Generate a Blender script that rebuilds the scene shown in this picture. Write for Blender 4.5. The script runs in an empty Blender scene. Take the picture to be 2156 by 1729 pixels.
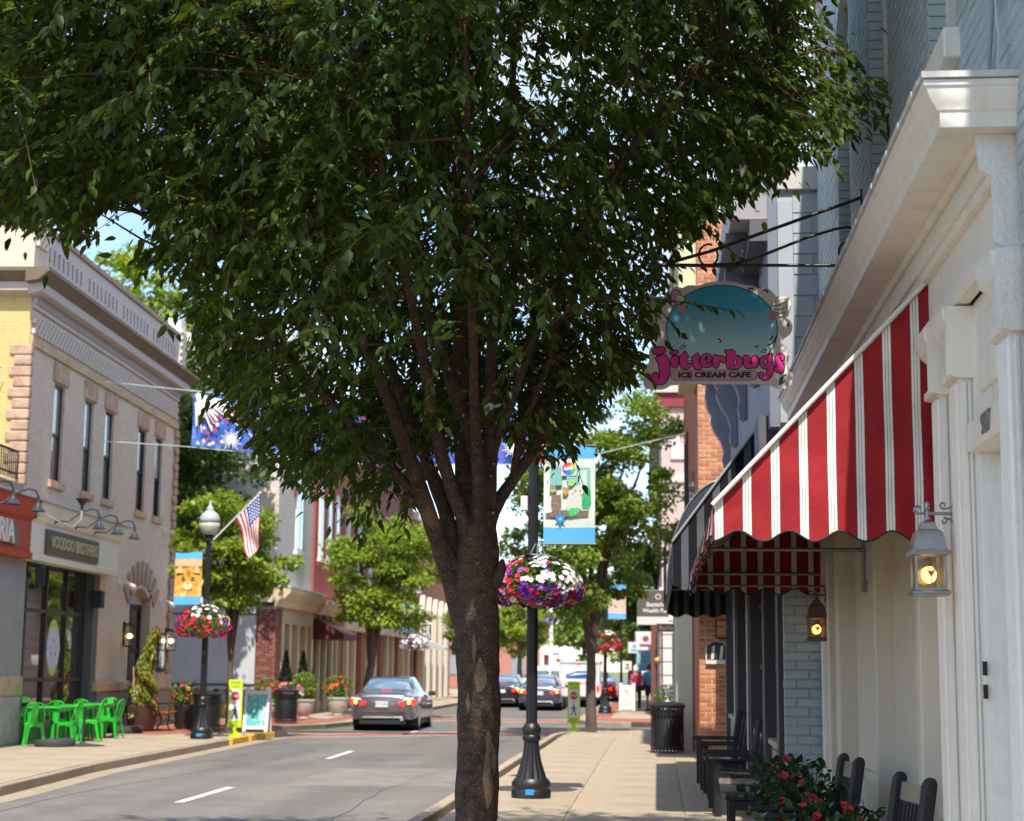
import bpy, bmesh, math, random
import numpy as np
from mathutils import Vector, Matrix, Euler
random.seed(7); rng = np.random.default_rng(7)
R = math.radians
sc = bpy.context.scene
col = sc.collection
# ------------------------------------------------------------------ camera
EYE = Vector((0, 0, 1.6)); FPX = 3500.0; CX, CY = 1078.0, 864.5
_y = Vector(((1385-CX)/FPX, -(1411-CY)/FPX, -1)).normalized()
_z = Vector(((1314-CX)/FPX, (21530+CY)/FPX, -1)).normalized()
_z = (_z - _y*_z.dot(_y)).normalized(); _x = _y.cross(_z)
CR = Matrix((_x, _y, _z))                      # world = CR @ camera vector
cam_data = bpy.data.cameras.new('camera'); cam = bpy.data.objects.new('camera', cam_data); col.objects.link(cam)
cam.matrix_world = Matrix.Translation(EYE) @ CR.to_4x4()
cam_data.sensor_width = 36; cam_data.lens = FPX/2156*36; cam_data.clip_end = 3000; cam_data.clip_start = .1
cam_data.dof.use_dof = True; cam_data.dof.focus_distance = 11.5; cam_data.dof.aperture_fstop = 3.2
sc.camera = cam
# ------------------------------------------------------------------ sky, sun, exposure
SUN = Vector((-.065, .66, -1.0))                # direction the light travels
w = bpy.data.worlds.new('World'); sc.world = w; w.use_nodes = True
nt = w.node_tree; nt.nodes.clear()
def wn(t, **k):
    n = nt.nodes.new(t)
    for a, b in k.items(): setattr(n, a, b)
    return n
sky = wn('ShaderNodeTexSky', sky_type='NISHITA', sun_disc=False)
sky.sun_elevation = math.atan2(1, math.hypot(SUN.x, SUN.y)); sky.sun_rotation = math.atan2(-SUN.x, -SUN.y)
sky.air_density = 1.0; sky.dust_density = .35; sky.ozone_density = 2.6
tc = wn('ShaderNodeTexCoord'); mp = wn('ShaderNodeMapping'); mp.inputs['Scale'].default_value = (1, 1, 2.6); mp.inputs['Location'].default_value = (.35, .1, .2)
nz = wn('ShaderNodeTexNoise'); nz.inputs['Scale'].default_value = 2.6; nz.inputs['Detail'].default_value = 7; nz.inputs['Roughness'].default_value = .58
rp = wn('ShaderNodeValToRGB'); rp.color_ramp.elements[0].position = .42; rp.color_ramp.elements[1].position = .66
mx = wn('ShaderNodeMix', data_type='RGBA'); mx.inputs[7].default_value = (4.6, 4.75, 5.0, 1)
bg = wn('ShaderNodeBackground'); bg.inputs['Strength'].default_value = .14; wo = wn('ShaderNodeOutputWorld')
L = nt.links.new
L(tc.outputs['Generated'], mp.inputs['Vector']); L(mp.outputs[0], nz.inputs['Vector']); L(nz.outputs['Fac'], rp.inputs['Fac'])
L(rp.outputs['Color'], mx.inputs[0]); L(sky.outputs[0], mx.inputs[6]); L(mx.outputs[2], bg.inputs['Color']); L(bg.outputs[0], wo.inputs['Surface'])
sl = bpy.data.lights.new('sun', 'SUN'); sl.energy = 3.5; sl.angle = R(.6); sl.color = (1, .94, .84)
so = bpy.data.objects.new('sun', sl); col.objects.link(so); so.rotation_euler = SUN.to_track_quat('-Z', 'Y').to_euler(); so.location = (10, -20, 40)
vs = sc.view_settings; vs.view_transform = 'Standard'; vs.look = 'None'; vs.gamma = 1; vs.exposure = 1.02; vs.use_curve_mapping = False
cy = sc.cycles; cy.use_denoising = True; cy.max_bounces = 6; cy.transparent_max_bounces = 10; cy.diffuse_bounces = 3; cy.glossy_bounces = 3; cy.transmission_bounces = 4; cy.caustics_reflective = False; cy.caustics_refractive = False; cy.sample_clamp_indirect = 6; cy.use_adaptive_sampling = True; cy.adaptive_threshold = .02
# ------------------------------------------------------------------ survey helpers (a photo point on a known plane)
def ray(px, py): return CR @ Vector(((px-CX)/FPX, -(py-CY)/FPX, -1))
def G(px, py, z=0.0): r = ray(px, py); return EYE + r*((z-EYE.z)/r.z)
def PY(px, py, Y): r = ray(px, py); return EYE + r*(Y/r.y)
def PX(px, py, X): r = ray(px, py); return EYE + r*(X/r.x)
# ------------------------------------------------------------------ materials
MATS = {}
def mat(name, c, r=.6, var=.12, sc_=6, bump=0, bsc=60, metal=0, stain=None, stain_amt=.35, stain_sc=1.2, spec=.4, coat=0, em=None, emc=None, island=0, streak=False, coord='Object'):
    if name in MATS: return MATS[name]
    m = bpy.data.materials.new(name); m.use_nodes = True; t = m.node_tree; b = t.nodes['Principled BSDF']
    b.inputs['Roughness'].default_value = r; b.inputs['Metallic'].default_value = metal; b.inputs['Specular IOR Level'].default_value = spec
    b.inputs['Coat Weight'].default_value = coat
    c4 = (*c, 1); k = t.links.new; new = t.nodes.new
    co = new('ShaderNodeTexCoord')
    last = None
    if var or stain or island:
        n = new('ShaderNodeTexNoise'); n.inputs['Scale'].default_value = sc_; n.inputs['Detail'].default_value = 5; k(co.outputs[coord], n.inputs['Vector'])
        mr = new('ShaderNodeMapRange'); mr.inputs['From Min'].default_value = .25; mr.inputs['From Max'].default_value = .75; mr.inputs['To Min'].default_value = 1-var; mr.inputs['To Max'].default_value = 1+var
        k(n.outputs['Fac'], mr.inputs['Value'])
        val = mr.outputs[0]
        if island:
            g = new('ShaderNodeNewGeometry'); oi = new('ShaderNodeObjectInfo'); ad = new('ShaderNodeMath'); ad.operation = 'ADD'; fr = new('ShaderNodeMath'); fr.operation = 'FRACT'
            k(g.outputs['Random Per Island'], ad.inputs[0]); k(oi.outputs['Random'], ad.inputs[1]); k(ad.outputs[0], fr.inputs[0])
            m2 = new('ShaderNodeMapRange'); m2.inputs['To Min'].default_value = 1-island; m2.inputs['To Max'].default_value = 1+island; k(fr.outputs[0], m2.inputs['Value'])
            mu = new('ShaderNodeMath'); mu.operation = 'MULTIPLY'; k(val, mu.inputs[0]); k(m2.outputs[0], mu.inputs[1]); val = mu.outputs[0]
        hs = new('ShaderNodeHueSaturation'); hs.inputs['Color'].default_value = c4; k(val, hs.inputs['Value']); last = hs.outputs[0]
        if stain:
            n2 = new('ShaderNodeTexNoise'); n2.inputs['Scale'].default_value = stain_sc; n2.inputs['Detail'].default_value = 8; n2.inputs['Roughness'].default_value = .68
            if streak:
                mpp = new('ShaderNodeMapping'); mpp.inputs['Scale'].default_value = (4, 4, .35); k(co.outputs[coord], mpp.inputs['Vector']); k(mpp.outputs[0], n2.inputs['Vector'])
            else: k(co.outputs[coord], n2.inputs['Vector'])
            rr = new('ShaderNodeMapRange'); rr.inputs['From Min'].default_value = .48; rr.inputs['From Max'].default_value = .72; rr.inputs['To Max'].default_value = stain_amt; k(n2.outputs['Fac'], rr.inputs['Value'])
            mm = new('ShaderNodeMix'); mm.data_type = 'RGBA'; mm.inputs[7].default_value = (*stain, 1); k(rr.outputs[0], mm.inputs[0]); k(last, mm.inputs[6]); last = mm.outputs[2]
        k(last, b.inputs['Base Color'])
    else: b.inputs['Base Color'].default_value = c4
    if bump:
        n3 = new('ShaderNodeTexNoise'); n3.inputs['Scale'].default_value = bsc; n3.inputs['Detail'].default_value = 4; k(co.outputs[coord], n3.inputs['Vector'])
        bp = new('ShaderNodeBump'); bp.inputs['Strength'].default_value = bump; bp.inputs['Distance'].default_value = .02; k(n3.outputs['Fac'], bp.inputs['Height']); k(bp.outputs[0], b.inputs['Normal'])
    if em: m.cycles.emission_sampling = 'NONE'
    if em: b.inputs['Emission Color'].default_value = (*(emc or c), 1); b.inputs['Emission Strength'].default_value = em
    MATS[name] = m; return m
def glass(name, tint=(.8, .85, .85), refl=.25, rough=.03, dark=None):
    """window glass: a see-through tint under a mirror coat; with dark=colour an opaque base behind the reflection"""
    if name in MATS: return MATS[name]
    m = bpy.data.materials.new(name); m.use_nodes = True; t = m.node_tree; t.nodes.clear(); new = t.nodes.new; k = t.links.new
    o = new('ShaderNodeOutputMaterial'); mxs = new('ShaderNodeMixShader'); gl = new('ShaderNodeBsdfGlossy'); gl.inputs['Roughness'].default_value = rough; gl.inputs['Color'].default_value = (.9, .95, .95, 1)
    if dark:
        s = new('ShaderNodeBsdfDiffuse'); s.inputs['Color'].default_value = (*dark, 1)
    else:
        s = new('ShaderNodeBsdfTransparent'); s.inputs['Color'].default_value = (*tint, 1)
    lw = new('ShaderNodeLayerWeight'); lw.inputs['Blend'].default_value = .35
    mr = new('ShaderNodeMapRange'); mr.inputs['To Min'].default_value = refl*.6; mr.inputs['To Max'].default_value = min(1, refl+.45); k(lw.outputs['Fresnel'], mr.inputs['Value'])
    k(mr.outputs[0], mxs.inputs[0]); k(s.outputs[0], mxs.inputs[1]); k(gl.outputs[0], mxs.inputs[2]); k(mxs.outputs[0], o.inputs['Surface'])
    tcn = new('ShaderNodeTexCoord'); n = new('ShaderNodeTexNoise'); n.inputs['Scale'].default_value = 1.1; bp = new('ShaderNodeBump'); bp.inputs['Strength'].default_value = .05; bp.inputs['Distance'].default_value = .05
    k(tcn.outputs['Object'], n.inputs['Vector']); k(n.outputs['Fac'], bp.inputs['Height']); k(bp.outputs[0], gl.inputs['Normal'])
    MATS[name] = m; return m
def leafmat(name, c, trans=.4, rough=.42, var=.35, tcol=None):
    if name in MATS: return MATS[name]
    m = bpy.data.materials.new(name); m.use_nodes = True; t = m.node_tree; b = t.nodes['Principled BSDF']; o = t.nodes['Material Output']; new = t.nodes.new; k = t.links.new
    g = new('ShaderNodeNewGeometry'); oi = new('ShaderNodeObjectInfo'); ad = new('ShaderNodeMath'); ad.operation = 'ADD'; fr = new('ShaderNodeMath'); fr.operation = 'FRACT'
    k(g.outputs['Random Per Island'], ad.inputs[0]); k(oi.outputs['Random'], ad.inputs[1]); k(ad.outputs[0], fr.inputs[0])
    mr = new('ShaderNodeMapRange'); mr.inputs['To Min'].default_value = 1-var; mr.inputs['To Max'].default_value = 1+var; k(fr.outputs[0], mr.inputs['Value'])
    mh = new('ShaderNodeMapRange'); mh.inputs['To Min'].default_value = .485; mh.inputs['To Max'].default_value = .515; k(g.outputs['Random Per Island'], mh.inputs['Value'])
    hs = new('ShaderNodeHueSaturation'); hs.inputs['Color'].default_value = (*c, 1); k(mr.outputs[0], hs.inputs['Value']); k(mh.outputs[0], hs.inputs['Hue'])
    k(hs.outputs[0], b.inputs['Base Color']); b.inputs['Roughness'].default_value = rough; b.inputs['Specular IOR Level'].default_value = .32
    if trans:
        tr = new('ShaderNodeBsdfTranslucent'); h2 = new('ShaderNodeHueSaturation'); h2.inputs['Color'].default_value = (*(tcol or (c[0]*1.7, c[1]*1.6, c[2]*.5)), 1); k(mr.outputs[0], h2.inputs['Value']); k(h2.outputs[0], tr.inputs['Color'])
        ms = new('ShaderNodeMixShader'); ms.inputs[0].default_value = trans; k(b.outputs[0], ms.inputs[1]); k(tr.outputs[0], ms.inputs[2]); k(ms.outputs[0], o.inputs['Surface'])
    MATS[name] = m; return m
def stripemat(name, axis, period, bands, base, r=.75, off=0.0):
    """woven stripes along one object axis; bands = [(from, to, colour)] as fractions of the period"""
    m = bpy.data.materials.new(name); m.use_nodes = True; t = m.node_tree; b = t.nodes['Principled BSDF']; new = t.nodes.new; k = t.links.new
    co = new('ShaderNodeTexCoord'); sx = new('ShaderNodeSeparateXYZ'); k(co.outputs['Object'], sx.inputs[0])
    a = new('ShaderNodeMath'); a.operation = 'ADD'; a.inputs[1].default_value = 100*period+off; k(sx.outputs['XYZ'.index(axis)], a.inputs[0])
    d = new('ShaderNodeMath'); d.operation = 'DIVIDE'; d.inputs[1].default_value = period; k(a.outputs[0], d.inputs[0])
    f = new('ShaderNodeMath'); f.operation = 'FRACT'; k(d.outputs[0], f.inputs[0])
    rmp = new('ShaderNodeValToRGB'); cr = rmp.color_ramp; cr.interpolation = 'CONSTANT'; k(f.outputs[0], rmp.inputs[0])
    cr.elements[0].color = (*base, 1); cr.elements[1].position = .999; cr.elements[1].color = (*base, 1)
    for x0, x1, c in bands:
        e = cr.elements.new(x0); e.color = (*c, 1)
    e = cr.elements.new(bands[-1][1]); e.color = (*base, 1)
    n = new('ShaderNodeTexNoise'); n.inputs['Scale'].default_value = 3; n.inputs['Detail'].default_value = 6; k(co.outputs['Object'], n.inputs['Vector'])
    mr = new('ShaderNodeMapRange'); mr.inputs['From Min'].default_value = .25; mr.inputs['From Max'].default_value = .75; mr.inputs['To Min'].default_value = .72; mr.inputs['To Max'].default_value = 1.2; k(n.outputs['Fac'], mr.inputs['Value'])
    hs = new('ShaderNodeHueSaturation'); k(rmp.outputs[0], hs.inputs['Color']); k(mr.outputs[0], hs.inputs['Value']); k(hs.outputs[0], b.inputs['Base Color'])
    b.inputs['Roughness'].default_value = r; b.inputs['Specular IOR Level'].default_value = .2
    n3 = new('ShaderNodeTexNoise'); n3.inputs['Scale'].default_value = 7; n3.inputs['Detail'].default_value = 3; k(co.outputs['Object'], n3.inputs['Vector'])
    bp = new('ShaderNodeBump'); bp.inputs['Strength'].default_value = .35; bp.inputs['Distance'].default_value = .03; k(n3.outputs['Fac'], bp.inputs['Height']); k(bp.outputs[0], b.inputs['Normal'])
    MATS[name] = m; return m
# ------------------------------------------------------------------ mesh helpers
class MB:
    def __init__(s, M=None): s.v = []; s.f = []; s.m = []; s.M = M
    def add(s, vs_, fs, mi=0):
        o = len(s.v)
        s.v += [tuple(s.M @ Vector(p)) for p in vs_] if s.M is not None else [tuple(p) for p in vs_]
        s.f += [tuple(i+o for i in f) for f in fs]; s.m += [mi]*len(fs); return s
    def box(s, x0, x1, y0, y1, z0, z1, mi=0):
        return s.add([(x0,y0,z0),(x1,y0,z0),(x1,y1,z0),(x0,y1,z0),(x0,y0,z1),(x1,y0,z1),(x1,y1,z1),(x0,y1,z1)],
              [(0,3,2,1),(4,5,6,7),(0,1,5,4),(1,2,6,5),(2,3,7,6),(3,0,4,7)], mi)
    def obox(s, c, h, rot=(0,0,0), mi=0):
        E = Euler(rot).to_matrix(); c = Vector(c)
        P = [c + E @ Vector((a*h[0], b*h[1], d*h[2])) for d in (-1,1) for a, b in ((-1,-1),(1,-1),(1,1),(-1,1))]
        return s.add(P, [(0,3,2,1),(4,5,6,7),(0,1,5,4),(1,2,6,5),(2,3,7,6),(3,0,4,7)], mi)
    def prism(s, poly, ax, a, b, mi=0):
        if ax == 'x': f = lambda p, t: (t, p[0], p[1])
        elif ax == 'y': f = lambda p, t: (p[0], t, p[1])
        else: f = lambda p, t: (p[0], p[1], t)
        n = len(poly)
        return s.add([f(p, a) for p in poly]+[f(p, b) for p in poly], [tuple(range(n-1,-1,-1)), tuple(range(n, 2*n))]+[(i, (i+1)%n, n+(i+1)%n, n+i) for i in range(n)], mi)
    def tube(s, pts, rad, n=8, mi=0, caps=True):
        pts = [Vector(p) for p in pts]
        if not hasattr(rad, '__len__'): rad = [rad]*len(pts)
        V = []; up = None
        for i, p in enumerate(pts):
            d = (pts[min(i+1, len(pts)-1)]-pts[max(i-1, 0)])
            d = d.normalized() if d.length > 1e-9 else Vector((0,0,1))
            if up is None: up = Vector((0,0,1)) if abs(d.z) < .9 else Vector((1,0,0))
            x = d.cross(up).normalized(); y = x.cross(d).normalized(); up = y
            V += [p + (x*math.cos(2*math.pi*k/n)+y*math.sin(2*math.pi*k/n))*rad[i] for k in range(n)]
        F = [(i*n+k, i*n+(k+1)%n, (i+1)*n+(k+1)%n, (i+1)*n+k) for i in range(len(pts)-1) for k in range(n)]
        if caps: F += [tuple(range(n-1,-1,-1)), tuple(range((len(pts)-1)*n, len(pts)*n))]
        return s.add(V, F, mi)
    def lathe(s, prof, n=20, c=(0,0,0), mi=0, flute=0, sq=None):
        V = []
        for r, z in prof:
            for k in range(n):
                a = 2*math.pi*(k+.5)/n; rr = r*(1-(flute if k % 2 else 0))
                V.append((c[0]+rr*math.cos(a), c[1]+rr*math.sin(a), c[2]+z))
        F = [(i*n+k, i*n+(k+1)%n, (i+1)*n+(k+1)%n, (i+1)*n+k) for i in range(len(prof)-1) for k in range(n)]
        F += [tuple(range(n-1,-1,-1)), tuple(range((len(prof)-1)*n, len(prof)*n))]
        return s.add(V, F, mi)
    def ball(s, c, r, n=10, mi=0, sz=1):
        return s.lathe([(r*math.sin(math.pi*i/n)+1e-4, -r*sz*math.cos(math.pi*i/n)) for i in range(n+1)], n=n+4, c=c, mi=mi)
    def poly(s, pts, mi=0): return s.add(pts, [tuple(range(len(pts)))], mi)
    def build(s, name, mats, parent=None, loc=None, smooth=None, bevel=0, kind=None, rot=None):
        me = bpy.data.meshes.new(name); me.from_pydata(s.v, [], s.f)
        for m in (mats if isinstance(mats, (list, tuple)) else [mats]): me.materials.append(m)
        if any(s.m): me.polygons.foreach_set('material_index', s.m)
        if smooth is not None:
            me.polygons.foreach_set('use_smooth', [True]*len(s.f))
            if smooth < 180: me.set_sharp_from_angle(angle=R(smooth))
        me.update()
        return link(name, me, parent, loc, bevel, kind, rot)
def link(name, me, parent=None, loc=None, bevel=0, kind=None, rot=None):
    o = bpy.data.objects.new(name, me); col.objects.link(o); o.parent = parent
    if loc is not None: o.location = loc
    if rot is not None: o.rotation_euler = rot
    if bevel:
        b = o.modifiers.new('bevel', 'BEVEL'); b.width = bevel; b.segments = 2; b.limit_method = 'ANGLE'; b.angle_limit = R(35)
    if kind: o['kind'] = kind
    return o
def tag(o, label, cat, group=None):
    o['label'] = label; o['category'] = cat
    if group: o['group'] = group
    return o
def thing(name, label, cat, loc=(0,0,0), rz=0, group=None):
    o = bpy.data.objects.new(name, None); col.objects.link(o); o.location = loc; o.rotation_euler = (0,0,rz); o.empty_display_size = .2
    return tag(o, label, cat, group)
def struct(name, mb, m, **k): o = mb.build(name, m, **k); o['kind'] = 'structure'; return o
def kids(o): return [c for c in col.objects if c.parent == o]
def dup(o, loc=None, rz=None, label=None, group=None, parent=None):
    c = o.copy(); col.objects.link(c); c.parent = parent
    if loc is not None: c.location = loc
    if rz is not None: c.rotation_euler = (o.rotation_euler.x, o.rotation_euler.y, rz)
    if label: c['label'] = label
    if group: c['group'] = group
    for ch in list(o.children): dup(ch, parent=c)
    return c
def text(s, size, m, parent, mtx, name='lettering', ext=.004, offset=0, align='CENTER', sx=1):
    cu = bpy.data.curves.new('t', 'FONT'); cu.body = s; cu.size = size; cu.extrude = ext; cu.offset = offset; cu.align_x = align; cu.align_y = 'CENTER'; cu.resolution_u = 3
    o = bpy.data.objects.new('t', cu); me = bpy.data.meshes.new_from_object(o); bpy.data.objects.remove(o); bpy.data.curves.remove(cu)
    me.name = name; me.transform(mtx @ Matrix.Diagonal((sx, 1, 1, 1))); me.materials.clear(); me.materials.append(m)
    return link(name, me, parent)
def face_cam(x=0, y=0, z=0):   # text plane facing -Y
    return Matrix.Translation((x, y, z)) @ Matrix.Rotation(R(90), 4, 'X')
def face_left(x=0, y=0, z=0):  # facing -X (right-hand facades)
    return Matrix.Translation((x, y, z)) @ Matrix.Rotation(R(-90), 4, 'Z') @ Matrix.Rotation(R(90), 4, 'X')
def face_right(x=0, y=0, z=0): # facing +X (left-hand facades)
    return Matrix.Translation((x, y, z)) @ Matrix.Rotation(R(90), 4, 'Z') @ Matrix.Rotation(R(90), 4, 'X')
def npmesh(name, V, F, m, mi=None, smooth=False, parent=None, kind=None):
    """V (n,3), F (m,k) arrays, quick build"""
    me = bpy.data.meshes.new(name); k = F.shape[1]
    me.vertices.add(len(V)); me.vertices.foreach_set('co', V.astype(np.float32).ravel())
    me.loops.add(F.size); me.loops.foreach_set('vertex_index', F.astype(np.int32).ravel())
    me.polygons.add(len(F)); me.polygons.foreach_set('loop_start', np.arange(0, F.size, k, dtype=np.int32))
    for q in (m if isinstance(m, list) else [m]): me.materials.append(q)
    if mi is not None: me.polygons.foreach_set('material_index', mi.astype(np.int32))
    if smooth: me.polygons.foreach_set('use_smooth', np.ones(len(F), bool))
    me.update(calc_edges=True); me.validate()
    return link(name, me, parent, kind=kind)
_bm = {}
def brickmesh(l, h, d, m):
    key = (round(l, 3), round(h, 3), round(d, 3), m.name)
    if key not in _bm:
        c = min(.006, h*.1)
        b = MB(); l2, h2 = l/2, h/2   # u along x, outward -y, up z ; face edges chamfered
        b.add([(-l2,0,-h2),(l2,0,-h2),(l2,0,h2),(-l2,0,h2),(-l2+c,-d,-h2+c),(l2-c,-d,-h2+c),(l2-c,-d,h2-c),(-l2+c,-d,h2-c)], [(4,5,6,7),(0,1,5,4),(1,2,6,5),(2,3,7,6),(3,0,4,7)])
        me = bpy.data.meshes.new('brick'); me.from_pydata(b.v, [], b.f); me.materials.append(m); _bm[key] = me
    return _bm[key]
def bricks(parent, M, rects, mats, bl=.205, bh=.067, gap=.01, d=.012, holes=(), limit=300, name='brick', rest_name='brickwork', jit=.0015, seed=1, offs=0.0, used=[0]):
    """running bond on a face: M maps (u, 0, z) with outward -y to the parent's space"""
    rnd = random.Random(seed); L_ = []
    for (u0, u1, z0, z1) in rects:
        rows = int((z1-z0)/(bh+gap))
        for r_ in range(rows):
            z = z0+(r_+.5)*(bh+gap); u = u0 - ((bl+gap)/2 if r_ % 2 else 0) - offs
            while u < u1:
                a, b = max(u, u0), min(u+bl, u1); u += bl+gap
                if b-a < .03: continue
                segs = [(a, b)]
                for h0, h1, hz0, hz1 in holes:
                    if hz0 <= z <= hz1:
                        ns = []
                        for p, q in segs:
                            if q <= h0 or p >= h1: ns.append((p, q))
                            else:
                                if p < h0-.02: ns.append((p, h0))
                                if q > h1+.02: ns.append((h1, q))
                        segs = ns
                L_ += [((p+q)/2, z, round((q-p)*50)/50 if q-p < bl-.001 else bl) for p, q in segs]
    PM = parent.matrix_basis if parent else Matrix()
    def key(t):
        return (PM @ M @ Vector((t[0], 0, t[1])) - EYE).length
    L_.sort(key=key)
    rest = MB()
    for i, (u, z, l) in enumerate(L_):
        m = rnd.choice(mats); T = M @ Matrix.Translation((u+rnd.uniform(-jit, jit), rnd.uniform(-jit, jit)*1.5, z)) @ Matrix.Rotation(rnd.uniform(-.006, .006), 4, 'Y')
        if i < limit:
            o = link(name, brickmesh(l, bh, d, m), parent); o.matrix_local = T
        else:
            l2, h2, c = l/2, bh/2, .005
            rest.M = T
            rest.add([(-l2,0,-h2),(l2,0,-h2),(l2,0,h2),(-l2,0,h2),(-l2+c,-d,-h2+c),(l2-c,-d,-h2+c),(l2-c,-d,h2-c),(-l2+c,-d,h2-c)], [(4,5,6,7),(0,1,5,4),(1,2,6,5),(2,3,7,6),(3,0,4,7)], mats.index(m))
    if rest.v: rest.build(rest_name, mats, parent, kind='stuff')
# ================================================================== materials in common use
asph = mat('asphalt', (.168,.153,.136), .9, .12, 1.3, bump=.5, bsc=220, stain=(.11,.104,.097), stain_amt=.8, stain_sc=.3)
conc = mat('concrete', (.37,.295,.21), .9, .09, 3, bump=.35, bsc=140, stain=(.22,.175,.125), stain_amt=.6, stain_sc=1.6, coord='Generated')
concw = mat('concrete_world', (.38,.305,.22), .9, .10, 2, bump=.35, bsc=140, stain=(.28,.235,.18), stain_amt=.5, stain_sc=.5)
concd = mat('concrete_dark', (.33,.26,.185), .9, .14, 3, bump=.35, bsc=140, stain=(.2,.17,.13), stain_amt=.5, stain_sc=1.5)
white = mat('white_paint', (.74,.71,.66), .55, .06, 4)
lane = mat('lane_paint', (.68,.66,.62), .8, .2, 9, stain=(.18,.17,.16), stain_amt=.9, stain_sc=5)
yellowp = mat('yellow_paint', (.62,.36,.03), .8, .2, 9)
redbrickpave = mat('brick_paving', (.30,.105,.07), .9, .25, 12, stain=(.2,.09,.06), stain_sc=3)
black = mat('black_iron', (.012,.012,.014), .42, .1, 10, spec=.5)
blackm = mat('black_matt', (.02,.02,.022), .7, .1, 10)
chrome = mat('chrome', (.7,.7,.7), .15, 0, metal=1)
greym = mat('grey_metal', (.42,.42,.42), .4, .1, 10, metal=.6)
def speckle(m, sc_, amt):
    t = m.node_tree; b = t.nodes['Principled BSDF']; new = t.nodes.new; k = t.links.new; co = new('ShaderNodeTexCoord'); n = new('ShaderNodeTexNoise'); n.inputs['Scale'].default_value = sc_; n.inputs['Detail'].default_value = 2; k(co.outputs['Object'], n.inputs['Vector'])
    mp_ = new('ShaderNodeMapping'); mp_.inputs['Scale'].default_value = (.9,.07,1); n2 = new('ShaderNodeTexNoise'); n2.inputs['Scale'].default_value = 1; n2.inputs['Detail'].default_value = 5; k(co.outputs['Object'], mp_.inputs[0]); k(mp_.outputs[0], n2.inputs['Vector'])
    a = new('ShaderNodeMapRange'); a.inputs['From Min'].default_value = .3; a.inputs['From Max'].default_value = .7; a.inputs['To Min'].default_value = 1-amt; a.inputs['To Max'].default_value = 1+amt; k(n.outputs['Fac'], a.inputs['Value'])
    c = new('ShaderNodeMapRange'); c.inputs['From Min'].default_value = .3; c.inputs['From Max'].default_value = .7; c.inputs['To Min'].default_value = .80; c.inputs['To Max'].default_value = 1.2; k(n2.outputs['Fac'], c.inputs['Value'])
    mu = new('ShaderNodeMath'); mu.operation = 'MULTIPLY'; k(a.outputs[0], mu.inputs[0]); k(c.outputs[0], mu.inputs[1]); hs = new('ShaderNodeHueSaturation'); k(b.inputs['Base Color'].links[0].from_socket, hs.inputs['Color']); k(mu.outputs[0], hs.inputs['Value']); k(hs.outputs[0], b.inputs['Base Color'])
speckle(asph, 45, .22); speckle(conc, 40, .10)
# ================================================================== the ground
struct('ground', MB().poly([(-1500,-1500,-.30),(1500,-1500,-.30),(1500,1500,-.30),(-1500,1500,-.30)]), mat('far_ground', (.16,.17,.09), .95, .2, .05))
RZ = -.14
struct('road', MB().poly([(-70,-25,RZ),(70,-25,RZ),(70,400,RZ),(-70,400,RZ)]), asph)
def flat(name, pts, z, m, parent=None): o = MB().poly([(p[0], p[1], z) for p in pts]).build(name, m, parent); o['kind'] = 'structure'; return o
for i, (y0, y1, xa, xb) in enumerate([(21.35,24.15,-6.12,-6.16),(31.95,34.94,-6.28,-6.37),(43.7,46.6,-6.62,-6.68),(58.5,61.4,-6.9,-6.95),(70,73,-7.1,-7.1),(10.5,13.4,-6.0,-6.03)]):
    flat('lane_marking', [(xa-.06,y0),(xa+.06,y0),(xb+.06,y1),(xb-.06,y1)], RZ+.004, lane)
flat('crosswalk', [(-9.2,41.0),(-2.5,46.0),(-2.5,48.4),(-9.2,43.0)], RZ+.004, redbrickpave)
flat('lane_marking', [(-9.2,40.8),(-2.5,45.8),(-2.5,46.0),(-9.2,41.0)], RZ+.008, lane)
flat('lane_marking', [(-9.2,43.0),(-2.5,48.4),(-2.5,48.6),(-9.2,43.2)], RZ+.008, lane)
flat('crosswalk', [(-9.2,55.6),(-2.6,55.6),(-2.6,58.2),(-9.2,58.2)], RZ+.004, redbrickpave)
flat('lane_marking', [(-9.2,55.3),(-2.6,55.3),(-2.6,55.55),(-9.2,55.55)], RZ+.008, lane)
flat('lane_marking', [(-9.2,58.25),(-2.6,58.25),(-2.6,58.5),(-9.2,58.5)], RZ+.008, lane)
crack = mat('road_tar', (.05,.05,.05), .7, .2, 20)
flat('road_patch', [(-5.6,24.5),(-3.1,25.0),(-3.2,29.6),(-5.5,29.0)], RZ+.002, mat('patch_asphalt',(.20,.175,.15),.9,.2,2,stain=(.13,.12,.11),stain_sc=1.5))
flat('road_patch', [(-8.4,30.5),(-7.2,30.3),(-7.1,38.0),(-8.3,38.0)], RZ+.002, mat('patch_asphalt_dark',(.125,.115,.105),.9,.2,2,stain=(.16,.15,.135),stain_sc=1.5))
for pts in ([(-3.6,17),(-3.9,24),(-3.5,33),(-3.8,45)], [(-7.6,15),(-7.9,22),(-7.4,30)]):
    q = []
    for a, b in zip(pts, pts[1:]):
        for t in np.linspace(0, 1, 9)[:-1]: q.append((a[0]+(b[0]-a[0])*t+random.uniform(-.06,.06), a[1]+(b[1]-a[1])*t))
    mb = MB()
    for a, b in zip(q, q[1:]): mb.poly([(a[0]-.007,a[1],RZ+.003),(a[0]+.007,a[1]+.01,RZ+.003),(b[0]+.007,b[1]+.01,RZ+.003),(b[0]-.007,b[1],RZ+.003)])
    struct('road_crack', mb, crack)
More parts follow.
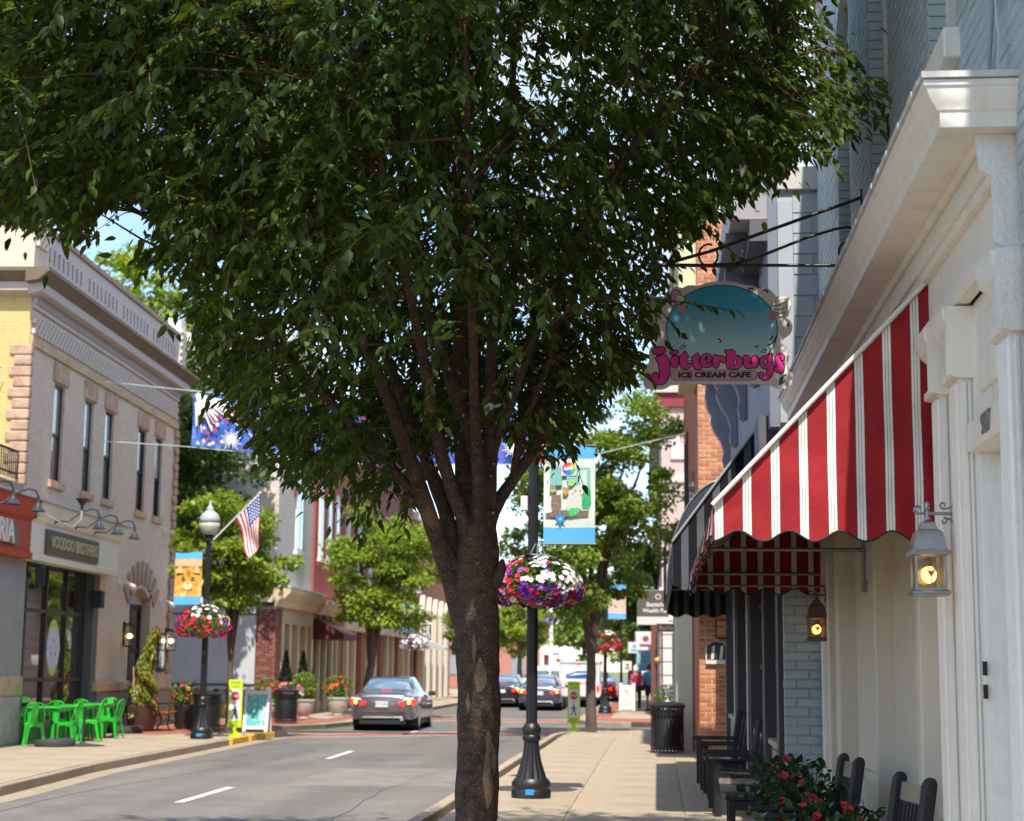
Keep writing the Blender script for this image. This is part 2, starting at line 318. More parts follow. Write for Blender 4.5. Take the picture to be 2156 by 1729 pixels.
def slabby(parent, quads, m, gap=.006, h=.12):
    for q in quads:
        c = Vector((sum(p[0] for p in q)/len(q), sum(p[1] for p in q)/len(q)))
        P = []
        for p in q:
            v = Vector((p[0], p[1]))-c; s = 1-gap*1.4/max(v.length, .1); P.append((v.x*s, v.y*s))
        dz = random.uniform(-.003, .003)
        MB().prism(P, 'z', -h, dz).build('slab', m, parent, loc=(c.x, c.y, 0), bevel=.004)
# right-hand sidewalk
sw = struct('sidewalk', MB().prism([(-2.34,-8),(6,-8),(6,45.6),(.6,45.6),(-.6,45.3),(-1.6,44.5),(-2.2,43.4),(-2.34,42)], 'z', -.3, -.012), concd)
xs = [-2.34, -1.02, .3, 1.64]
ysl = [-8+1.52*i for i in range(33)]
slabby(sw, [[(x0,y0),(x1,y0),(x1,y1),(x0,y1)] for y0, y1 in zip(ysl, ysl[1:]) for x0, x1 in zip(xs, xs[1:]) if y1 < 41.5], conc)
yl = [y for y in ysl if y < 41.5][-1]
slabby(sw, [[(-2.3,yl),(-.6,yl),(-.6,45.25),(-1.6,44.45),(-2.16,43.4)],[(-.6,yl),(1.2,yl),(1.2,45.5),(.6,45.55),(-.6,45.3)],[(1.2,yl),(5.8,yl),(5.8,45.55),(1.2,45.5)]], conc)
def kerbrun(pts, w_, h0, h1, m, parent, gaps=.01, name='kerb', seg=2.2):
    """kerb stones laid along a line, w_ towards the left of travel"""
    P = [Vector(p) for p in pts]
    for a, b in zip(P, P[1:]):
        L_ = (b-a).length; n = max(1, round(L_/seg)); d = (b-a)/n; nn = Vector((-d.y, d.x)).normalized()*w_; e = d.normalized()*gaps/2
        for i in range(n):
            p, q = a+d*i+e, a+d*(i+1)-e
            mb = MB().prism([p[:], q[:], (q+nn)[:], (p+nn)[:]], 'z', h0, h1); mb.build(name, m, parent, bevel=.02)
kerbrun([(-2.5,-8),(-2.5,42),(-2.36,43.5),(-1.72,44.65),(-.65,45.47),(.6,45.78),(6,45.8)], .155, -.3, 0, conc, sw)
# far right sidewalk beyond the side street
sw2 = struct('sidewalk', MB().prism([(-2.5,55),(-2.1,53.4),(-1,52.3),(.6,52),(8,52),(8,130),(-2.5,130)], 'z', -.3, -.01), concw)
flat('brick_paving', [(-2.2,55),(-1.9,53.6),(-.9,52.6),(.6,52.25),(8,52.25),(8,56.6),(-2.2,56.6)], -.004, redbrickpave, sw2)
flat('brick_paving', [(-2.2,57.2),(-1.6,57.2),(-1.6,125),(-2.2,125)], -.004, redbrickpave, sw2)
kerbrun([(8,51.84),(.6,51.84),(-1.08,52.16),(-2.24,53.32),(-2.66,55),(-2.66,130)], -.155, -.3, 0, conc, sw2, seg=3)
# left-hand sidewalk
LK = [(-8.0,6),(-8.35,15),(-8.65,21.8),(-9.13,26.9),(-9.32,33.9),(-9.5,39.7),(-9.3,42)]
def lkx(y):
    for a, b in zip(LK, LK[1:]):
        if a[1] <= y <= b[1]: return a[0]+(b[0]-a[0])*(y-a[1])/(b[1]-a[1])
    return LK[-1][0]
swl = struct('sidewalk', MB().prism([(p[0]-.14, p[1]) for p in LK]+[(-9.7,42.8),(-10.5,43.2),(-14,46.3),(-20,49),(-20,6)], 'z', -.3, -.012), concd)
yy = [6+1.6*i for i in range(23)]
slabby(swl, [[(lkx(y0)-.15-(lkx(y0)+13.2-.15)*f0, y0),(lkx(y0)-.15-(lkx(y0)+13.2-.15)*f1, y0),(lkx(y1)-.15-(lkx(y1)+13.2-.15)*f1, y1),(lkx(y1)-.15-(lkx(y1)+13.2-.15)*f0, y1)] for y0, y1 in zip(yy, yy[1:]) for f0, f1 in ((0,.34),(.34,.67),(.67,1)) if y1 <= 36.5], conc)
flat('brick_paving', [(-9.55,41.2),(-9.45,42.4),(-10.4,43.0),(-13.6,45.6),(-13.6,38.5),(-11.5,38.5)], -.004, redbrickpave, swl)
slabby(swl, [[(-9.6,36.6),(-11.5,36.6),(-11.5,38.4),(-9.62,40.9)],[(-11.55,36.6),(-13.2,36.6),(-13.2,38.4),(-11.55,38.4)]], conc)
kerbrun(LK[:5]+[(-9.4,36.6)], .14, -.3, 0, concd, swl)
kerbrun([(-9.405,36.9),(-9.46,38.6)], .14, -.3, .003, yellowp, swl, seg=5); kerbrun([(-9.465,38.9),(-9.5,39.7),(-9.38,41)], .14, -.3, .003, yellowp, swl, seg=5)
kerbrun([(-9.37,41.1),(-9.3,42),(-9.62,42.75),(-10.5,43.15)], .14, -.3, 0, conc, swl, seg=5)
struct('gutter', MB().add([(x, y, RZ+.003) for x, y in LK]+[(x+.38, y, RZ+.003) for x, y in LK], [(i, i+7, i+8, i+1) for i in range(6)]), concd)
# left sidewalk beyond the alley
FL = [(-15,47.6),(-11.2,44.7),(-10.4,45.0),(-9.4,47.2),(-9.1,49.5),(-9.25,60),(-9.6,130)]
sw3 = struct('sidewalk', MB().prism(FL+[(-30,130),(-30,52)], 'z', -.3, -.01), concw)
flat('brick_paving', [(-14.8,47.8),(-11.2,45.0),(-10.6,45.3),(-9.75,47.3),(-9.5,49.6),(-9.6,60),(-10.3,60),(-10.3,52),(-12,52)], -.004, redbrickpave, sw3)
kerbrun(FL, .15, -.3, 0, conc, sw3, seg=3)

# ================================================================== left: the beige corner building
brickA = mat('beige_painted_brick', (.46,.40,.34), .8, .07, 5, stain=(.33,.27,.22), stain_amt=.35, stain_sc=.9)
def coursed(name, c, sc_=(4.7,14.5), mortar=.82, **k):
    """painted brick too far off to tell the bricks apart: course relief only"""
    m = mat(name, c, **k); t = m.node_tree; b = t.nodes['Principled BSDF']; new = t.nodes.new; kk = t.links.new
    co = new('ShaderNodeTexCoord'); sx = new('ShaderNodeSeparateXYZ'); kk(co.outputs['Object'], sx.inputs[0]); ad = new('ShaderNodeMath'); kk(sx.outputs[0], ad.inputs[0]); kk(sx.outputs[1], ad.inputs[1])
    cb = new('ShaderNodeCombineXYZ'); kk(ad.outputs[0], cb.inputs[0]); kk(sx.outputs[2], cb.inputs[1])
    br = new('ShaderNodeTexBrick'); br.inputs['Scale'].default_value = 1; br.inputs['Brick Width'].default_value = 1/sc_[0]; br.inputs['Row Height'].default_value = 1/sc_[1]; br.inputs['Mortar Size'].default_value = .008
    br.inputs['Color1'].default_value = (1,1,1,1); br.inputs['Color2'].default_value = (.9,.9,.9,1); br.inputs['Mortar'].default_value = (mortar,)*3+(1,)
    kk(cb.outputs[0], br.inputs['Vector'])
    src = b.inputs['Base Color'].links[0].from_socket; mu = new('ShaderNodeMix'); mu.data_type = 'RGBA'; mu.blend_type = 'MULTIPLY'; mu.inputs[0].default_value = 1; kk(src, mu.inputs[6]); kk(br.outputs['Color'], mu.inputs[7]); kk(mu.outputs[2], b.inputs['Base Color'])
    bp = new('ShaderNodeBump'); bp.inputs['Strength'].default_value = .6; bp.inputs['Distance'].default_value = .01; kk(br.outputs['Color'], bp.inputs['Height']); kk(bp.outputs[0], b.inputs['Normal'])
    return m
beige = coursed('beige_brick', (.64,.53,.42), (4.4,13.5), r=.8, var=.07, stain=(.50,.40,.32), stain_amt=.35, stain_sc=.7)
yellowb = coursed('yellow_brick', (.62,.45,.19), (4.4,13.5), r=.8, var=.06)
sandst = mat('sandstone', (.46,.31,.22), .9, .3, 4, bump=1.0, bsc=14, stain=(.30,.17,.10), stain_sc=3)
sandlt = mat('sandstone_light', (.50,.36,.23), .9, .2, 4, bump=.9, bsc=14)
brownc = mat('brown_cornice', (.16,.11,.075), .6, .12, 3, stain=(.09,.06,.04), stain_sc=1)
mauve = mat('mauve_trim', (.46,.40,.375), .6, .08, 4)
darkfr = mat('dark_bronze', (.035,.028,.024), .4, .1, 10)
glassd = glass('window_glass', refl=.42, dark=(.03,.035,.04))
glassb = glass('window_glass_painted_sky', refl=.6, dark=(.36,.43,.46)); glassr = glass('window_glass_warm', refl=.5, dark=(.24,.18,.16)); glassg = glass('window_glass_screen', refl=.25, dark=(.10,.11,.115)); glassw = glass('window_glass_blind', refl=.4, dark=(.45,.46,.50))  # glassb: pale base colour paints bright sky reflections into the panes
blind = mat('window_blind', (.42,.44,.44), .6, .05, 3)
cream = mat('cream_sign', (.76,.71,.61), .55, .06, 3, stain=(.5,.42,.3), stain_sc=1.5)
LB = thing('corner_building', 'two storey beige painted brick corner building with brown cornice and slotted parapet', 'building', (-12.93, 32.8, 0), R(2.3))
# local axes: x outward to the street, y along the facade, z up
W5 = [(1.72,2.45),(3.95,4.62),(5.58,6.3),(8.52,9.3),(10.22,10.95)]
mb = MB()
ys = [0]+[v for p in W5 for v in p]+[12.4]
for a, b in zip(ys[0::2], ys[1::2]): mb.box(-.35, 0, a, b, 4.95, 8.95)
for a, b in W5: mb.box(-.35, 0, a, b, 4.95, 5.5); mb.box(-.35, 0, a, b, 7.62, 8.95)
mb.box(-.35, 0, 5.78, 8.42, 1.2, 4.95); mb.box(-.35, 0, 10.42, 12.4, 1.2, 4.95); mb.box(-.35, 0, 8.42, 10.42, 3.55, 4.95)
mb.box(-9, -.35, .35, 12.4, 4.95, 9.6); mb.box(-.35, 0, .35, 12.4, 8.95, 9.5)
mb.box(-9, -.36, 5.9, 12.38, 0, 4.94)
mb.build('wall', beige, LB)
MB().box(-9, -.001, -.02, .34, 4.95, 9.5).build('end_wall', yellowb, LB)
# parapet with slots
pb = MB().box(-.36, -.25, .9, 12.3, 9.6, 10.74).box(-.25, -.04, .9, 12.3, 10.46, 10.74).box(-.25, -.04, .9, 12.3, 9.6, 10.12)
mbs = MB(); prev = .9; yv = 1.0; k = 0
while yv < 12.1:
    if k % 9 != 8: mbs.box(-.25, -.04, prev, yv, 10.12, 10.46); prev = yv+.12
    yv += .32; k += 1
mbs.box(-.25, -.04, prev, 12.3, 10.12, 10.46)
pb.build('parapet', mauve, LB); mbs.build('parapet_screen', mauve, LB, kind='stuff')
cop = mat('coping_stone', (.28,.22,.16), .9, .35, 6, bump=.8, bsc=20)
for i in range(8): MB().box(-.40, .02, .85+i*1.43, .85+(i+1)*1.43-.02, 10.74, 10.87).build('coping_stone', cop, LB, bevel=.015)
MB().box(-7, .0, -.02, .9, 9.6, 11.5).build('corner_pier', mat('cream_stucco', (.60,.50,.40), .85, .06, 3), LB)
MB().box(-.34, .02, 12.3, 12.9, 9.6, 11.3).build('end_pier', white, LB)
def checker(parent, x, y0, y1, z0, z1, p, m, name='checker_brickwork'):
    mb = MB(); ny = int((y1-y0)/p); nz_ = int((z1-z0)/p)
    for i in range(ny):
        for j in range(nz_):
            if (i+j) % 2 == 0: mb.box(x, x+.07, y0+i*p, y0+(i+1)*p-.004, z0+j*p, z0+(j+1)*p-.004)
    return mb.build(name, m, parent, kind='stuff')
chk = mat('checker_brick', (.60,.53,.48), .8, .06, 8)
checker(LB, .001, .06, 12.3, 8.38, 8.92, .108, chk); checker(LB, .001, .06, .85, 10.25, 11.2, .12, chk); checker(LB, .021, 12.32, 12.88, 9.9, 11.1, .1, chk)
# cornice: gutter, fascia, soffit, corbel table
MB().prism([(0,9.36),(.28,9.40),(.32,9.44),(.46,9.56),(.5,9.58),(.5,9.66),(0,9.66)], 'y', -.5, 12.8).build('gutter', brownc, LB)
MB().prism([(0,9.14),(.25,9.20),(.28,9.22),(.28,9.395),(0,9.355)], 'y', -.28, 12.6).build('fascia', mauve, LB)
MB().prism([(-.5,9.58),(-.5,9.66),(-.02,9.66),(-.02,9.36),(-.28,9.40),(-.46,9.56)], 'x', -9, 0).build('return_cornice', brownc, LB)
MB().prism([(-.28,9.22),(-.28,9.395),(-.02,9.355),(-.02,9.14)], 'x', -9, 0).build('return_fascia', mauve, LB)
dm = MB().box(0, .09, -.04, .04, 0, .12); dmm = None
for i in range(72):
    if dmm is None: dmm = dm.build('corbel', mauve, LB, loc=(.0, .06+i*.172, 9.01))
    else: link('corbel', dmm.data, LB, loc=(.0, .06+i*.172, 9.01))
MB().box(0, .11, 0, 12.4, 9.13, 9.14).build('corbel_shelf', mauve, LB); MB().box(0, .05, 0, 12.4, 8.91, 9.005).build('moulding', mauve, LB)
for i in range(9): MB().box(0, .06, i*1.38, (i+1)*1.38-.012, 8.12, 8.34).build('belt_stone', sandlt, LB, bevel=.01)
for i in range(14):   # quoins at both corners
    z0 = 4.98+i*.225; l = .30 if i % 2 else .2
    mb = MB().box(-l-.1, .07, -.07, l*.45, z0, z0+.215); mb.build('quoin_stone', sandst, LB, bevel=.035)
for i in range(30):
    z0 = 1.2+i*.23; l = .42 if i % 2 else .28
    MB().box(-.3, .08, 12.4-l*.7, 12.5, z0, z0+.22).build('quoin_stone', sandst, LB, bevel=.035)
refl = [0, 1, 1, 2, 3]
for i, (a, b) in enumerate(W5):
    fr = MB().box(-.14,-.06,a,a+.04,5.5,7.62).box(-.14,-.06,b-.04,b,5.5,7.62).box(-.14,-.06,a+.04,b-.04,7.56,7.62).box(-.14,-.07,a+.04,b-.04,6.5,6.56).box(-.14,-.06,a+.04,b-.04,5.5,5.56)
    wf = fr.build('window', darkfr if i < 2 else blackm, LB)
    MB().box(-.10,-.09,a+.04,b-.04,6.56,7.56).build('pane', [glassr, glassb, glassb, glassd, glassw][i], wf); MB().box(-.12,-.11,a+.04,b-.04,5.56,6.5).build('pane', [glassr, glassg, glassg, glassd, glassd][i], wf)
    MB().box(-.30,.07,a-.12,b+.12,5.34,5.5).build('sill', sandlt, LB, bevel=.012)
    MB().box(-.30,.05,a-.14,b+.14,7.64,8.05).build('lintel', sandst, LB, bevel=.02)
# ground floor: stone base, pier, shop window, sign band
stone = mat('grey_stone_base', (.27,.23,.19), .9, .2, 3, bump=.9, bsc=18, stain=(.16,.13,.11), stain_sc=2)
MB().box(-.5, .06, 5.78, 8.42, 0, .96).build('base', stone, LB, bevel=.02); MB().box(-.5, .1, 5.6, 8.42, .96, 1.2).build('base_band', sandlt, LB, bevel=.03)
MB().box(-.5, .06, 10.42, 12.45, 0, .96).build('base', stone, LB, bevel=.02); MB().box(-.5, .12, 10.42, 12.5, .96, 1.35).build('base_band', sandlt, LB, bevel=.04)
greyp = mat('grey_pier', (.30,.29,.285), .8, .08, 3, stain=(.2,.19,.18), stain_sc=1)
MB().box(-.9, -.02, 5.4, 5.78, 0, 3.75).build('pier', mat('grey_pier_dark', (.115,.115,.12), .8, .08, 3), LB)
MB().box(-.6, .12, -1.5, .2, 1.35, 3.8).build('pier', greyp, LB); MB().box(-.6, .16, -1.5, .25, .95, 1.35).build('base_band', sandlt, LB, bevel=.03); MB().box(-.6, .14, -1.5, .23, 0, .95).build('base', mat('white_worn_stone', (.42,.40,.37), .9, .3, 3, bump=.8, bsc=15, stain=(.2,.18,.16), stain_sc=2), LB, bevel=.02)
sw_ = MB()
gy = [.25, 1.25, 2.6, 4.0, 5.3]
for y in gy: sw_.box(-.30, -.2, y-.045, y+.045, .42, 3.75)
for z in (.45, 1.25, 2.72, 3.72): sw_.box(-.295, -.21, .25, 5.3, z-.04, z+.04)
shop = sw_.build('shop_window', darkfr, LB)
gshop = glass('shop_glass', refl=.55, dark=(.045,.035,.03))
for a, b in zip(gy, gy[1:]):
    for z0, z1 in ((.45,1.25),(1.25,2.72),(2.72,3.72)): MB().box(-.27,-.26,a+.04,b-.04,z0+.03,z1-.03).build('pane', gshop, shop)
MB().box(-.3, -.05, .25, 5.35, 0, .4).build('stall_riser', stone, LB)
dc = MB(); 
em = MB()   # window medallion
def oval(cx, cz, rx, rz_, n=26, wob=0): return [(cx+rx*(1+wob*math.cos(9*2*math.pi*i/n))*math.cos(2*math.pi*i/n), cz+rz_*(1+wob*math.sin(7*2*math.pi*i/n))*math.sin(2*math.pi*i/n)) for i in range(n)]
d0 = MB().prism([(y, z) for y, z in oval(3.3, 1.95, .42, .62)], 'x', -.258, -.252).build('window_decal', mat('decal_yellow', (.55,.55,.12), .6, .1, 9), shop)
MB().prism(oval(3.3, 1.94, .46, .46, wob=.05), 'x', -.251, -.247).build('decal_face', mat('decal_lilac', (.60,.54,.68), .6, .25, 14), d0)
for (y, z, c) in ((3.15,1.98,'g'),(3.45,1.98,'g'),(3.15,1.82,'v'),(3.45,1.82,'v'),(3.3,2.1,'v')): MB().prism(oval(y, z, .05, .045, 10), 'x', -.246, -.243).build('decal_mark', mat('decal_green', (.2,.55,.35), .6, 0) if c == 'g' else mat('decal_violet', (.32,.2,.5), .6, 0), d0)
# sign bands
whiteband = cream
MB().prism([(0.02,3.68),(.34,3.68),(.36,3.80),(.30,3.83),(.30,4.45),(.36,4.5),(.48,4.75),(.5,4.86),(.0,4.86)], 'y', -.15, 6.15).build('sign_band', cream, LB)
MB().box(0, .56, -.16, 6.4, 4.86, 4.91).build('band_flashing', greym, LB)
MB().prism([(0.02,3.68),(.34,3.68),(.36,3.80),(.30,3.83),(.30,4.45),(.36,4.5),(.48,4.75),(.5,4.86),(.0,4.86)], 'y', -5.5, -.17).build('red_sign_band', mat('brick_red_paint', (.40,.045,.02), .55, .08, 4), LB)
MB().box(0, .56, -5.5, -.18, 4.86, 4.91).build('band_flashing', greym, LB)
sb = MB().box(.30, .36, .7, 4.35, 3.86, 4.36).build('sign_board', mat('sign_dark', (.10,.085,.06), .5, .2, 6), LB)
text('VOODOO BROTHERS', .36, mat('brass_letter', (.62,.55,.36), .35, .1, 10, metal=.4), sb, face_right(.375, 2.55, 4.11), ext=.012, offset=.004, sx=.92)
sb2 = MB().box(.30, .345, -4.3, -1.0, 3.9, 4.3).build('sign_board', mat('sign_grey', (.12,.11,.10), .5, .1, 6), LB)
text('PIZZERIA', .62, mat('sign_letter_white', (.75,.70,.62), .5, 0), sb2, face_right(.36, -2.55, 4.12), ext=.03, offset=.012, sx=.95)
# pizzeria part left of the corner (one storey, roof terrace)
pz = MB().box(-9, .0, -12, -.17, 3.8, 4.9).box(-9, .0, -12, -1.5, 2.9, 3.8); pz.build('pizzeria_wall', greyp, LB)
MB().box(-9, -.4, -12, -.02, 0, 2.9).build('pizzeria_wall', blackm, LB)
MB().box(-9, .08, -12, -.1, 4.95, 5.2).build('terrace_edge', cop, LB)
rl = MB().box(-.1,-.06,-12,-.1,5.85,5.89).box(-.1,-.06,-12,-.1,5.4,5.43)
for i in range(90): rl.box(-.09,-.07,-.1-i*.12,-.08-i*.12,5.3,5.85)
rl.build('railing', blackm, LB)
# arched doorway with voussoirs
arch = [(8.42+i*.2, 3.2+.36*math.sin(math.pi*i/10)) for i in range(11)]
MB().prism([(8.42,3.56)]+arch[1:-1]+[(10.42,3.56)], 'x', -.35, -.002).build('arch_spandrel', beige, LB)
for i in range(9):
    t = i/8; a = R(140-100*t); c = Vector((9.42, 2.3)); p = c+Vector((math.cos(a)*1.5, math.sin(a)*1.35)); q = c+Vector((math.cos(a)*2.15, math.sin(a)*1.95)); n = Vector((-(q-p).y, (q-p).x)).normalized()*.09
    MB().prism([(p-n)[:], (p+n)[:], (q+n)[:], (q-n)[:]], 'x', -.002, .05).build('voussoir', mat('arch_stone', (.36,.27,.21), .9, .15, 5), LB, bevel=.01)
MB().prism([(8.42,3.15)]+arch+[(10.42,3.15)], 'x', -.3, -.22).build('fanlight', mat('beige_panel', (.45,.38,.32), .8, .05, 4), LB)
dr = MB().box(-.32,-.24,8.42,8.55,0,3.15).box(-.32,-.24,10.29,10.42,0,3.15).box(-.32,-.24,8.42,10.42,3.02,3.15).box(-.32,-.24,9.35,9.49,0,3.1).box(-.31,-.25,8.5,10.3,0,.9).box(-.31,-.25,8.5,10.3,1.9,2.02)
dro = dr.build('door', blackm, LB)
for a, b in ((8.55,9.35),(9.49,10.29)):
    for z0, z1 in ((.9,1.9),(2.02,3.02)): MB().box(-.29,-.28,a,b,z0,z1).build('pane', glassd, dro)
MB().box(-.5,.0,8.3,10.5,0,.1).build('door_step', stone, LB)
mbf = MB().box(.0,.05,11.2,11.9,1.42,2.45).build('menu_frame', blackm, LB); MB().box(.051,.056,11.26,11.84,1.5,2.38).build('menu_glass', glassd, mbf)
# ---------------- wall lamps on the corner building (things of their own)
LM = LB.matrix_basis
def lw(p): return LM @ Vector(p)
bulbm = mat('warm_bulb', (1,.75,.4), .5, 0, em=9, emc=(1,.62,.26))
clearg = glass('clear_glass', tint=(.92,.9,.85), refl=.12)
def wall_lantern(label, p):
    t = thing('wall_lantern', label, 'lantern', lw(p), R(2.3), 'box lanterns beside the arched doorway')
    mb = MB().box(0,.03,-.07,.07,-.28,.3).box(.03,.2,-.02,.02,.24,.27)
    for y in (-.1,.1):
        for x in (.06,.26): mb.box(x-.01,x+.01,y-.01,y+.01,-.3,.22)
    mb.box(.05,.27,-.11,.11,.2,.23).box(.05,.27,-.11,.11,-.32,-.29); mb.build('frame', blackm, t)
    MB().ball((.16,0,-.05), .055).build('bulb', bulbm, t, smooth=180)
    MB().box(.065,.255,-.095,.095,-.28,.2).build('glass', clearg, t)
wall_lantern('small black box lantern between shop pier and arched doorway', (.0,7.95,2.35)); wall_lantern('small black box lantern on the far side of the arched doorway, below rusty quoins', (.0,12.1,2.3))
shadeM = mat('gooseneck_black', (.03,.032,.04), .35, .1, 10)
shade_in = mat('shade_inside', (.6,.55,.4), .5, 0)
def gooseneck(label, y, up=False):
    t = thing('gooseneck_lamp', label, 'lamp', lw((.36, y, 4.56)), R(2.3), 'gooseneck lamps over the shop signs')
    s = 1
    if up: pts = [(0,0,0),(.2,.1,.02),(.42,.25,-.1),(.6,.55,-.18),(.68,.85,.0),(.66,.95,.2)]; e = (.66,.95,.2)
    else: pts = [(0,0,0),(.25,.1,.0),(.45,.35,.22),(.58,.6,.32),(.68,.72,.3),(.72,.76,.18)]; e = (.72,.76,.18)
    MB().tube(pts, .018, 6).build('arm', shadeM if not up else greym, t, smooth=60); MB().lathe([(.06,0),(.06,.03)], 10).build('wall_plate', shadeM, t, rot=(0,R(90),0))
    pr = [(.03,.0),(.035,-.12),(.06,-.16),(.12,-.24),(.15,-.27),(.145,-.275),(.11,-.23),(.05,-.16)]
    if up: pr = [(r, -z*.9) for r, z in pr]
    MB().lathe(pr, 14, c=e).build('shade', shadeM, t, smooth=50)
for k, (y, lab, up) in enumerate([(-4.3,'leftmost gooseneck lamp over the red pizza sign',0),(-2.9,'gooseneck lamp where red sign meets cream sign',0),(-.15,'twisted gooseneck lamp turned upward over cream sign',1),(1.1,'first downward gooseneck lamp right of the upturned one',0),(2.5,'middle gooseneck lamp over the cream sign end',0),(3.9,'last gooseneck lamp at the far end of cream sign',0)]): gooseneck(lab, y, up)
def flood(label, p, rz=0):
    t = thing('spot_light', label, 'spotlight', lw(p), R(2.3)+rz, 'small white spotlights on the beige wall'); MB().lathe([(.06,0),(.06,.04)],10).build('wall_plate', white, t, rot=(0,R(90),0)); MB().tube([(.03,0,0),(.18,.06,-.02)], .025, 6).build('arm', white, t); MB().tube([(.15,.1,0),(.3,.3,-.12)], [.05,.085], 10).build('head', white, t, smooth=60)
flood('white spotlight left of the arched doorway', (0,7.3,3.6)); flood('pair spotlight high by the far quoins', (0,11.4,5.2)); flood('spotlight above the menu frame', (0,11.3,3.3))
t = thing('loudspeaker', 'black outdoor speaker tilted under the cream sign', 'speaker', lw((.0,.45,3.4)), R(2.3)); MB().box(0,.12,-.04,.04,-.05,.05).build('bracket', blackm, t); MB().obox((.3,.1,0), (.10,.13,.19), (.25,0,.3)).build('cabinet', mat('speaker_black', (.02,.022,.03), .6, .1, 10), t, bevel=.02)
t = thing('loudspeaker', 'small black speaker on the dark pier beside the shop door', 'speaker', lw((-.02,5.3,3.1)), R(2.3)); MB().box(0,.25,-.14,.14,-.2,.2).build('cabinet', blackm, t, bevel=.02); MB().lathe([(.09,0),(.09,.01)],14,).build('cone', mat('cone_grey',(.06,.06,.06),.7,0), t, loc=(.25,0,0), rot=(0,R(90),0))
# projecting pub sign behind the cat banner
t = thing('projecting_sign', 'white square sign on white bracket behind the cat banner', 'sign', lw((.0,12.3,3.9)), R(2.3))
MB().tube([(0,0,.35),(.75,0,.35)], .025, 6).tube([(0,0,-.5),(.75,0,-.5)], .025, 6).box(-.0,.04,-.05,.05,-.6,.5).build('bracket', white, t)
p_ = MB().box(.28,.95,-.03,.03,-.62,.5).build('panel', white, t, bevel=.01); MB().box(.38,.85,-.036,-.031,-.5,.12).build('print', mat('sign_print_green',(.05,.12,.09),.6,.3,12), p_); MB().box(.42,.81,-.041,-.037,-.45,.07).build('print', white, p_)
# string-light wires over the terrace, small
t = tag(MB().tube([lw((-.5,-.2,7.6)), lw((-1.5,-3,7.9)), lw((-3,-8,8.6))], .012, 4).build('light_string', blackm), 'dark string light cable hanging from the yellow wall', 'cable')
# ================================================================== white house and its neighbours across the alley
whiteB = coursed('white_brick', (.60,.57,.52), (4.4,13.5), r=.85, var=.05, stain=(.45,.42,.38), stain_amt=.3)
greyst = mat('grey_white_render', (.48,.50,.51), .85, .06, 2, stain=(.36,.36,.35), stain_sc=.6)
redp = mat('red_painted_brick', (.36,.085,.075), .8, .1, 3, stain=(.26,.07,.06), stain_sc=.8)
maroon = mat('maroon_trim', (.22,.035,.045), .7, .1, 4)
tan = mat('tan_paint', (.60,.46,.29), .6, .06, 3); tand = mat('tan_paint_deep', (.47,.36,.24), .65, .08, 3)
dbrick = mat('dark_brick', (.17,.055,.04), .85, .2, 6); dbrick2 = mat('dark_brick_light', (.27,.10,.07), .85, .2, 6); mortar = mat('mortar', (.30,.25,.21), .9, .1, 8)
WH = thing('white_house', 'white brick house with lancet window and tan shop cornice behind small street tree', 'building', (-12.0, 52, 0), R(.6))
MB().box(-9, -.02, 0, 5.6, 3.6, 12).build('wall', whiteB, WH)
MB().box(-9.2, -.62, -.05, .28, .0, 3.6).build('render_wall', greyst, WH); MB().box(-9.2, -.1, -.03, .2, 3.6, 7.2).build('render_wall', mat('cream_render',(.66,.58,.46),.85,.06,2), WH)
MB().box(-9.2,-.6,-.09,-.045,1.0,1.04).box(-9.2,-.6,-.09,-.045,3.2,3.23).build('wall_wire', blackm, WH); MB().box(-9.2,-.65,-.09,-.051,0,.85).build('yellow_base', mat('mustard_base',(.45,.30,.10),.8,.2,3), WH)
MB().box(-.6, .0, -.03, .75, 0, 3.45).build('brick_pier', mortar, WH)
bricks(WH, Matrix.Translation((-.6,-.031,.02)), [(0,.6,0,3.4)], [dbrick,dbrick2,dbrick], bl=.21, bh=.07, gap=.012, limit=200, seed=3)
bricks(WH, Matrix.Translation((.001,0,.02)) @ Matrix.Rotation(R(90),4,'Z'), [(0,.74,0,3.4)], [dbrick,dbrick2,dbrick], bl=.21, bh=.07, gap=.012, limit=90, seed=4)
MB().prism([(0,3.45),(.2,3.45),(.24,3.62),(.5,3.9),(.52,4.05),(0,4.05)], 'y', -.3, 5.6).build('shop_cornice', tan, WH); MB().box(.0,.54,-.32,5.62,4.05,4.1).build('cornice_flashing', mat('zinc',(.5,.53,.57),.4,.1,4), WH)
MB().box(-.3,.05,.76,5.6,2.95,3.45).build('shop_fascia', tand, WH)
for y0 in (.8,2.0,3.3,4.6): MB().box(-.2,.04,y0,y0+.34,0,2.95).build('shop_post', tan, WH)
for y0, y1 in ((1.14,2.0),(2.34,3.3),(3.64,4.6),(4.94,5.6)):
    MB().box(-.25,-.2,y0,y1,.5,2.95).build('shop_pane', glassd, WH); MB().box(-.25,-.05,y0,y1,0,.5).build('stall_riser', tan, WH)
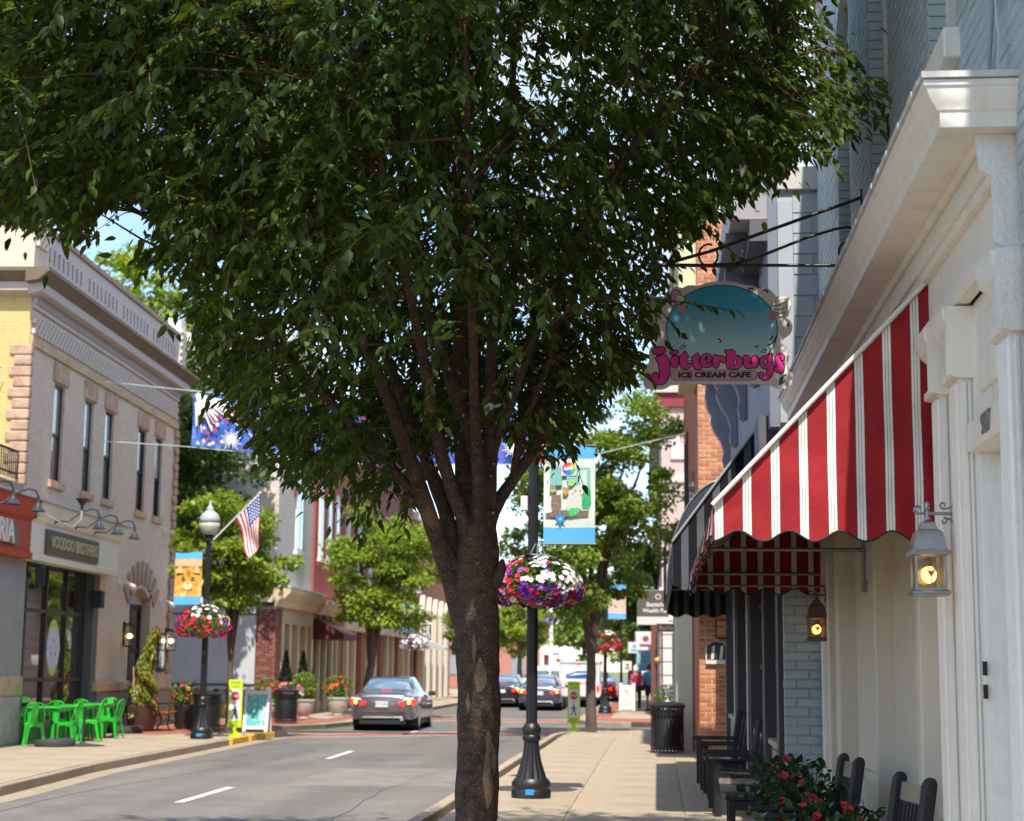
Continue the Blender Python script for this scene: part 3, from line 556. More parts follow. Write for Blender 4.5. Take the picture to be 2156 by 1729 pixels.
def lancet(parent, x, yc, w_, z0, z1, zp, frame, trim):
    n = 10; hw = w_/2
    arc = [(yc-hw+hw*(1-math.cos(math.pi/2*i/n)), z1+(zp-z1)*math.sin(math.pi/2*i/n)) for i in range(n+1)]
    out = arc+[(2*yc-p[0], p[1]) for p in arc[::-1][1:]]
    big = [(yc+(p[0]-yc)*1.35, z1+(p[1]-z1)*1.22) for p in out]
    if trim:
        MB().prism([(yc-hw*1.6,z1-.28),(yc-hw*1.6,z1)]+big+[(yc+hw*1.6,z1),(yc+hw*1.6,z1-.28)], 'x', x, x+.06).build('hood_mould', trim, parent)
    wn_ = MB().prism([(yc-hw,z0)]+out+[(yc+hw,z0)], 'x', x+.01, x+.07).build('window', frame, parent)
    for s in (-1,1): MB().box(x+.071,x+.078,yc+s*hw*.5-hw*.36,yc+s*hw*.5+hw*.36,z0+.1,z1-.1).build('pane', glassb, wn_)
    MB().box(x,x+.14,yc-hw*1.25,yc+hw*1.25,z0-.12,z0).build('sill', white, parent)
lancet(WH, -.02, 3.05, 1.0, 4.9+.5, 7.3+.2, 8.7, white, maroon)
MB().box(-9.1,.25,-.1,5.7,12,12.3).build('roof_edge', white, WH)
RH = thing('red_house', 'red painted brick house front with narrow white windows beside the white house', 'building', (-12.06, 57.62, 0), R(.6))
MB().box(-9,.06,0,5.2,3.4,9.3).build('wall', redp, RH); MB().box(-9,.3,-.02,5.25,9.3,9.75).build('cornice', white, RH); MB().box(-9,.14,-.01,5.2,8.9,9.3).build('frieze', maroon, RH)
for yc in (.9,2.5,4.1): lancet(RH, .06, yc, .62, 5.4, 7.6, 8.0, white, None)
MB().prism([(0,3.4),(.3,3.4),(.55,3.75),(.6,3.95),(0,3.95)], 'y', 0, 5.2).build('shop_cornice', tan, RH)
MB().box(-.5,-.1,0,5.2,0,3.4).build('shop_wall', tand, RH)
for y0 in (0,1.5,2.7,4.0,5.0): MB().box(-.3,.04,y0,y0+.22,0,3.4).build('shop_post', tan, RH)
for y0,y1 in ((.22,1.5),(1.72,2.7),(2.92,4.0),(4.22,5.0)): MB().box(-.12,-.08,y0,y1,.4,2.9).build('shop_pane', glassd, RH)
aw = MB().prism([(.1,3.3),(1.1,2.75),(1.1,2.55),(.1,2.55)], 'y', .4, 3.2).build('awning_box', mat('maroon_awning',(.09,.02,.02),.7,.1,5), RH)
fb = thing('brick_block', 'long reddish brick block with cream pilasters behind the mid street tree', 'building', (-12.12, 62.9, 0), R(.4))
MB().box(-9,.0,0,20,3.3,10.5).build('wall', coursed('mauve_brick',(.27,.11,.09),(4.4,13.5),r=.85,var=.1), fb); MB().box(-9,.35,0,20,10.5,10.9).build('cornice', mat('brown_trim',(.22,.13,.10),.7,.1,4), fb)
MB().box(-.4,-.1,0,20,0,3.3).build('shop_wall', mat('shop_dark',(.10,.06,.05),.6,.2,3), fb); MB().box(-.3,.25,0,20,3.0,3.5).build('shop_cornice', tand, fb)
for i in range(12): MB().box(-.1,.08,i*1.7,i*1.7+(.45 if i%2 else .3),0,3.0).build('pilaster', tan if i%3 else mat('rust_paint',(.32,.12,.08),.7,.1,4), fb)
for i in range(7): MB().box(.0,.05,1.2+i*2.7,2.0+i*2.7,5,7.4).build('window', mat('pale_frame',(.5,.5,.52),.6,.05,4), fb)
gb = thing('brick_shop', 'orange brick shop with white arched pilasters by the gelato sign', 'building', (-12.2, 83.2, 0), R(.4))
MB().box(-9,0,0,16,0,9).build('wall', coursed('orange_brick_far',(.42,.17,.09),(4.4,13.5),r=.85,var=.15), gb); MB().box(-9,.25,-.1,16,9,9.4).build('cornice', white, gb)
for i in range(5):
    y0 = 2.2+i*2.6
    MB().prism([(y0,0),(y0,4.6),(y0+.3,5.3),(y0+.6,4.6),(y0+.6,0)], 'x', .0, .25).build('pilaster', mat('ivory',(.62,.55,.45),.7,.06,3), gb); MB().box(.0,.03,y0+.7,y0+2.5,.5,3).build('shop_window', glassd, gb)
MB().prism([(0.0,3.2),(1.6,2.6),(1.6,2.5),(0,2.6)],'y',.3,2.0).build('awning', mat('grey_awning',(.4,.42,.42),.7,.05,4), gb)
# far end of the street
fr_ = thing('red_apartment_block', 'pinkish brick apartment block with white balconies far down the street', 'building', (-15.5, 132, 0))
MB().box(-12,6.3,0,12,0,9.6).build('wall', coursed('pink_brick_far',(.45,.20,.15),(3,9),r=.9,var=.1), fr_)
for i in range(3):
    MB().box(6.3,7.3,-.6,9,2.7+i*3,2.95+i*3).build('balcony', white, fr_); MB().box(6.3,7.3,-.62,-.56,3.0+i*3,3.9+i*3).build('railing', white, fr_)
for x in (6.45,7.15):
    MB().lathe([(.26,0),(.22,.4),(.17,.5),(.15,8.6),(.25,8.8)], 10, c=(x,-.5,0)).build('column', white, fr_, smooth=40)
MB().box(-12.3,7.6,-.9,12,9.6,10.1).build('cornice', white, fr_)
for i in range(4):
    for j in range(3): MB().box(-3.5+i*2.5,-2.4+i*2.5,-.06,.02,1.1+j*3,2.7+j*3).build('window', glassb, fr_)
# ================================================================== right: blue-grey brick building with white wooden shopfront
bluep = mat('blue_grey_paint', (.40,.47,.51), .62, .07, 5, stain=(.32,.38,.41), stain_amt=.35, stain_sc=2)
bluep2 = mat('blue_grey_paint_b', (.43,.50,.54), .62, .07, 5); bluemort = mat('blue_grey_joint', (.375,.44,.475), .7, .08, 5)
wood = mat('white_shopfront', (.82,.80,.74), .5, .05, 5, bump=.12, bsc=30, stain=(.52,.44,.33), stain_amt=.3, stain_sc=1.6, streak=True)
woodw = mat('weathered_white', (.80,.81,.79), .6, .05, 12, bump=.4, bsc=45, stain=(.50,.50,.48), stain_amt=.25, stain_sc=5, streak=True)
BA = thing('brick_cafe_building', 'blue grey painted brick cafe building with white wooden shopfront and cornice', 'building', (1.62, 0, 0))
WN = [(8.72,9.62),(11.3,12.3),(13.55,14.55)]   # first-floor windows (y), local x = 0 is the wall face
WZ0, WZ1 = 5.02, 7.15
mb = MB(); ys = [5.0]+[v for p in WN for v in p]+[16.48]
for a, b in zip(ys[0::2], ys[1::2]): mb.box(.0, 6, a, b, 4.1, 8.85)
for a, b in WN: mb.box(.0, 6, a, b, 4.1, WZ0); mb.box(.0, 6, a, b, WZ1+.35, 8.85); mb.box(.28, 6, a, b, WZ0, WZ1+.35)
mb.box(.0, 6, 5.0, 7.38, 0, 4.1); mb.box(.55, 6, 7.38, 16.48, 0, 4.1)
mb.build('wall', bluemort, BA)
FL_ = Matrix.Rotation(R(-90), 4, 'Z')          # brick local: u = -y ... outward -x
def facem(x, y, z): return Matrix.Translation((x, y, z)) @ Matrix.Rotation(R(90), 4, 'Z') @ Matrix.Scale(-1, 4, (0,1,0))
# u runs along +y, outward is -x
MU = Matrix(((0,1,0,0),(1,0,0,0),(0,0,1,0),(0,0,0,1)))
holes = [(a, b, WZ0-.05, WZ1+.35) for a, b in WN]
bricks(BA, MU, [(6.4,16.48,4.3,8.75),(6.6,7.37,1.0,4.3)], [bluep,bluep,bluep2], bl=.2, bh=.067, gap=.008, d=.005, holes=holes, limit=300, seed=5)
for a, b in WN:                                # brick jamb facing the camera, arch, window
    jb = MB()
    for i in range(int((WZ1+.2-WZ0)/.075)): jb.box(.0, .26, b-.012, b+.001, WZ0+i*.075, WZ0+i*.075+.066)
    jb.build('jamb_brickwork', bluep, BA, kind='stuff')
    n = 10; c = (a+b)/2; hw = (b-a)/2
    arc = [(c-hw*math.cos(math.pi*i/n), WZ1+.33*math.sin(math.pi*i/n)) for i in range(n+1)]
    MB().prism([(a,WZ1+.36)]+arc+[(b,WZ1+.36)], 'x', .001, .28).build('arch_head', bluep, BA)
    f = MB().box(.1,.2,a,a+.11,WZ0,WZ1+.05).box(.1,.2,b-.11,b-.013,WZ0,WZ1+.05).box(.1,.2,a+.11,b-.11,WZ0,WZ0+.08).box(.12,.19,a+.11,b-.11,6.1,6.18).prism([(a,WZ1)]+[(p[0], p[1]-.01) for p in arc]+[(b,WZ1)], 'x', .1, .2)
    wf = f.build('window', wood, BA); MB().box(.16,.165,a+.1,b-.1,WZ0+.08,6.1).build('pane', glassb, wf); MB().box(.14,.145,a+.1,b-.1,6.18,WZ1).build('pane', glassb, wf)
    MB().box(-.09,.2,a-.08,b+.08,WZ0-.17,WZ0).build('sill', wood, BA, bevel=.012)
# --- cornice (profile x outward negative)
Y0, Y1 = 7.42, 16.3
prof = [(.0,4.03),(-.20,4.03),(-.345,4.03),(-.345,4.10),(-.36,4.11),(-.365,4.125),(-.385,4.15),(-.40,4.185),(-.405,4.205),(-.42,4.215),(-.42,4.24),(.0,4.26)]
ce = lambda p: Y0-.12+(.42+p)*.6          # mitred end return
Vc = [(p, Y1, z) for p, z in prof]+[(p, ce(p), z) for p, z in prof]+[(.02, ce(p), z) for p, z in prof]; kc = len(prof)
MB().add(Vc, [(i, i+1, kc+i+1, kc+i) for i in range(kc-1)]+[(kc+i, kc+i+1, 2*kc+i+1, 2*kc+i) for i in range(kc-1)]+[tuple(range(kc))]).build('cornice', wood, BA, smooth=25)
fl = MB(); n = 60
for i in range(n):
    a, b = Y0-.015+(Y1-Y0+.03)*i/n, Y0-.015+(Y1-Y0+.03)*(i+1)/n; fl.box(-.435+random.uniform(-.003,.003), .0, a, b, 4.243+random.uniform(0,.004), 4.275)
fl.box(-.43,.0,Y0-.135,Y0-.014,4.246,4.275).build('cornice_flashing', mat('flashing',(.6,.6,.6),.6,.15,10, stain=(.22,.17,.12), stain_sc=14), BA)
MB().prism([(.0,3.83),(-.09,3.83),(-.10,3.86),(-.10,3.99),(-.14,4.0),(-.16,4.028),(.0,4.028)], 'y', Y0+.08, Y1).build('bed_mould', wood, BA, smooth=25)
dme = None
for i in range(112):
    y = Y0+.10+i*.079
    if dme is None: dme = MB().box(-.125,-.10,0,.052,3.872,3.985).build('dentil', wood, BA, loc=(0,y,0))
    else: link('dentil', dme.data, BA, loc=(0,y,0))
MB().box(-.05,.5,Y0+.08,Y1,3.60,3.83).build('frieze', wood, BA); MB().prism([(.0,3.50),(-.07,3.50),(-.085,3.53),(-.085,3.57),(-.06,3.60),(.0,3.60)], 'y', Y0+.08, Y1).build('architrave', wood, BA, smooth=25)
# stepped end board of the entablature, with peeling paint
MB().prism([(.03,3.2),(-.06,3.2),(-.06,3.5),(-.10,3.53),(-.10,3.83),(-.15,3.86),(-.17,4.03),(.03,4.028)], 'y', Y0+.03, Y0+.075).build('end_board', woodw, BA)
# --- pilasters, door bay, panelled bays
def pilaster(y0, y1, x, m=wood):
    d = .09
    MB().box(x, .5, y0, y1, 0, 3.5).build('pilaster', m, BA)
    MB().box(x-.02, .4, y0-.015, y1+.015, 0, .42).build('plinth', m, BA, bevel=.008)
    fl_ = MB(); k = 5; wd = (y1-y0-.06)/k
    for i in range(k): fl_.tube([(x-.001, y0+.03+(i+.5)*wd, .5), (x-.001, y0+.03+(i+.5)*wd, 3.1)], wd*.36, 6)
    fl_.build('fluting', m, BA, smooth=60)
    for s in range(5): MB().box(x+.02+s*.024, x+.034+s*.024, y0-.012, y0-.0005, .5, 3.1).build('bead', m, BA)
    cp_ = [(x,3.12),(x-.04,3.13),(x-.04,3.17),(x-.015,3.18),(x-.015,3.34),(x-.06,3.38),(x-.085,3.44),(x-.085,3.49),(x+.2,3.49),(x+.2,3.12)]
    MB().prism(cp_, 'y', y0-.04, y1+.04).build('capital', m, BA, smooth=25)
    MB().prism([(y0-.04,3.13),(y0-.075,3.38),(y0-.09,3.44),(y0-.09,3.488),(y0-.03,3.488),(y0-.03,3.13)], 'x', x-.07, x+.15).build('capital_return', m, BA)
pilaster(7.5, 7.78, -.035, woodw)
pilaster(8.72, 8.98, -.05); pilaster(9.25, 9.5, -.06)
MB().box(.12,.5,7.78,8.72,0,2.72).build('door_panel', woodw, BA)
MB().box(.02,.5,7.78,7.84,0,3.5).box(.02,.5,8.6,8.72,0,3.5).build('door_jamb', woodw, BA, bevel=.006)
lint = MB().box(-.03,.5,7.80,8.66,2.72,2.87).build('door_lintel', wood, BA, bevel=.012); MB().box(.02,.4,7.84,8.6,2.87,3.5).build('transom_frame', wood, BA); MB().box(-.005,.3,7.98,8.46,3.0,3.38).build('transom_panel', wood, BA, bevel=.02)
text('927', .15, mat('house_number',(.25,.26,.27),.4,.1,20,metal=.5), lint, Matrix.Translation((-.035, 8.13, 2.80)) @ Matrix.Rotation(R(-90),4,'Z') @ Matrix.Rotation(R(90),4,'X'), name='house_number', ext=.006, offset=-.001)
for z in (1.51,1.625): hp = MB().box(.0,.02,8.575,8.6,z-.035,z+.035).build('hinge_plate', blackm, BA)

MB().box(.03,.5,8.98,9.25,0,3.5).build('panel', wood, BA)
creamp = mat('cream_panel', (.72,.66,.56), .55, .04, 3)
MB().box(.1,.5,9.5,16.4,0,3.5).build('shop_panel', creamp, BA)
for y0, y1, x in ((10.42,10.58,-.03),(12.5,12.62,-.03),(14.8,15.1,-.05),(15.35,15.5,-.08)): MB().box(x,.3,y0,y1,0,3.5).build('post', creamp, BA, bevel=.01)
for y0, y1 in ((9.56,10.4),(10.62,12.46),(12.66,14.76)):
    MB().box(.05,.11,y0+.05,y1-.05,.75,.82).build('rail', creamp, BA)
MB().box(-.05,.3,16.25,16.42,0,3.5).build('end_post', wood, BA, bevel=.01)
MB().box(.0,.1,9.5,16.3,0,.12).build('plinth', blackm, BA)
# cables clipped to the upper wall
wirem = mat('white_cable',(.55,.58,.6),.6,.05,5)
MB().tube([(-.02,7.72,5.12),(-.03,7.66,5.06),(-.04,7.55,5.02),(-.05,7.42,5.10),(-.05,7.1,5.22),(-.05,6.6,5.3)], .008, 6).build('cable', wirem, BA, smooth=60)
MB().tube([(-.02,7.9,4.28),(-.03,7.78,4.5),(-.04,7.62,4.7),(-.05,7.45,4.8),(-.05,7.0,4.84),(-.05,6.5,4.86)], .012, 6).build('cable', mat('grey_cable',(.35,.38,.4),.6,.05,5), BA, smooth=60)
MB().tube([(-.05,7.6,4.95),(-.05,7.5,4.7),(-.05,7.45,4.5),(-.05,7.5,4.3)], .006, 6).build('cable', wirem, BA, smooth=60)

# ================================================================== red striped awning
red = (.285,.016,.021); wht = (.74,.71,.66); grn = (.03,.11,.09)
bands = [(.32,.335,grn),(.335,.42,wht),(.42,.437,grn),(.437,.522,wht),(.522,.539,grn),(.539,.63,wht),(.63,.645,grn)]
stx = stripemat('awning_stripe_across', 'X', .162, bands, red, off=.05); sty = stripemat('awning_stripe_along', 'Y', .162, bands, red)
AW = thing('awning', 'red awning with white stripes and scalloped valance over the cafe front', 'awning', (0, 0, 0))
XW, XF, ZT, ZF, ZB = 1.60, .315, 3.86, 2.52, 2.335
def scallop(u, per=.29, dep=.06): return dep*abs(math.cos(math.pi*u/per))**2.2
def endpanel(y, m, amp):
    nx, nz2 = 100, 14; V = []; F = []
    for i in range(nx+1):
        x = XF+(XW-XF)*i/nx; zt = ZF+(ZT-ZF)*i/nx; zb = ZB+scallop(x-XF-.145)
        for j in range(nz2+1):
            t = j/nz2; z = zb+(zt-zb)*t
            dy = amp*(math.sin(x*19)*.6+math.sin(x*31+z*5))*(1-t)**1.5*.5 + amp*1.6*math.sin((x+z*.7)*9)*(1-abs(2*t-1))*.6
            V.append((x, y+dy, z))
    for i in range(nx):
        for j in range(nz2): a = i*(nz2+1)+j; F.append((a, a+nz2+1, a+nz2+2, a+1))
    o = MB().add(V, F).build('end_panel', m, AW, smooth=180)
    MB().tube([V[i*(nz2+1)] for i in range(nx+1)], .006, 5).build('scallop_binding', blackm, o, smooth=180)
    return o
endpanel(9.6, stx, .014); endpanel(16.40, stx, .006)
V = []; F = []; ny = 150; nj = 8
for i in range(ny+1):
    y = 9.6+6.8*i/ny
    for j in range(nj+1):
        t = j/nj; sag = -.02*math.sin(math.pi*t)*(1+.5*math.sin(y*2.5)); V.append((XF+(XW-XF)*t, y, ZF+(ZT-ZF)*t+sag))
for i in range(ny):
    for j in range(nj): a = i*(nj+1)+j; F.append((a, a+1, a+nj+2, a+nj+1))
MB().add(V, F).build('roof_panel', sty, AW, smooth=180)
V = []; F = []; ny = 300
for i in range(ny+1):
    y = 9.6+6.8*i/ny; wv = .012*math.sin(y*27)+.008*math.sin(y*61)
    V += [(XF, y, ZF), (XF-.005+wv*.5, y, (ZF+ZB)/2), (XF-.01+wv, y, ZB-.02+scallop(y-9.6))]
for i in range(ny): F += [(3*i, 3*i+1, 3*i+4, 3*i+3), (3*i+1, 3*i+2, 3*i+5, 3*i+4)]
vo = MB().add(V, F).build('valance', sty, AW, smooth=180)
MB().tube([V[3*i+2] for i in range(ny+1)], .006, 5).build('scallop_binding', blackm, vo)
MB().tube([(XW-.005,9.575,ZT+.02),(XF,9.575,ZF+.02)], .014, 8).build('edge_piping', mat('piping_cream',(.7,.66,.6),.6,.05,5), AW, smooth=60)
MB().box(XW-.02,XW+.012,9.57,9.9,ZT-.1,ZT+.05).build('head_bar', mat('awning_red',red,.8,.1,5), AW)
stx2 = stripemat('awning_side_curtain', 'X', .05, [(.3,.42,wht),(.42,.47,grn),(.47,.6,wht),(.6,.65,grn),(.65,.8,wht)], red, off=.02)
V = []; F = []
for i in range(9):
    for j in range(13): V.append((1.565+.055*i/8, 9.56+.012*math.sin(i*2.2+j*.5), 2.3+1.05*j/12))
for i in range(8):
    for j in range(12): a = i*13+j; F.append((a,a+13,a+14,a+1))
MB().add(V, F).build('side_curtain', stx2, AW, smooth=180)
steel = mat('awning_steel',(.30,.27,.25),.4,.15,10,metal=.7)
fm = MB()
for y in (9.66,13.0,16.3): fm.tube([(XF+.02,y,2.53),(XW,y,2.53)], .016, 8).tube([(XF+.02,y,2.52),(XW-.01,y,ZT-.03)], .014, 8).tube([(XW-.02,y,2.3),(XW-.02,y,ZT)], .016, 8)
for x in (XF+.02,): fm.tube([(x,9.66,2.53),(x,16.3,2.53)], .016, 8)
fm.tube([(XF+.02,16.2,2.41),(XW,16.2,2.41)], .012, 8).tube([(1.1,9.66,3.3),(1.1,16.3,3.3)], .014, 8)
fm.build('frame', steel, AW, smooth=60)
ch = MB()
for k in range(9): ch.tube([(1.57,12.9,2.5-k*.025),(1.575,12.9,2.485-k*.025)], .007, 5)
ch.box(1.55,1.59,12.87,12.93,2.2,2.29).build('chain', steel, AW)

# ================================================================== lanterns on the shopfront
pewter = mat('pewter', (.36,.37,.39), .38, .12, 14, metal=.75, stain=(.25,.2,.15), stain_sc=6)
copperp = mat('worn_copper', (.22,.14,.11), .5, .2, 10, metal=.5)
amber = glass('seeded_glass', tint=(.85,.70,.52), refl=.16, rough=.08)
bulbA = mat('lantern_bulb', (1,.8,.4), .5, 0, em=3.2, emc=(1,.58,.16))
def lantern(label, loc, body, s=1.0):
    t = thing('wall_lantern', label, 'lantern', loc, 0, 'amber lanterns on the white shopfront')
    def sq(prof, m, nm, par=t, smooth=None):
        mb = MB(); V = []
        for r, z in prof: V += [(-r*s,-r*s,z*s),(r*s,-r*s,z*s),(r*s,r*s,z*s),(-r*s,r*s,z*s)]
        n = len(prof); F = [(i*4+k, i*4+(k+1)%4, (i+1)*4+(k+1)%4, (i+1)*4+k) for i in range(n-1) for k in range(4)]+[(3,2,1,0),tuple(range(4*n-4,4*n))]
        return mb.add(V, F).build(nm, m, par, smooth=smooth)
    # z = 0 at the underside
    sq([(.092,0),(.092,.006),(.1,.012),(.1,.02),(.086,.028),(.082,.04)], body, 'base')
    fr = MB()
    for a in (-1,1):
        for b in (-1,1): fr.obox((a*.076*s,b*.076*s,.125*s),(.007*s,.007*s,.09*s))
    fr.build('frame', body, t)
    sq([(.078,.205),(.098,.212),(.104,.225),(.098,.236),(.088,.238),(.084,.25),(.078,.30),(.066,.335),(.05,.348),(.045,.35),(.045,.356),(.034,.385),(.02,.392)], body if body is pewter else copperp, 'roof', smooth=40)
    MB().lathe([(.01,.39),(.018,.40),(.018,.41),(.011,.42),(.011,.455),(.018,.46),(.012,.475),(.015,.487),(.003,.50)], 10, c=(0,0,0)).build('finial', body, t, smooth=60)
    for rot in range(4): MB().poly([(-.07*s,-.078*s,.04*s),(.07*s,-.078*s,.04*s),(.07*s,-.078*s,.205*s),(-.07*s,-.078*s,.205*s)]).build('pane', amber, t, rot=(0,0,R(90*rot)))
    cm = MB()
    for k in (-1,1):
        for q in (.028,.045,.062): cm.tube([(0,-.081*s,(.10+.3*(.062-q))*s)]+[(k*q*u*s,-.081*s,(.10+.3*(.062-q)+(.055)*math.sin(u*1.5))*s) for u in (.3,.6,.85,1)], .0028*s, 4)
    cm.tube([(0,-.081*s,.04*s),(0,-.081*s,.13*s)], .003*s, 4).tube([(-.07*s,-.081*s,.15*s),(0,-.081*s,.178*s),(.07*s,-.081*s,.15*s)], .0016*s, 4).build('leaf_tracery', body, t)
    MB().ball((0,0,.112*s), .04*s, 10, sz=1.15).build('bulb', bulbA, t, smooth=180); MB().lathe([(.016,.15),(.016,.2)],10).build('socket', copperp, t)
    br = MB(); wx = .17
    br.tube([(-.0,0,.435),(wx,0,.435)], .009, 8)
    def spiral(c, r0, turns, st, flip=1): return [(c[0]+flip*(r0*(1-.75*i/24))*math.cos(st+turns*2*math.pi*i/24), 0, c[1]+(r0*(1-.75*i/24))*math.sin(st+turns*2*math.pi*i/24)) for i in range(25)]
    br.tube([(0,0,.435),(-.03,0,.435)]+spiral((-.045,.46), .026, .8, -math.pi/2, -1), .007, 6)
    br.tube([(wx,0,.53),(wx-.02,0,.49),(wx-.06,0,.462)]+spiral((wx-.085,.48), .02, .9, -math.pi/2, -1), .006, 6)
    br.tube([(wx,0,.34),(wx-.015,0,.37),(wx-.05,0,.405),(wx-.08,0,.413)]+spiral((wx-.085,.395), .019, .9, math.pi/2, -1), .006, 6)
    br.tube([(wx,0,.34)]+spiral((wx-.02,.325), .018, .9, 0, 1), .005, 6)
    br.box(wx, wx+.012, -.02, .02, .3, .58).build('bracket', body, t, smooth=60)
lantern('pewter lantern with glowing amber glass in front of white pilaster near the awning corner', (1.425, 8.95, 2.0), pewter)
lantern('smaller looking copper lantern glowing before the blue brick side wall', (1.50, 16.05, 1.885), copperp)

# ================================================================== hanging cafe sign on its iron bracket
SG = thing('hanging_sign', 'cloud shaped jitterbugs ice cream cafe sign hanging from iron bracket', 'sign', (0, 12.9, 0))
def sp(zx, zy):  # sign drawing grid -> metres (x, z)
    p = PY((2550+zx*.27829)/1.85946, (1080+zy*.27829)/1.85946, 12.9); return (p.x, p.z)
outl = [(-110,1545),(-120,1440),(-60,1300),(-20,1150),(-40,1050),(40,960),(-20,880),(-80,800),(-60,690),(-130,610),(-90,560),(-20,540),(-110,470),(-150,360),(-90,290),(0,270),(60,300),(150,290),(190,300),(210,230),(280,170),(370,160),(440,180),(500,140),(580,135),(650,150),(800,95),(1000,75),(1180,95),(1320,140),(1400,140),(1470,165),(1500,190),(1570,170),(1650,185),(1720,250),(1750,300),(1850,290),(1930,300),(1965,360),(1960,480),(1930,560),(1880,600),(1940,620),(1980,680),(1985,760),(1950,830),(1880,870),(1860,900),(1820,930),(1850,970),(1930,1040),(1950,1100),(1930,1180),(1910,1290),(1960,1330),(1995,1420),(1975,1530),(1920,1590),(1840,1595),(1750,1580),(1690,1550),(1640,1525),(1500,1530),(900,1525),(280,1530),(230,1570),(160,1600),(60,1600),(-60,1590)]
def smooth2(pts, it=2):
    for _ in range(it):
        q = []
        for a, b in zip(pts, pts[1:]+pts[:1]): q += [(a[0]*.75+b[0]*.25, a[1]*.75+b[1]*.25), (a[0]*.25+b[0]*.75, a[1]*.25+b[1]*.75)]
        pts = q
    return pts
greyb = mat('sign_white', (.74,.72,.66), .5, .05, 3, stain=(.45,.42,.36), stain_amt=.3, stain_sc=6)
pan = MB().prism([sp(*p) for p in smooth2(outl)], 'y', -.012, .012).build('panel', greyb, SG)
pan_y = -.012
skyb = bpy.data.materials.new('sign_blue'); skyb.use_nodes = True
_t = skyb.node_tree; _b = _t.nodes['Principled BSDF']; _c = _t.nodes.new('ShaderNodeTexCoord'); _s = _t.nodes.new('ShaderNodeSeparateXYZ'); _m = _t.nodes.new('ShaderNodeMapRange'); _r = _t.nodes.new('ShaderNodeValToRGB')
_t.links.new(_c.outputs['Generated'], _s.inputs[0]); _t.links.new(_s.outputs[2], _r.inputs[0]); _r.color_ramp.elements[0].color = (.45,.68,.68,1); _r.color_ramp.elements[1].color = (.02,.36,.60,1); _r.color_ramp.elements[0].position = .1; _r.color_ramp.elements[1].position = .75; _t.links.new(_r.outputs[0], _b.inputs['Base Color']); _b.inputs['Roughness'].default_value = .45
ink = mat('sign_ink', (.012,.014,.02), .5, 0); pink = mat('sign_magenta', (.74,.015,.27), .45, .1, 6); pinkl = mat('sign_pink', (.62,.33,.45), .5, .06, 6); purp = mat('sign_purple', (.22,.14,.32), .5, .1, 6); coneM = mat('sign_cone', (.55,.28,.26), .6, .2, 30)
ov = [(990+775*math.cos(2*math.pi*i/56), 760+615*math.sin(2*math.pi*i/56)) for i in range(56)]
ov = [p for p in ov if p[1] < 1200]
def lay(pts, z0, m, nm, th=.002, par=pan): return MB().prism([sp(*p) for p in pts], 'y', pan_y-z0-th, pan_y-z0).build(nm, m, par)
lay([(990+(x-990)*1.018, 760+(y-760)*1.022) for x, y in ov], .0005, ink, 'oval_outline'); lay(ov, .003, skyb, 'oval')
def stroke(pts, wpx, m, nm, z0=.006):
    mb = MB(); r = wpx*.27829/1.85946/FPX*12.9/2
    P = [sp(*p) for p in pts]; L_, Rr = [], []
    for i, p in enumerate(P):
        a = P[max(i-1,0)]; b = P[min(i+1,len(P)-1)]; d = Vector((b[0]-a[0], b[1]-a[1])); d = d.normalized() if d.length > 0 else Vector((1,0)); n = Vector((-d.y, d.x))*r
        L_.append((p[0]+n.x, pan_y-z0, p[1]+n.y)); Rr.append((p[0]-n.x, pan_y-z0, p[1]-n.y))
    k = len(P); mb.add(L_+Rr, [(i, i+1, k+i+1, k+i) for i in range(k-1)]); return mb.build(nm, m, pan)
for pts in ([(1360,200),(1390,185),(1420,185),(1435,198)],[(1570,215),(1620,205),(1640,250)],[(1900,690),(1925,680),(1930,705),(1920,725)],[(1660,910),(1695,880),(1705,845)],[(1630,985),(1690,960),(1740,900),(1762,840)],[(1450,1000),(1480,1005),(1500,990)],[(930,900),(960,895),(975,930),(955,950)]): stroke(pts, 22, ink, 'motion_mark')
def note(x, y, s=1):
    for dx, dy in ((0,0),(62*s,10*s)): lay([(x+dx+22*s*math.cos(a*.628), y+dy+13*s*math.sin(a*.628)) for a in range(10)], .006, ink, 'music_note')
    lay([(x+14*s,y),(x+24*s,y),(x+44*s,y-62*s),(x+34*s,y-64*s)], .0063, ink, 'music_note'); lay([(x+76*s,y+10*s),(x+86*s,y+10*s),(x+118*s,y-52*s),(x+108*s,y-54*s)], .0066, ink, 'music_note'); lay([(x+34*s,y-64*s),(x+118*s,y-54*s),(x+112*s,y-34*s),(x+30*s,y-44*s)], .0069, ink, 'music_note')
note(40,445); note(405,1025,.7); note(1548,1080,.7)
# cones of ice cream (the dancing figures themselves are left out)
lay([(355,430),(470,400),(480,470),(440,560)], .006, coneM, 'cone')
for cx, cy, r, m in ((310,370,62,pinkl),(345,280,66,pinkl),(405,345,58,greyb)):
    lay([(cx+(r+10)*math.cos(a*.45), cy+(r+10)*math.sin(a*.45)) for a in range(14)], .0065+cx*1e-6, ink, 'scoop_outline', .001); lay([(cx+r*math.cos(a*.45), cy+r*math.sin(a*.45)) for a in range(14)], .008+cx*1e-6, m, 'scoop', .001)
lay([(1690,490),(1810,545),(1610,690)], .0085, coneM, 'cone', .001)
sw_p = [(1680,500),(1690,410),(1780,350),(1880,335),(1910,360),(1890,420),(1910,470),(1880,520),(1860,570),(1810,580)]
lay([(1790+(x-1790)*1.07, 450+(y-450)*1.07) for x, y in sw_p], .0055, ink, 'swirl_outline', .001); lay(sw_p, .007, greyb, 'swirl', .001)
for pts in ([(1700,430),(1790,420),(1880,380)],[(1720,470),(1800,490),(1895,450)],[(1760,520),(1820,540),(1870,520)]): stroke(pts, 12, ink, 'swirl_line', .0095)
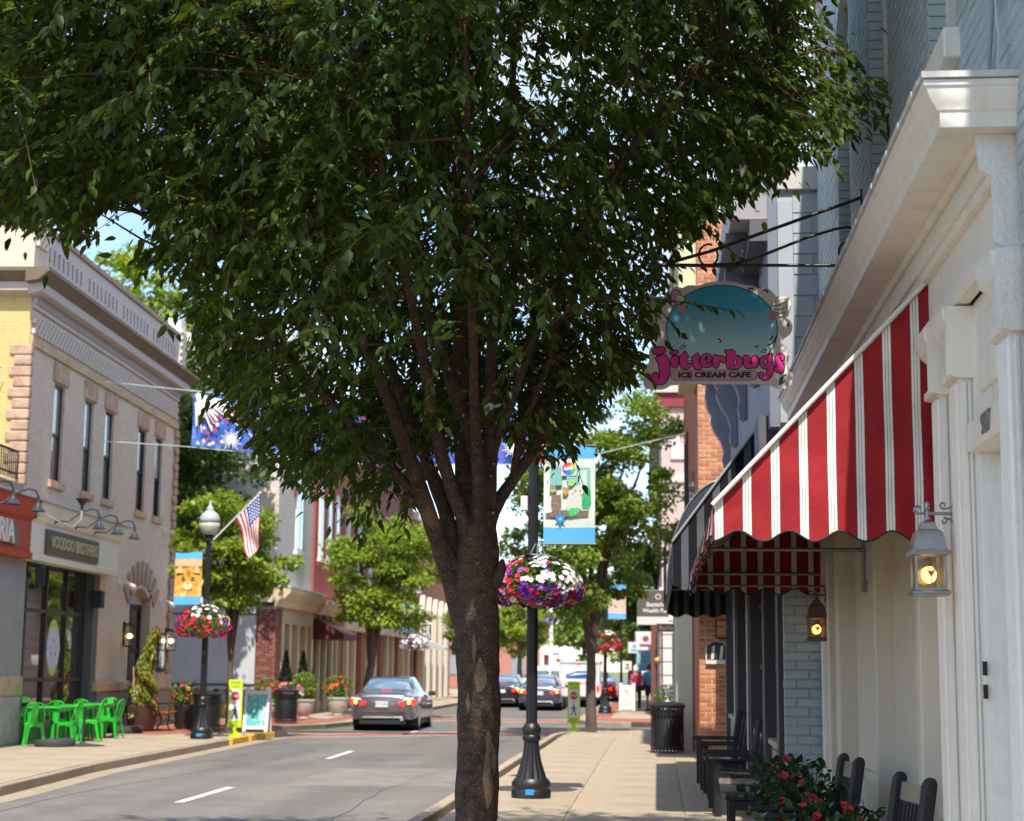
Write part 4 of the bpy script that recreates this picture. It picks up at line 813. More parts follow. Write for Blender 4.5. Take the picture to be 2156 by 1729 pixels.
# lettering
def glyph(pts, hole=None, hm=None):
    pts = smooth2(pts, 1); stroke(pts+pts[:2], 30, ink, 'letter_outline', .0085); lay(pts, .0090, pink, 'letter', .001)
    if hole: lay([(hole[0]+hole[2]*math.cos(k*.5), hole[1]+hole[3]*math.sin(k*.5)) for k in range(13)], .0105, hm or greyb, 'letter_hole', .0008); stroke([(hole[0]+hole[2]*math.cos(k*.5), hole[1]+hole[3]*math.sin(k*.5)) for k in range(14)], 14, ink, 'letter_outline', .0118)
def dotg(cx, cy, rx, ry): glyph([(cx+rx*math.cos(k*.6)-ry*.0, cy+ry*math.sin(k*.6)-rx*.12*math.cos(k*.6)) for k in range(10)])
dotg(110,1062,92,50); glyph([(45,1160),(190,1105),(245,1190),(260,1300),(245,1450),(180,1525),(90,1537),(25,1502),(0,1440),(20,1385),(70,1372),(102,1400),(92,1445),(108,1468),(122,1400),(118,1300),(95,1210)])
dotg(325,1085,58,26); glyph([(278,1145),(378,1122),(378,1302),(278,1292)])
t1 = [(440,1095),(492,1070),(496,1130),(516,1130),(516,1152),(496,1156),(490,1245),(505,1262),(520,1240),(548,1235),(554,1270),(520,1314),(460,1317),(413,1280),(400,1200),(408,1157),(384,1152),(388,1134),(425,1125)]
glyph(t1); glyph([(x*.9+218, (y-1190)*.92+1205) for x, y in t1])
glyph([(760,1100),(820,1112),(852,1160),(842,1200),(790,1228),(768,1232),(780,1248),(812,1242),(815,1214),(842,1214),(850,1255),(810,1292),(750,1292),(705,1250),(690,1190),(710,1130)], (770,1165,16,30), ink)
glyph([(866,1120),(950,1130),(955,1150),(985,1133),(1032,1148),(1048,1190),(1015,1227),(980,1215),(965,1190),(955,1200),(935,1307),(860,1292)])
glyph([(1070,1092),(1030,1082),(1034,1058),(1168,1048),(1170,1130),(1232,1130),(1278,1180),(1272,1260),(1220,1312),(1150,1317),(1050,1302)], (1178,1222,16,42))
glyph([(1288,1135),(1382,1128),(1377,1240),(1395,1260),(1410,1240),(1413,1135),(1503,1128),(1497,1292),(1440,1302),(1415,1292),(1380,1307),(1328,1302),(1298,1250)])
glyph([(1600,1128),(1650,1115),(1697,1103),(1704,1140),(1682,1150),(1702,1210),(1717,1290),(1692,1400),(1642,1467),(1570,1472),(1513,1430),(1508,1380),(1545,1363),(1577,1390),(1562,1420),(1590,1432),(1620,1390),(1633,1305),(1590,1312),(1538,1280),(1518,1210),(1545,1150)], (1605,1215,18,42))
glyph([(1738,1170),(1760,1118),(1820,1103),(1867,1130),(1870,1180),(1840,1197),(1820,1180),(1830,1155),(1805,1145),(1800,1180),(1852,1250),(1867,1310),(1832,1382),(1770,1352),(1722,1332),(1735,1300),(1760,1260),(1745,1210)])
pill = [(300,1340),(1440,1340),(1475,1370),(1480,1410),(1465,1450),(1430,1470),(320,1470),(285,1445),(280,1400),(285,1365)]
lay([(880+(x-880)*1.012, 1405+(y-1405)*1.1) for x, y in pill], .0098, ink, 'caption_outline', .001); lay(pill, .0112, pinkl, 'caption', .001)
xx, zz = sp(885,1405); text('ICE CREAM CAFE', .058, ink, pan, face_cam(xx, pan_y-.0128, zz), ext=.0008, offset=.0034, sx=1.28)
stroke([(1790,1540),(1800,1525),(1815,1500),(1850,1440),(1840,1430),(1805,1470),(1800,1500),(1830,1525),(1855,1495),(1835,1480)], 16, ink, 'clef_mark'); stroke([(1820,1460),(1850,1420),(1900,1385)], 14, ink, 'clef_mark')
BR = thing('sign_bracket', 'black wrought iron bracket carrying the cafe sign', 'bracket', (0, 12.9, 0))
def bp_(px, py): p = PY(px, py, 12.9); return (p.x, 0, p.z)
ib = MB(); ib.tube([bp_(1385,558),(1.62,0,bp_(1770,560)[2])], .013, 8).tube([bp_(1400,556), bp_(1500,528), (1.62,0,bp_(1822,415)[2])], .014, 8)
ib.tube([bp_(1500,557), bp_(1545,556), bp_(1600,540), bp_(1700,500), bp_(1760,482), bp_(1785,478), bp_(1802,484), bp_(1812,492)], .012, 8)
ib.tube([bp_(1492+22*math.cos(a*.42+1.2)*(1-.01*a), 538-24*math.sin(a*.42+1.2)*(1-.01*a)) for a in range(15)], .009, 6)
ib.tube([bp_(1784+18*math.cos(a*.42), 530-20*math.sin(a*.42)) for a in range(14)], .009, 6)
ib.build('scrollwork', black, BR, smooth=60); MB().box(1.60,1.625,-.03,.03,bp_(1822,450)[2]-.1,bp_(1822,400)[2]).build('wall_plate', black, BR)
chn = MB()
for px in (1417,1602):
    for k in range(6):
        p = Vector(bp_(px, 560+k*8)); chn.tube([p+Vector((.009*math.cos(a*1.05)*(1 if k%2 else .25), .009*math.cos(a*1.05)*(0 if k%2 else 1), .016*math.sin(a*1.05))) for a in range(7)], .0028, 4, caps=False)
chn.build('chain', greym, BR)
# ================================================================== right: dark shopfront building with bracketed cornice (projects before the cafe)
lav = mat('lavender_grey', (.36,.34,.37), .65, .06, 3); lavd = mat('slate_purple', (.115,.115,.15), .6, .08, 4); lavm = mat('slate_blue_trim', (.20,.215,.27), .6, .06, 4)
blockm = mat('block_paint', (.40,.43,.46), .75, .06, 4, bump=.4, bsc=40, stain=(.33,.36,.39), stain_sc=3); blockj = mat('block_joint', (.33,.36,.39), .8, .08, 4)
glassk = glass('dark_shop_glass', refl=.10, dark=(.012,.012,.014))
darkshop = mat('charcoal_shopfront', (.055,.055,.065), .5, .1, 5)
BB = thing('charcoal_shop_building', 'slate grey shop building with scrolled cornice brackets standing proud of the cafe', 'building', (1.22, 16.5, 0))
MB().box(.0,6,.0,10,3.6,6.62).box(.01,6,0,10,6.62,6.66).box(.0,6,10,14,3.6,3.72).box(.0,6,.0,.05,0,3.6).box(.3,6,.05,14,0,3.6).build('wall', bluemort, BB)
side = Matrix.Identity(4)   # face towards the camera: u = x, outward -y
bricks(BB, Matrix.Translation((0,-.0,.1)), [(.0,.60,0,3.95)], [bluep,bluep,bluep2], bl=.235, bh=.078, gap=.011, d=.012, limit=300, seed=9, jit=.003)
bricks(BB, Matrix.Translation((.15,-.0,4.05)), [(.0,.47,0,2.4)], [blockm], bl=.41, bh=.205, gap=.008, d=.012, limit=60, seed=10, name='block', jit=.002)
MB().box(.0,.148,-.03,.0,4.0,6.3).build('corner_strip', mat('corner_strip_paint',(.39,.42,.46),.7,.05,3), BB)
MB().box(.0,.62,-.05,.0,6.42,6.66).build('coping', mat('pale_coping',(.52,.50,.46),.7,.06,3), BB, bevel=.008)
# cornice end, parapet and soffit
MB().box(-.10,.0,-.0,10,4.0,6.66).build('upper_wall', lavm, BB)
MB().box(-.47,-.1,.0,9.4,6.12,6.64).build('parapet', lav, BB, bevel=.01)
MB().box(-.28,-.1,.0,9.4,5.9,6.12).build('cornice', lavd, BB)
MB().box(-.52,-.1,.5,9.4,6.02,6.12).build('cornice_edge', lavm, BB)
bl = MB()
for i in range(43): bl.ball((-.3,.7+i*.2,5.98), .028, 5)
bl.build('bead_moulding', mat('bead_green',(.25,.42,.40),.35,.3,10), BB, kind='stuff')
def bracket(y, big=True):
    pr = [(-.10,4.72),(-.14,4.68),(-.2,4.72),(-.22,4.82),(-.2,4.95),(-.24,5.1),(-.34,5.25),(-.40,5.42),(-.38,5.5),(-.45,5.62),(-.48,5.8),(-.46,6.02),(-.10,6.02)]
    b = MB().prism(pr, 'y', y-.11, y+.11).build('bracket', lavm, BB, bevel=.012)
for y in (1.7,4.2,6.7,9.2): bracket(y)
MB().box(-.03,.0,.3,10,3.9,4.7).build('stucco_band', mat('white_stucco',(.62,.62,.60),.8,.06,4), BB)
# arched transom opening and dark shopfront
MB().box(-.20,-.0,.25,1.0,3.55,4.15).build('awning_box', lavd, BB)
MB().prism([(1.0,3.1),(1.0,3.8),(3.4,3.8),(3.4,3.1)], 'x', -.06,-.01).build('transom', mat('taupe',(.30,.26,.22),.6,.06,4), BB)
for x, y0, y1 in ((-.05,.05,.38),(-.05,2.2,2.55),(-.05,5.0,5.4),(-.05,8.6,9.0),(-.05,12.6,13.0)): MB().box(x,.3,y0,y1,0,3.6).build('pier', darkshop, BB)
for y0, y1 in ((.38,2.2),(2.55,5.0),(5.4,8.6),(9.0,12.6)):
    f = MB(); n = max(2, round((y1-y0)/.6))
    for i in range(n+1): yy_ = y0+(y1-y0)*i/n; f.box(.06,.12,yy_-.03,yy_+.03,.9,3.0)
    for z in (.9,1.65,2.4,3.0): f.box(.065,.115,y0,y1,z-.03,z+.03)
    wf = f.build('shop_window', darkshop, BB)
    for i in range(n):
        a, b = y0+(y1-y0)*i/n+.03, y0+(y1-y0)*(i+1)/n-.03
        for z0, z1 in ((.93,1.62),(1.68,2.37),(2.43,2.97)): MB().box(.09,.095,a,b,z0,z1).build('pane', glassk, wf)
    MB().box(-.02,.2,y0,y1,.82,.88).build('window_sill', mat('taupe_light',(.36,.32,.27),.6,.06,4), BB); MB().box(.02,.2,y0,y1,.12,.82).build('stall_riser', mat('beige_riser',(.30,.27,.24),.6,.08,4), BB)
for y in (5.2, 8.8): MB().tube([(-.075,y,.0),(-.075,y,3.4)], .018, 8).build('conduit', mat('conduit',(.42,.44,.47),.4,.1,8,metal=.5), BB, smooth=60)
# black and grey striped awning
bst = stripemat('dark_awning_across','X',.17,[(.5,.96,(.10,.11,.13))],(.008,.009,.012)); bst2 = stripemat('dark_awning_along','Y',.17,[(.5,.96,(.10,.11,.13))],(.008,.009,.012))
AB = thing('awning', 'black and grey striped awning behind the red one', 'awning', (0,0,0))
def wedge(th, y0, y1, xw, xf, zt, zf, zb, mx_, my_, sc_=.3):
    for y in (y0, y1):
        V = []; F = []; n = 60
        for i in range(n+1):
            x = xf+(xw-xf)*i/n; V += [(x,y,zb+.05*abs(math.cos(math.pi*(x-xf)/sc_))**2.2),(x,y,zf+(zt-zf)*i/n)]
        for i in range(n): F.append((2*i,2*i+2,2*i+3,2*i+1))
        MB().add(V,F).build('end_panel', mx_, th)
    MB().poly([(xf,y0,zf),(xw,y0,zt),(xw,y1,zt),(xf,y1,zf)]).build('roof_panel', my_, th)
    V = []; F = []; n = 120
    for i in range(n+1): y = y0+(y1-y0)*i/n; V += [(xf,y,zf),(xf-.01,y,zb+.05*abs(math.cos(math.pi*(y-y0)/sc_))**2.2)]
    for i in range(n): F.append((2*i,2*i+1,2*i+3,2*i+2))
    MB().add(V,F).build('valance', my_, th)
    MB().tube([(xw,y0-.02,zt+.01),(xf,y0-.02,zf+.01)], .014, 6).build('edge_piping', mat('piping_grey',(.3,.32,.35),.6,.05,5), th)
    MB().tube([(xf+.03,y0+.1,zf-.06),(xf+.03,y1-.1,zf-.06)], .016, 6).tube([(xf+.03,y1-.1,zf-.06),(xw,y1-.1,zf-.06)], .016, 6).build('frame', steel, th)
wedge(AB, 18.0, 27.4, 1.19, .16, 4.35, 2.96, 2.45, bst, bst2)
lamp_ = thing('hanging_sign','empty black hanging sign frame under the black awning','sign',(0,0,0)); (MB().tube([(.9,26.2,2.38),(.9,26.2,2.1)], .012, 6).tube([(1.1,26.2,2.38),(1.1,26.2,2.1)], .012, 6).tube([(.9,26.2,2.1),(1.1,26.2,2.1)], .012, 6).tube([(.9,26.2,2.38),(1.1,26.2,2.38)],.012,6).build('frame', black, lamp_))
# quarter-round canopy
CN = thing('dome_canopy', 'black quarter round fabric canopy over the brick corner', 'canopy', (0,0,0))
cv = mat('canopy_fabric',(.035,.037,.045),.5,.1,5, bump=.2, bsc=8)
arc = [(1.21-(1.05)*math.sin(math.pi/2*i/14), 2.95+2.05*math.cos(math.pi/2*i/14)) for i in range(15)]
MB().prism(arc+[(.16,2.62),(.2,2.62),(1.21,2.62)], 'y', 29.95, 30.44).build('fabric', cv, CN, smooth=30)
for y in (29.93,30.44): MB().tube([(x,y,z) for x,z in arc], .012, 6).build('rib', steel, CN)
# ================================================================== right: orange brick corner building with iron balcony
ob = [mat('orange_brick_a',(.46,.17,.075),.85,.15,8), mat('orange_brick_b',(.52,.22,.10),.85,.15,8), mat('orange_brick_c',(.40,.135,.06),.85,.15,8)]; om = mat('pale_mortar',(.55,.46,.37),.9,.1,8)
BC = thing('orange_brick_building', 'orange brick corner building with black iron balcony past the dark awnings', 'building', (.75, 30.5, 0), R(.35))
MB().box(.0,6,.0,11.5,0,10.5).build('wall', om, BC)
bricks(BC, Matrix.Translation((0,0,.05)), [(0,.78,0,10.0)], ob, bl=.215, bh=.07, gap=.012, d=.01, limit=300, seed=12)
MB().box(-.004,.0,.0,11.5,.0,10.05).build('street_wall', coursed('brown_brick',(.36,.135,.075),(4.4,12.5),r=.85,var=.12), BC)
ol = mat('olive_cream',(.52,.47,.28),.6,.06,3); gl_ = mat('pale_green_paint',(.52,.55,.44),.6,.06,3)
MB().box(-.34,-.01,.05,1.3,6.85,9.9).build('bay_window', ol, BC, bevel=.02)
MB().box(-.30,.7,-.06,11.5,10.05,10.4).build('cornice', gl_, BC); MB().box(-.42,.75,-.14,11.6,10.4,10.65).build('cornice_top', mat('pale_yellow',(.66,.60,.40),.6,.05,3), BC)
MB().box(.5,.7,-.03,.0,6.4,8.0).build('end_window', white, BC)
# pale green shopfront
MB().box(-.36,-.02,3.7,4.2,0,3.0).box(-.30,-.02,4.2,11.4,2.5,3.0).build('shop_pilaster', gl_, BC, bevel=.012)
MB().box(-.2,-.02,4.2,11.4,.0,.7).build('shop_base', gl_, BC); MB().box(-.14,-.02,4.2,11.3,.7,2.5).build('shop_glass', glassd, BC)
for y in (7,10.9): MB().box(-.33,-.02,y,y+.4,0,2.5).build('shop_pilaster', gl_, BC)
# iron balcony
ir = MB()
for z in (3.05,3.35,4.05,4.35): ir.box(-.55,-.53,5.0,9.5,z,z+.03); ir.box(-.55,0,5.0,5.02,z,z+.03)
for i in range(30): ir.box(-.55,-.53,5.0+i*.15,5.02+i*.15,3.05,4.35)
for y in (3.2,5.0): ir.box(-.14,-.10,y,y+.06,3.6,6.4)
ir.box(-.55,0,5.0,9.5,3.0,3.05); ir.build('iron_balcony', black, BC)
for y in (2.5,4.4,6.6): MB().box(-.02,-.004,y,y+.8,3.5,5.6).build('window', glassd, BC)
sg = thing('oval_wall_sign', 'small black and cream arched sign on orange brick', 'sign', (0,30.46,0))
ap = [(.86,1.72),(.86,2.02),(.94,2.1),(1.06,2.14),(1.18,2.1),(1.24,2.02),(1.24,1.72)]
b0 = MB().prism([(x*1.0,z) for x,z in ap], 'y', -.03, .0).build('board', mat('sign_cream',(.65,.62,.5),.5,.05,4), sg)
b1 = MB().prism([(1.05+(x-1.05)*.9, 1.93+(z-1.93)*.8+.03) for x,z in ap], 'y', -.034, -.031).build('field', mat('sign_black_green',(.03,.04,.035),.5,.1,6), b0)
for x in (.98,1.13): MB().prism([(x-.03,1.8),(x+.02,1.8),(x+.05,2.04),(x,2.04)], 'y', -.038,-.035).build('motif', mat('sign_cream2',(.6,.55,.42),.5,0), b0)
fd = thing('fire_connection', 'red capped fire department pipe on pale green pilaster', 'pipe', (.36,34.3,.75)); MB().tube([(0,0,0),(-.16,0,0)], .05, 12).build('pipe', mat('pipe_grey',(.12,.14,.13),.5,.1,8), fd, smooth=60); MB().tube([(-.16,0,0),(-.22,0,0)], [.075,.065], 12).build('cap', mat('cap_red',(.55,.03,.03),.4,.05,8), fd, smooth=60)
# ================================================================== right: pink corner block beyond the side street
pk = coursed('pink_brick',(.60,.44,.41),(4.4,13.5),r=.85,var=.05); pkw = mat('pink_white',(.64,.55,.51),.8,.06,3)
BD = thing('pink_corner_block', 'pale pink corner block with grooved base beyond the side street', 'building', (.12, 59, 0), R(.4))
MB().box(.03,8,.03,26,0,11.4).build('wall', pk, BD); MB().box(-.25,8,-.25,26,11.4,11.9).build('cornice', mat('pink_cornice',(.5,.45,.4),.7,.1,4), BD); MB().box(-.12,8,-.12,26,10.9,11.4).build('frieze', maroon, BD)
for z0 in (4.2,8.2): MB().box(-.06,8,-.06,26,z0,z0+.28).build('belt_course', pkw, BD)
for i in range(9):
    z0 = .02+i*.47
    MB().box(-.03,1.4,-.03,1.0,z0,z0+.43).build('base_block', pkw, BD, bevel=.02); MB().box(-.03,.02,1.02,26,z0,z0+.43).build('base_block', pkw, BD)
for j, z0 in enumerate((5.2,9.0)):
    for i in range(6): MB().box(-.02,.05,2+i*3.6,3.3+i*3.6,z0,z0+1.9).build('window', glassd, BD)
    MB().box(.35,.85,-.05,.05,z0,z0+.7).build('plaque', pkw, BD, bevel=.03)
MB().box(-.4,0,3,20,9.0,9.9).build('bay', mat('brown_bay',(.30,.22,.18),.7,.1,4), BD)
MB().box(-.35,-.12,1.6,1.95,0,4.0).build('brown_column', mat('mahogany',(.16,.06,.05),.6,.1,5), BD)
MB().tube([(-.02,.4,2.0),(-.12,.4,2.05)], .03, 6).ball((-.14,.4,1.95), .09).build('wall_lamp', mat('lamp_amber',(.6,.4,.2),.4,0), BD)
from mathutils import noise as mnoise
# ================================================================== foliage generators
def unit(v): return v/np.maximum(np.linalg.norm(v, axis=-1, keepdims=True), 1e-9)
LEAF6 = np.array([(0,0,0),(.28,.34,.05),(.28,-.34,.05),(.62,.27,.03),(.62,-.27,.03),(1.0,0,-.10),(.34,0,-.03),(.68,0,-.02)])
LF6 = np.array([(0,2,6),(0,6,1),(6,2,4),(6,4,7),(6,7,3),(6,3,1),(7,4,5),(7,5,3)])
LEAF4 = np.array([(0,0,0),(.45,.30,.05),(1,0,-.05),(.45,-.30,.05)]); LF4 = np.array([(0,3,2,1)])
def leaves(name, P, D, Nn, S, m, parent=None, kind='stuff', simple=True, asp=1.0):
    T, Fq = (LEAF4, LF4) if simple else (LEAF6, LF6)
    D = unit(D); B = unit(np.cross(Nn, D)); N2 = np.cross(D, B)
    V = P[:,None,:] + S[:,None,None]*(T[None,:,0:1]*D[:,None,:] + asp*T[None,:,1:2]*B[:,None,:] + T[None,:,2:3]*N2[:,None,:])
    n, k = len(P), len(T)
    F = (Fq[None] + (np.arange(n)*k)[:,None,None]).reshape(-1, Fq.shape[1])
    return npmesh(name, V.reshape(-1,3), F, m, parent=parent, kind=kind)
def rv(n): return unit(rng.normal(size=(n,3)))
bark = bpy.data.materials.new('bark'); bark.use_nodes = True
def _bark(m, c1, c2, sc_=1.0):
    t = m.node_tree; b = t.nodes['Principled BSDF']; new = t.nodes.new; k = t.links.new
    co = new('ShaderNodeTexCoord'); mp_ = new('ShaderNodeMapping'); mp_.inputs['Scale'].default_value = (9*sc_,9*sc_,17*sc_); k(co.outputs['Object'], mp_.inputs['Vector'])
    n = new('ShaderNodeTexNoise'); n.inputs['Scale'].default_value = 1; n.inputs['Detail'].default_value = 8; n.inputs['Roughness'].default_value = .7; k(mp_.outputs[0], n.inputs['Vector'])
    r = new('ShaderNodeValToRGB'); r.color_ramp.elements[0].color = (*c1,1); r.color_ramp.elements[1].color = (*c2,1); r.color_ramp.elements[0].position = .35; r.color_ramp.elements[1].position = .68; k(n.outputs['Fac'], r.inputs[0])
    n2 = new('ShaderNodeTexNoise'); n2.inputs['Scale'].default_value = 2.2*sc_; n2.inputs['Detail'].default_value = 6; k(co.outputs['Object'], n2.inputs['Vector'])
    rr = new('ShaderNodeMapRange'); rr.inputs['From Min'].default_value = .60; rr.inputs['From Max'].default_value = .68; k(n2.outputs['Fac'], rr.inputs['Value'])
    mm = new('ShaderNodeMix'); mm.data_type = 'RGBA'; mm.inputs[7].default_value = (c2[0]*1.7, c2[1]*1.5, c2[2]*1.2, 1); k(rr.outputs[0], mm.inputs[0]); k(r.outputs[0], mm.inputs[6])
    v = new('ShaderNodeTexVoronoi'); v.inputs['Scale'].default_value = 1; mv = new('ShaderNodeMapping'); mv.inputs['Scale'].default_value = (30*sc_,30*sc_,52*sc_); k(co.outputs['Object'], mv.inputs['Vector']); k(mv.outputs[0], v.inputs['Vector']); vr = new('ShaderNodeMapRange'); vr.inputs['From Min'].default_value = .0; vr.inputs['From Max'].default_value = .34; vr.inputs['To Min'].default_value = .9; vr.inputs['To Max'].default_value = 0; k(v.outputs['Distance'], vr.inputs['Value'])
    m3 = new('ShaderNodeMix'); m3.data_type = 'RGBA'; m3.inputs[7].default_value = (c2[0]*3.0, c2[1]*2.6, c2[2]*2.0, 1); k(vr.outputs[0], m3.inputs[0]); k(mm.outputs[2], m3.inputs[6]); k(m3.outputs[2], b.inputs['Base Color'])
    b.inputs['Roughness'].default_value = .85; bp = new('ShaderNodeBump'); bp.inputs['Strength'].default_value = .8; bp.inputs['Distance'].default_value = .015; k(n.outputs['Fac'], bp.inputs['Height']); k(bp.outputs[0], b.inputs['Normal'])
_bark(bark, (.030,.017,.012), (.095,.058,.038)); MATS['bark'] = bark
bark2 = mat('bark_far', (.10,.075,.06), .9, .3, 12)
twigm = mat('twig', (.085,.04,.024), .8, .2, 10)
# ================================================================== the big street tree in front
TX, TY = -1.285, 12.0
TR = thing('street_tree', 'large dark green street tree with forked trunk filling the upper picture', 'tree', (TX, TY, 0))
trk = MB()
def wob(pts, n, amp, seed):
    r_ = random.Random(seed); P = [Vector(p) for p in pts]; out = []
    for i in range(len(P)-1):
        p0, p1, p2, p3 = P[max(i-1,0)], P[i], P[i+1], P[min(i+2,len(P)-1)]
        for j in range(n):
            t = j/n; out.append(.5*((2*p1)+(p2-p0)*t+(2*p0-5*p1+4*p2-p3)*t*t+(3*p1-p0-3*p2+p3)*t**3)+Vector((r_.uniform(-amp,amp), r_.uniform(-amp,amp), 0)))
    out.append(P[-1]); return out
def limb(pts, r0, r1, n=8, seed=0, seg=14, amp=.004):
    P = wob(pts, n, amp, seed); k = len(P); trk.tube(P, [r0+(r1-r0)*(i/(k-1))**.8 for i in range(k)], seg); return P
def tl(px, py, dy=0): p = PY(px, py, TY+dy); return (p.x-TX, dy, p.z)
# trunk
tp = wob([(0,0,-.15),(0,0,.5),(.01,0,1.2),(-.005,0,1.8),(-.02,0,2.2),(-.01,0,2.5),(.0,.01,2.85),(.0,.02,3.2)], 10, .003, 1)
rad = []
for p in tp:
    z = p.z; rad.append(.152-.20*max(0,z-2.42)**1.1*.62+.06*max(0,(.35-z))+.008*math.exp(-((z-1.9)/.25)**2)+.004*math.sin(z*11))
trk.tube(tp, rad, 26)
LIMBS = []
def L2(pts, r0, r1, s): LIMBS.append(limb(pts, r0, r1, 8, s))
base = lambda dx, z=2.1, dy=0: (dx, dy, z)
L2([(-.06,0,1.75), tl(948,1215), tl(905,1090,-.1), tl(860,960,-.2), tl(800,800,-.4), tl(690,560,-.6), tl(560,300,-.8), tl(480,60,-1)], .085, .018, 2)
L2([(-.05,.02,2.0), tl(958,1150,.05), tl(925,1040,.1), tl(870,900,.15), tl(800,720,.3), tl(700,500,.5), tl(600,250,.7), tl(540,-60,.9)], .075, .016, 3)
L2([(-.03,0,2.2), tl(985,1080,.02), tl(975,900,.1), tl(970,650,.15), tl(965,400,.2), tl(960,100,.2), tl(955,-250,.2)], .105, .022, 4)
L2([(.05,-.03,2.1), tl(1015,1080,-.06), tl(1005,960,-.12), tl(960,830,-.2), tl(900,640,-.4), tl(850,400,-.6), tl(820,100,-.9), tl(800,-100,-1)], .085, .018, 5)
L2([(.06,.0,2.1), tl(1028,1040,0), tl(1030,900,-.05), tl(1038,700,-.1), tl(1060,450,-.2), tl(1080,150,-.3), tl(1100,-200,-.5)], .075, .018, 6)
L2([(.05,.03,2.3), tl(1035,1090,.05), tl(1080,1010,.15), tl(1130,930,.25), tl(1165,800,.4), tl(1210,600,.6), tl(1290,350,.9), tl(1370,80,1.2)], .062, .014, 7)
L2([(.06,0,2.5), tl(1040,950,.0), tl(1075,850,-.1), tl(1130,700,-.3), tl(1230,480,-.6), tl(1370,260,-.9), tl(1520,90,-1.2)], .05, .012, 8)
L2([(-.05,-.05,2.5), tl(930,960,-.2), tl(900,800,-.6), tl(850,560,-1.2), tl(780,250,-1.8), tl(720,-50,-2.2)], .06, .014, 9)
L2([(-.08,.0,2.15), tl(900,1085,-.05), tl(820,980,-.1), tl(720,870,-.15), tl(560,700,-.2), tl(380,480,-.2), tl(180,250,-.2), tl(20,90,-.2)], .05, .010, 10)
L2([(.02,.06,2.4), tl(1000,900,.4), tl(1010,600,1.1), tl(1020,250,1.9), tl(1030,-60,2.4)], .06, .014, 11)
L2([(.02,-.06,2.5), tl(1000,850,-.5), tl(990,500,-1.4), tl(980,50,-2.3)], .055, .014, 12)
L2([tl(1080,1010,.15), tl(1100,900,.1), tl(1150,780,.0), tl(1170,700,.0), tl(1200,520,0), tl(1330,330,-.1), tl(1480,180,-.2), tl(1640,150,-.3)], .03, .008, 13)
# torn stub and pruned knobs
trk.tube([(.12,-.05,2.18),(.17,-.06,2.32),(.175,-.06,2.38)], [.05,.04,.012], 8); trk.tube([(-.13,-.03,1.78),(-.17,-.04,1.72)], [.05,.03], 8)
trunk_o = trk.build('trunk', bark, TR, smooth=180)
for v_ in trunk_o.data.vertices:
    q_ = v_.co; k_ = mnoise.noise(Vector((q_.x*7, q_.y*7, q_.z*4)))*.011+mnoise.noise(Vector((q_.x*22, q_.y*22, q_.z*9)))*.005
    v_.co = q_+v_.normal*k_*min(1, 1.2*max(.25, 1-(q_.z-2.2)*.5))
# patches of lifted bark
for i, (px, py, w_, h_) in enumerate([(1034,1620,22,150),(1016,1425,22,70),(990,1480,9,40),(1003,1340,10,110),(1000,1290,8,60)]):
    c = Vector(tl(px, py)); pts = [(c.x+w_/2/FPX*12*math.cos(a*.2618)*(1+.22*math.sin(a*1.1+i)), c.z+h_/2/FPX*12*math.sin(a*.2618)*(1+.15*math.cos(a*.8+i))) for a in range(24)]
    def yy__(x): return -math.sqrt(max(.001, .157**2-(x-.0)**2))-.004
    mbp = MB(); mbp.add([(x, yy__(x), z) for x, z in pts]+[(c.x, yy__(c.x)-.003, c.z)], [(j,(j+1)%24,24) for j in range(24)]); mbp.build('bark_scar', mat('bark_scar',(.20,.135,.09),.85,.3,30,bump=.6,bsc=60), TR)
# crown: twig sprays around clump centres, vase-shaped volume
def crown_ok(x, y, z):
    r_ = np.hypot(x, y*1.05); left = x < 0
    zl = np.where(left, 2.20+.56*np.abs(r_), 2.50+.95*r_)
    zl = np.where(r_ < .55, np.maximum(zl, 3.15+.15*np.sin(7*x)), zl)
    zt = 8.1-.05*r_**2
    rm = np.where(left, 4.6, 3.0)
    return (z > zl) & (z < zt) & (r_ < rm)
def sample_crown(n):
    out = []
    while sum(len(o) for o in out) < n:
        c = np.column_stack([rng.uniform(-4.6,3.0,n*3), rng.uniform(-2.9,2.4,n*3), rng.uniform(2.6,8.1,n*3)])
        c = c[crown_ok(c[:,0], c[:,1], c[:,2])]
        out.append(c)
    return np.concatenate(out)[:n]
OUT = [(-500,420),(-60,440),(0,450),(60,488),(130,485),(185,515),(205,500),(205,445),(255,415),(315,428),(335,470),(300,510),(280,548),(300,566),(350,552),(350,588),(388,570),(402,610),(396,660),(425,700),(400,745),(445,790),(470,850),(520,925),(560,968),(610,1010),(660,1045),(710,1090),(765,1150),(830,1110),(880,1060),(930,950),(1000,905),(1080,930),(1150,985),(1200,960),(1250,880),(1290,820),(1340,800),(1370,745),(1375,690),(1400,640),(1405,560),(1440,520),(1500,470),(1560,420),(1650,368),(1690,325),(1740,345),(1765,290),(1800,300),(1880,262),(1895,205),(1820,130),(1750,60),(1735,-900),(-500,-900)]
def proj(P):
    Cm = (P+np.array([TX,TY,0])-np.array(EYE)) @ np.array(CR); return CX+FPX*Cm[:,0]/-Cm[:,2], CY-FPX*Cm[:,1]/-Cm[:,2]
def inside(P):
    px, py = proj(P); r_ = np.zeros(len(P), bool); n = len(OUT)
    for i in range(n):
        x0, y0 = OUT[i]; x1, y1 = OUT[(i+1) % n]
        if y0 == y1: continue
        c = ((y0 > py) != (y1 > py)) & (px < (x1-x0)*(py-y0)/(y1-y0)+x0); r_ ^= c
    return r_
cl = sample_crown(1750); cl = cl[inside(cl+np.array([0,0,-.10]))]
def nz3(c, s): return np.array([mnoise.noise(Vector(tuple(q*s))) for q in c])
cl = cl[(nz3(cl, 1.15) > -.10) & ~((np.hypot(cl[:,0], cl[:,1]) < 1.0) & (cl[:,1] < .1) & (cl[:,2] < 4.3))]
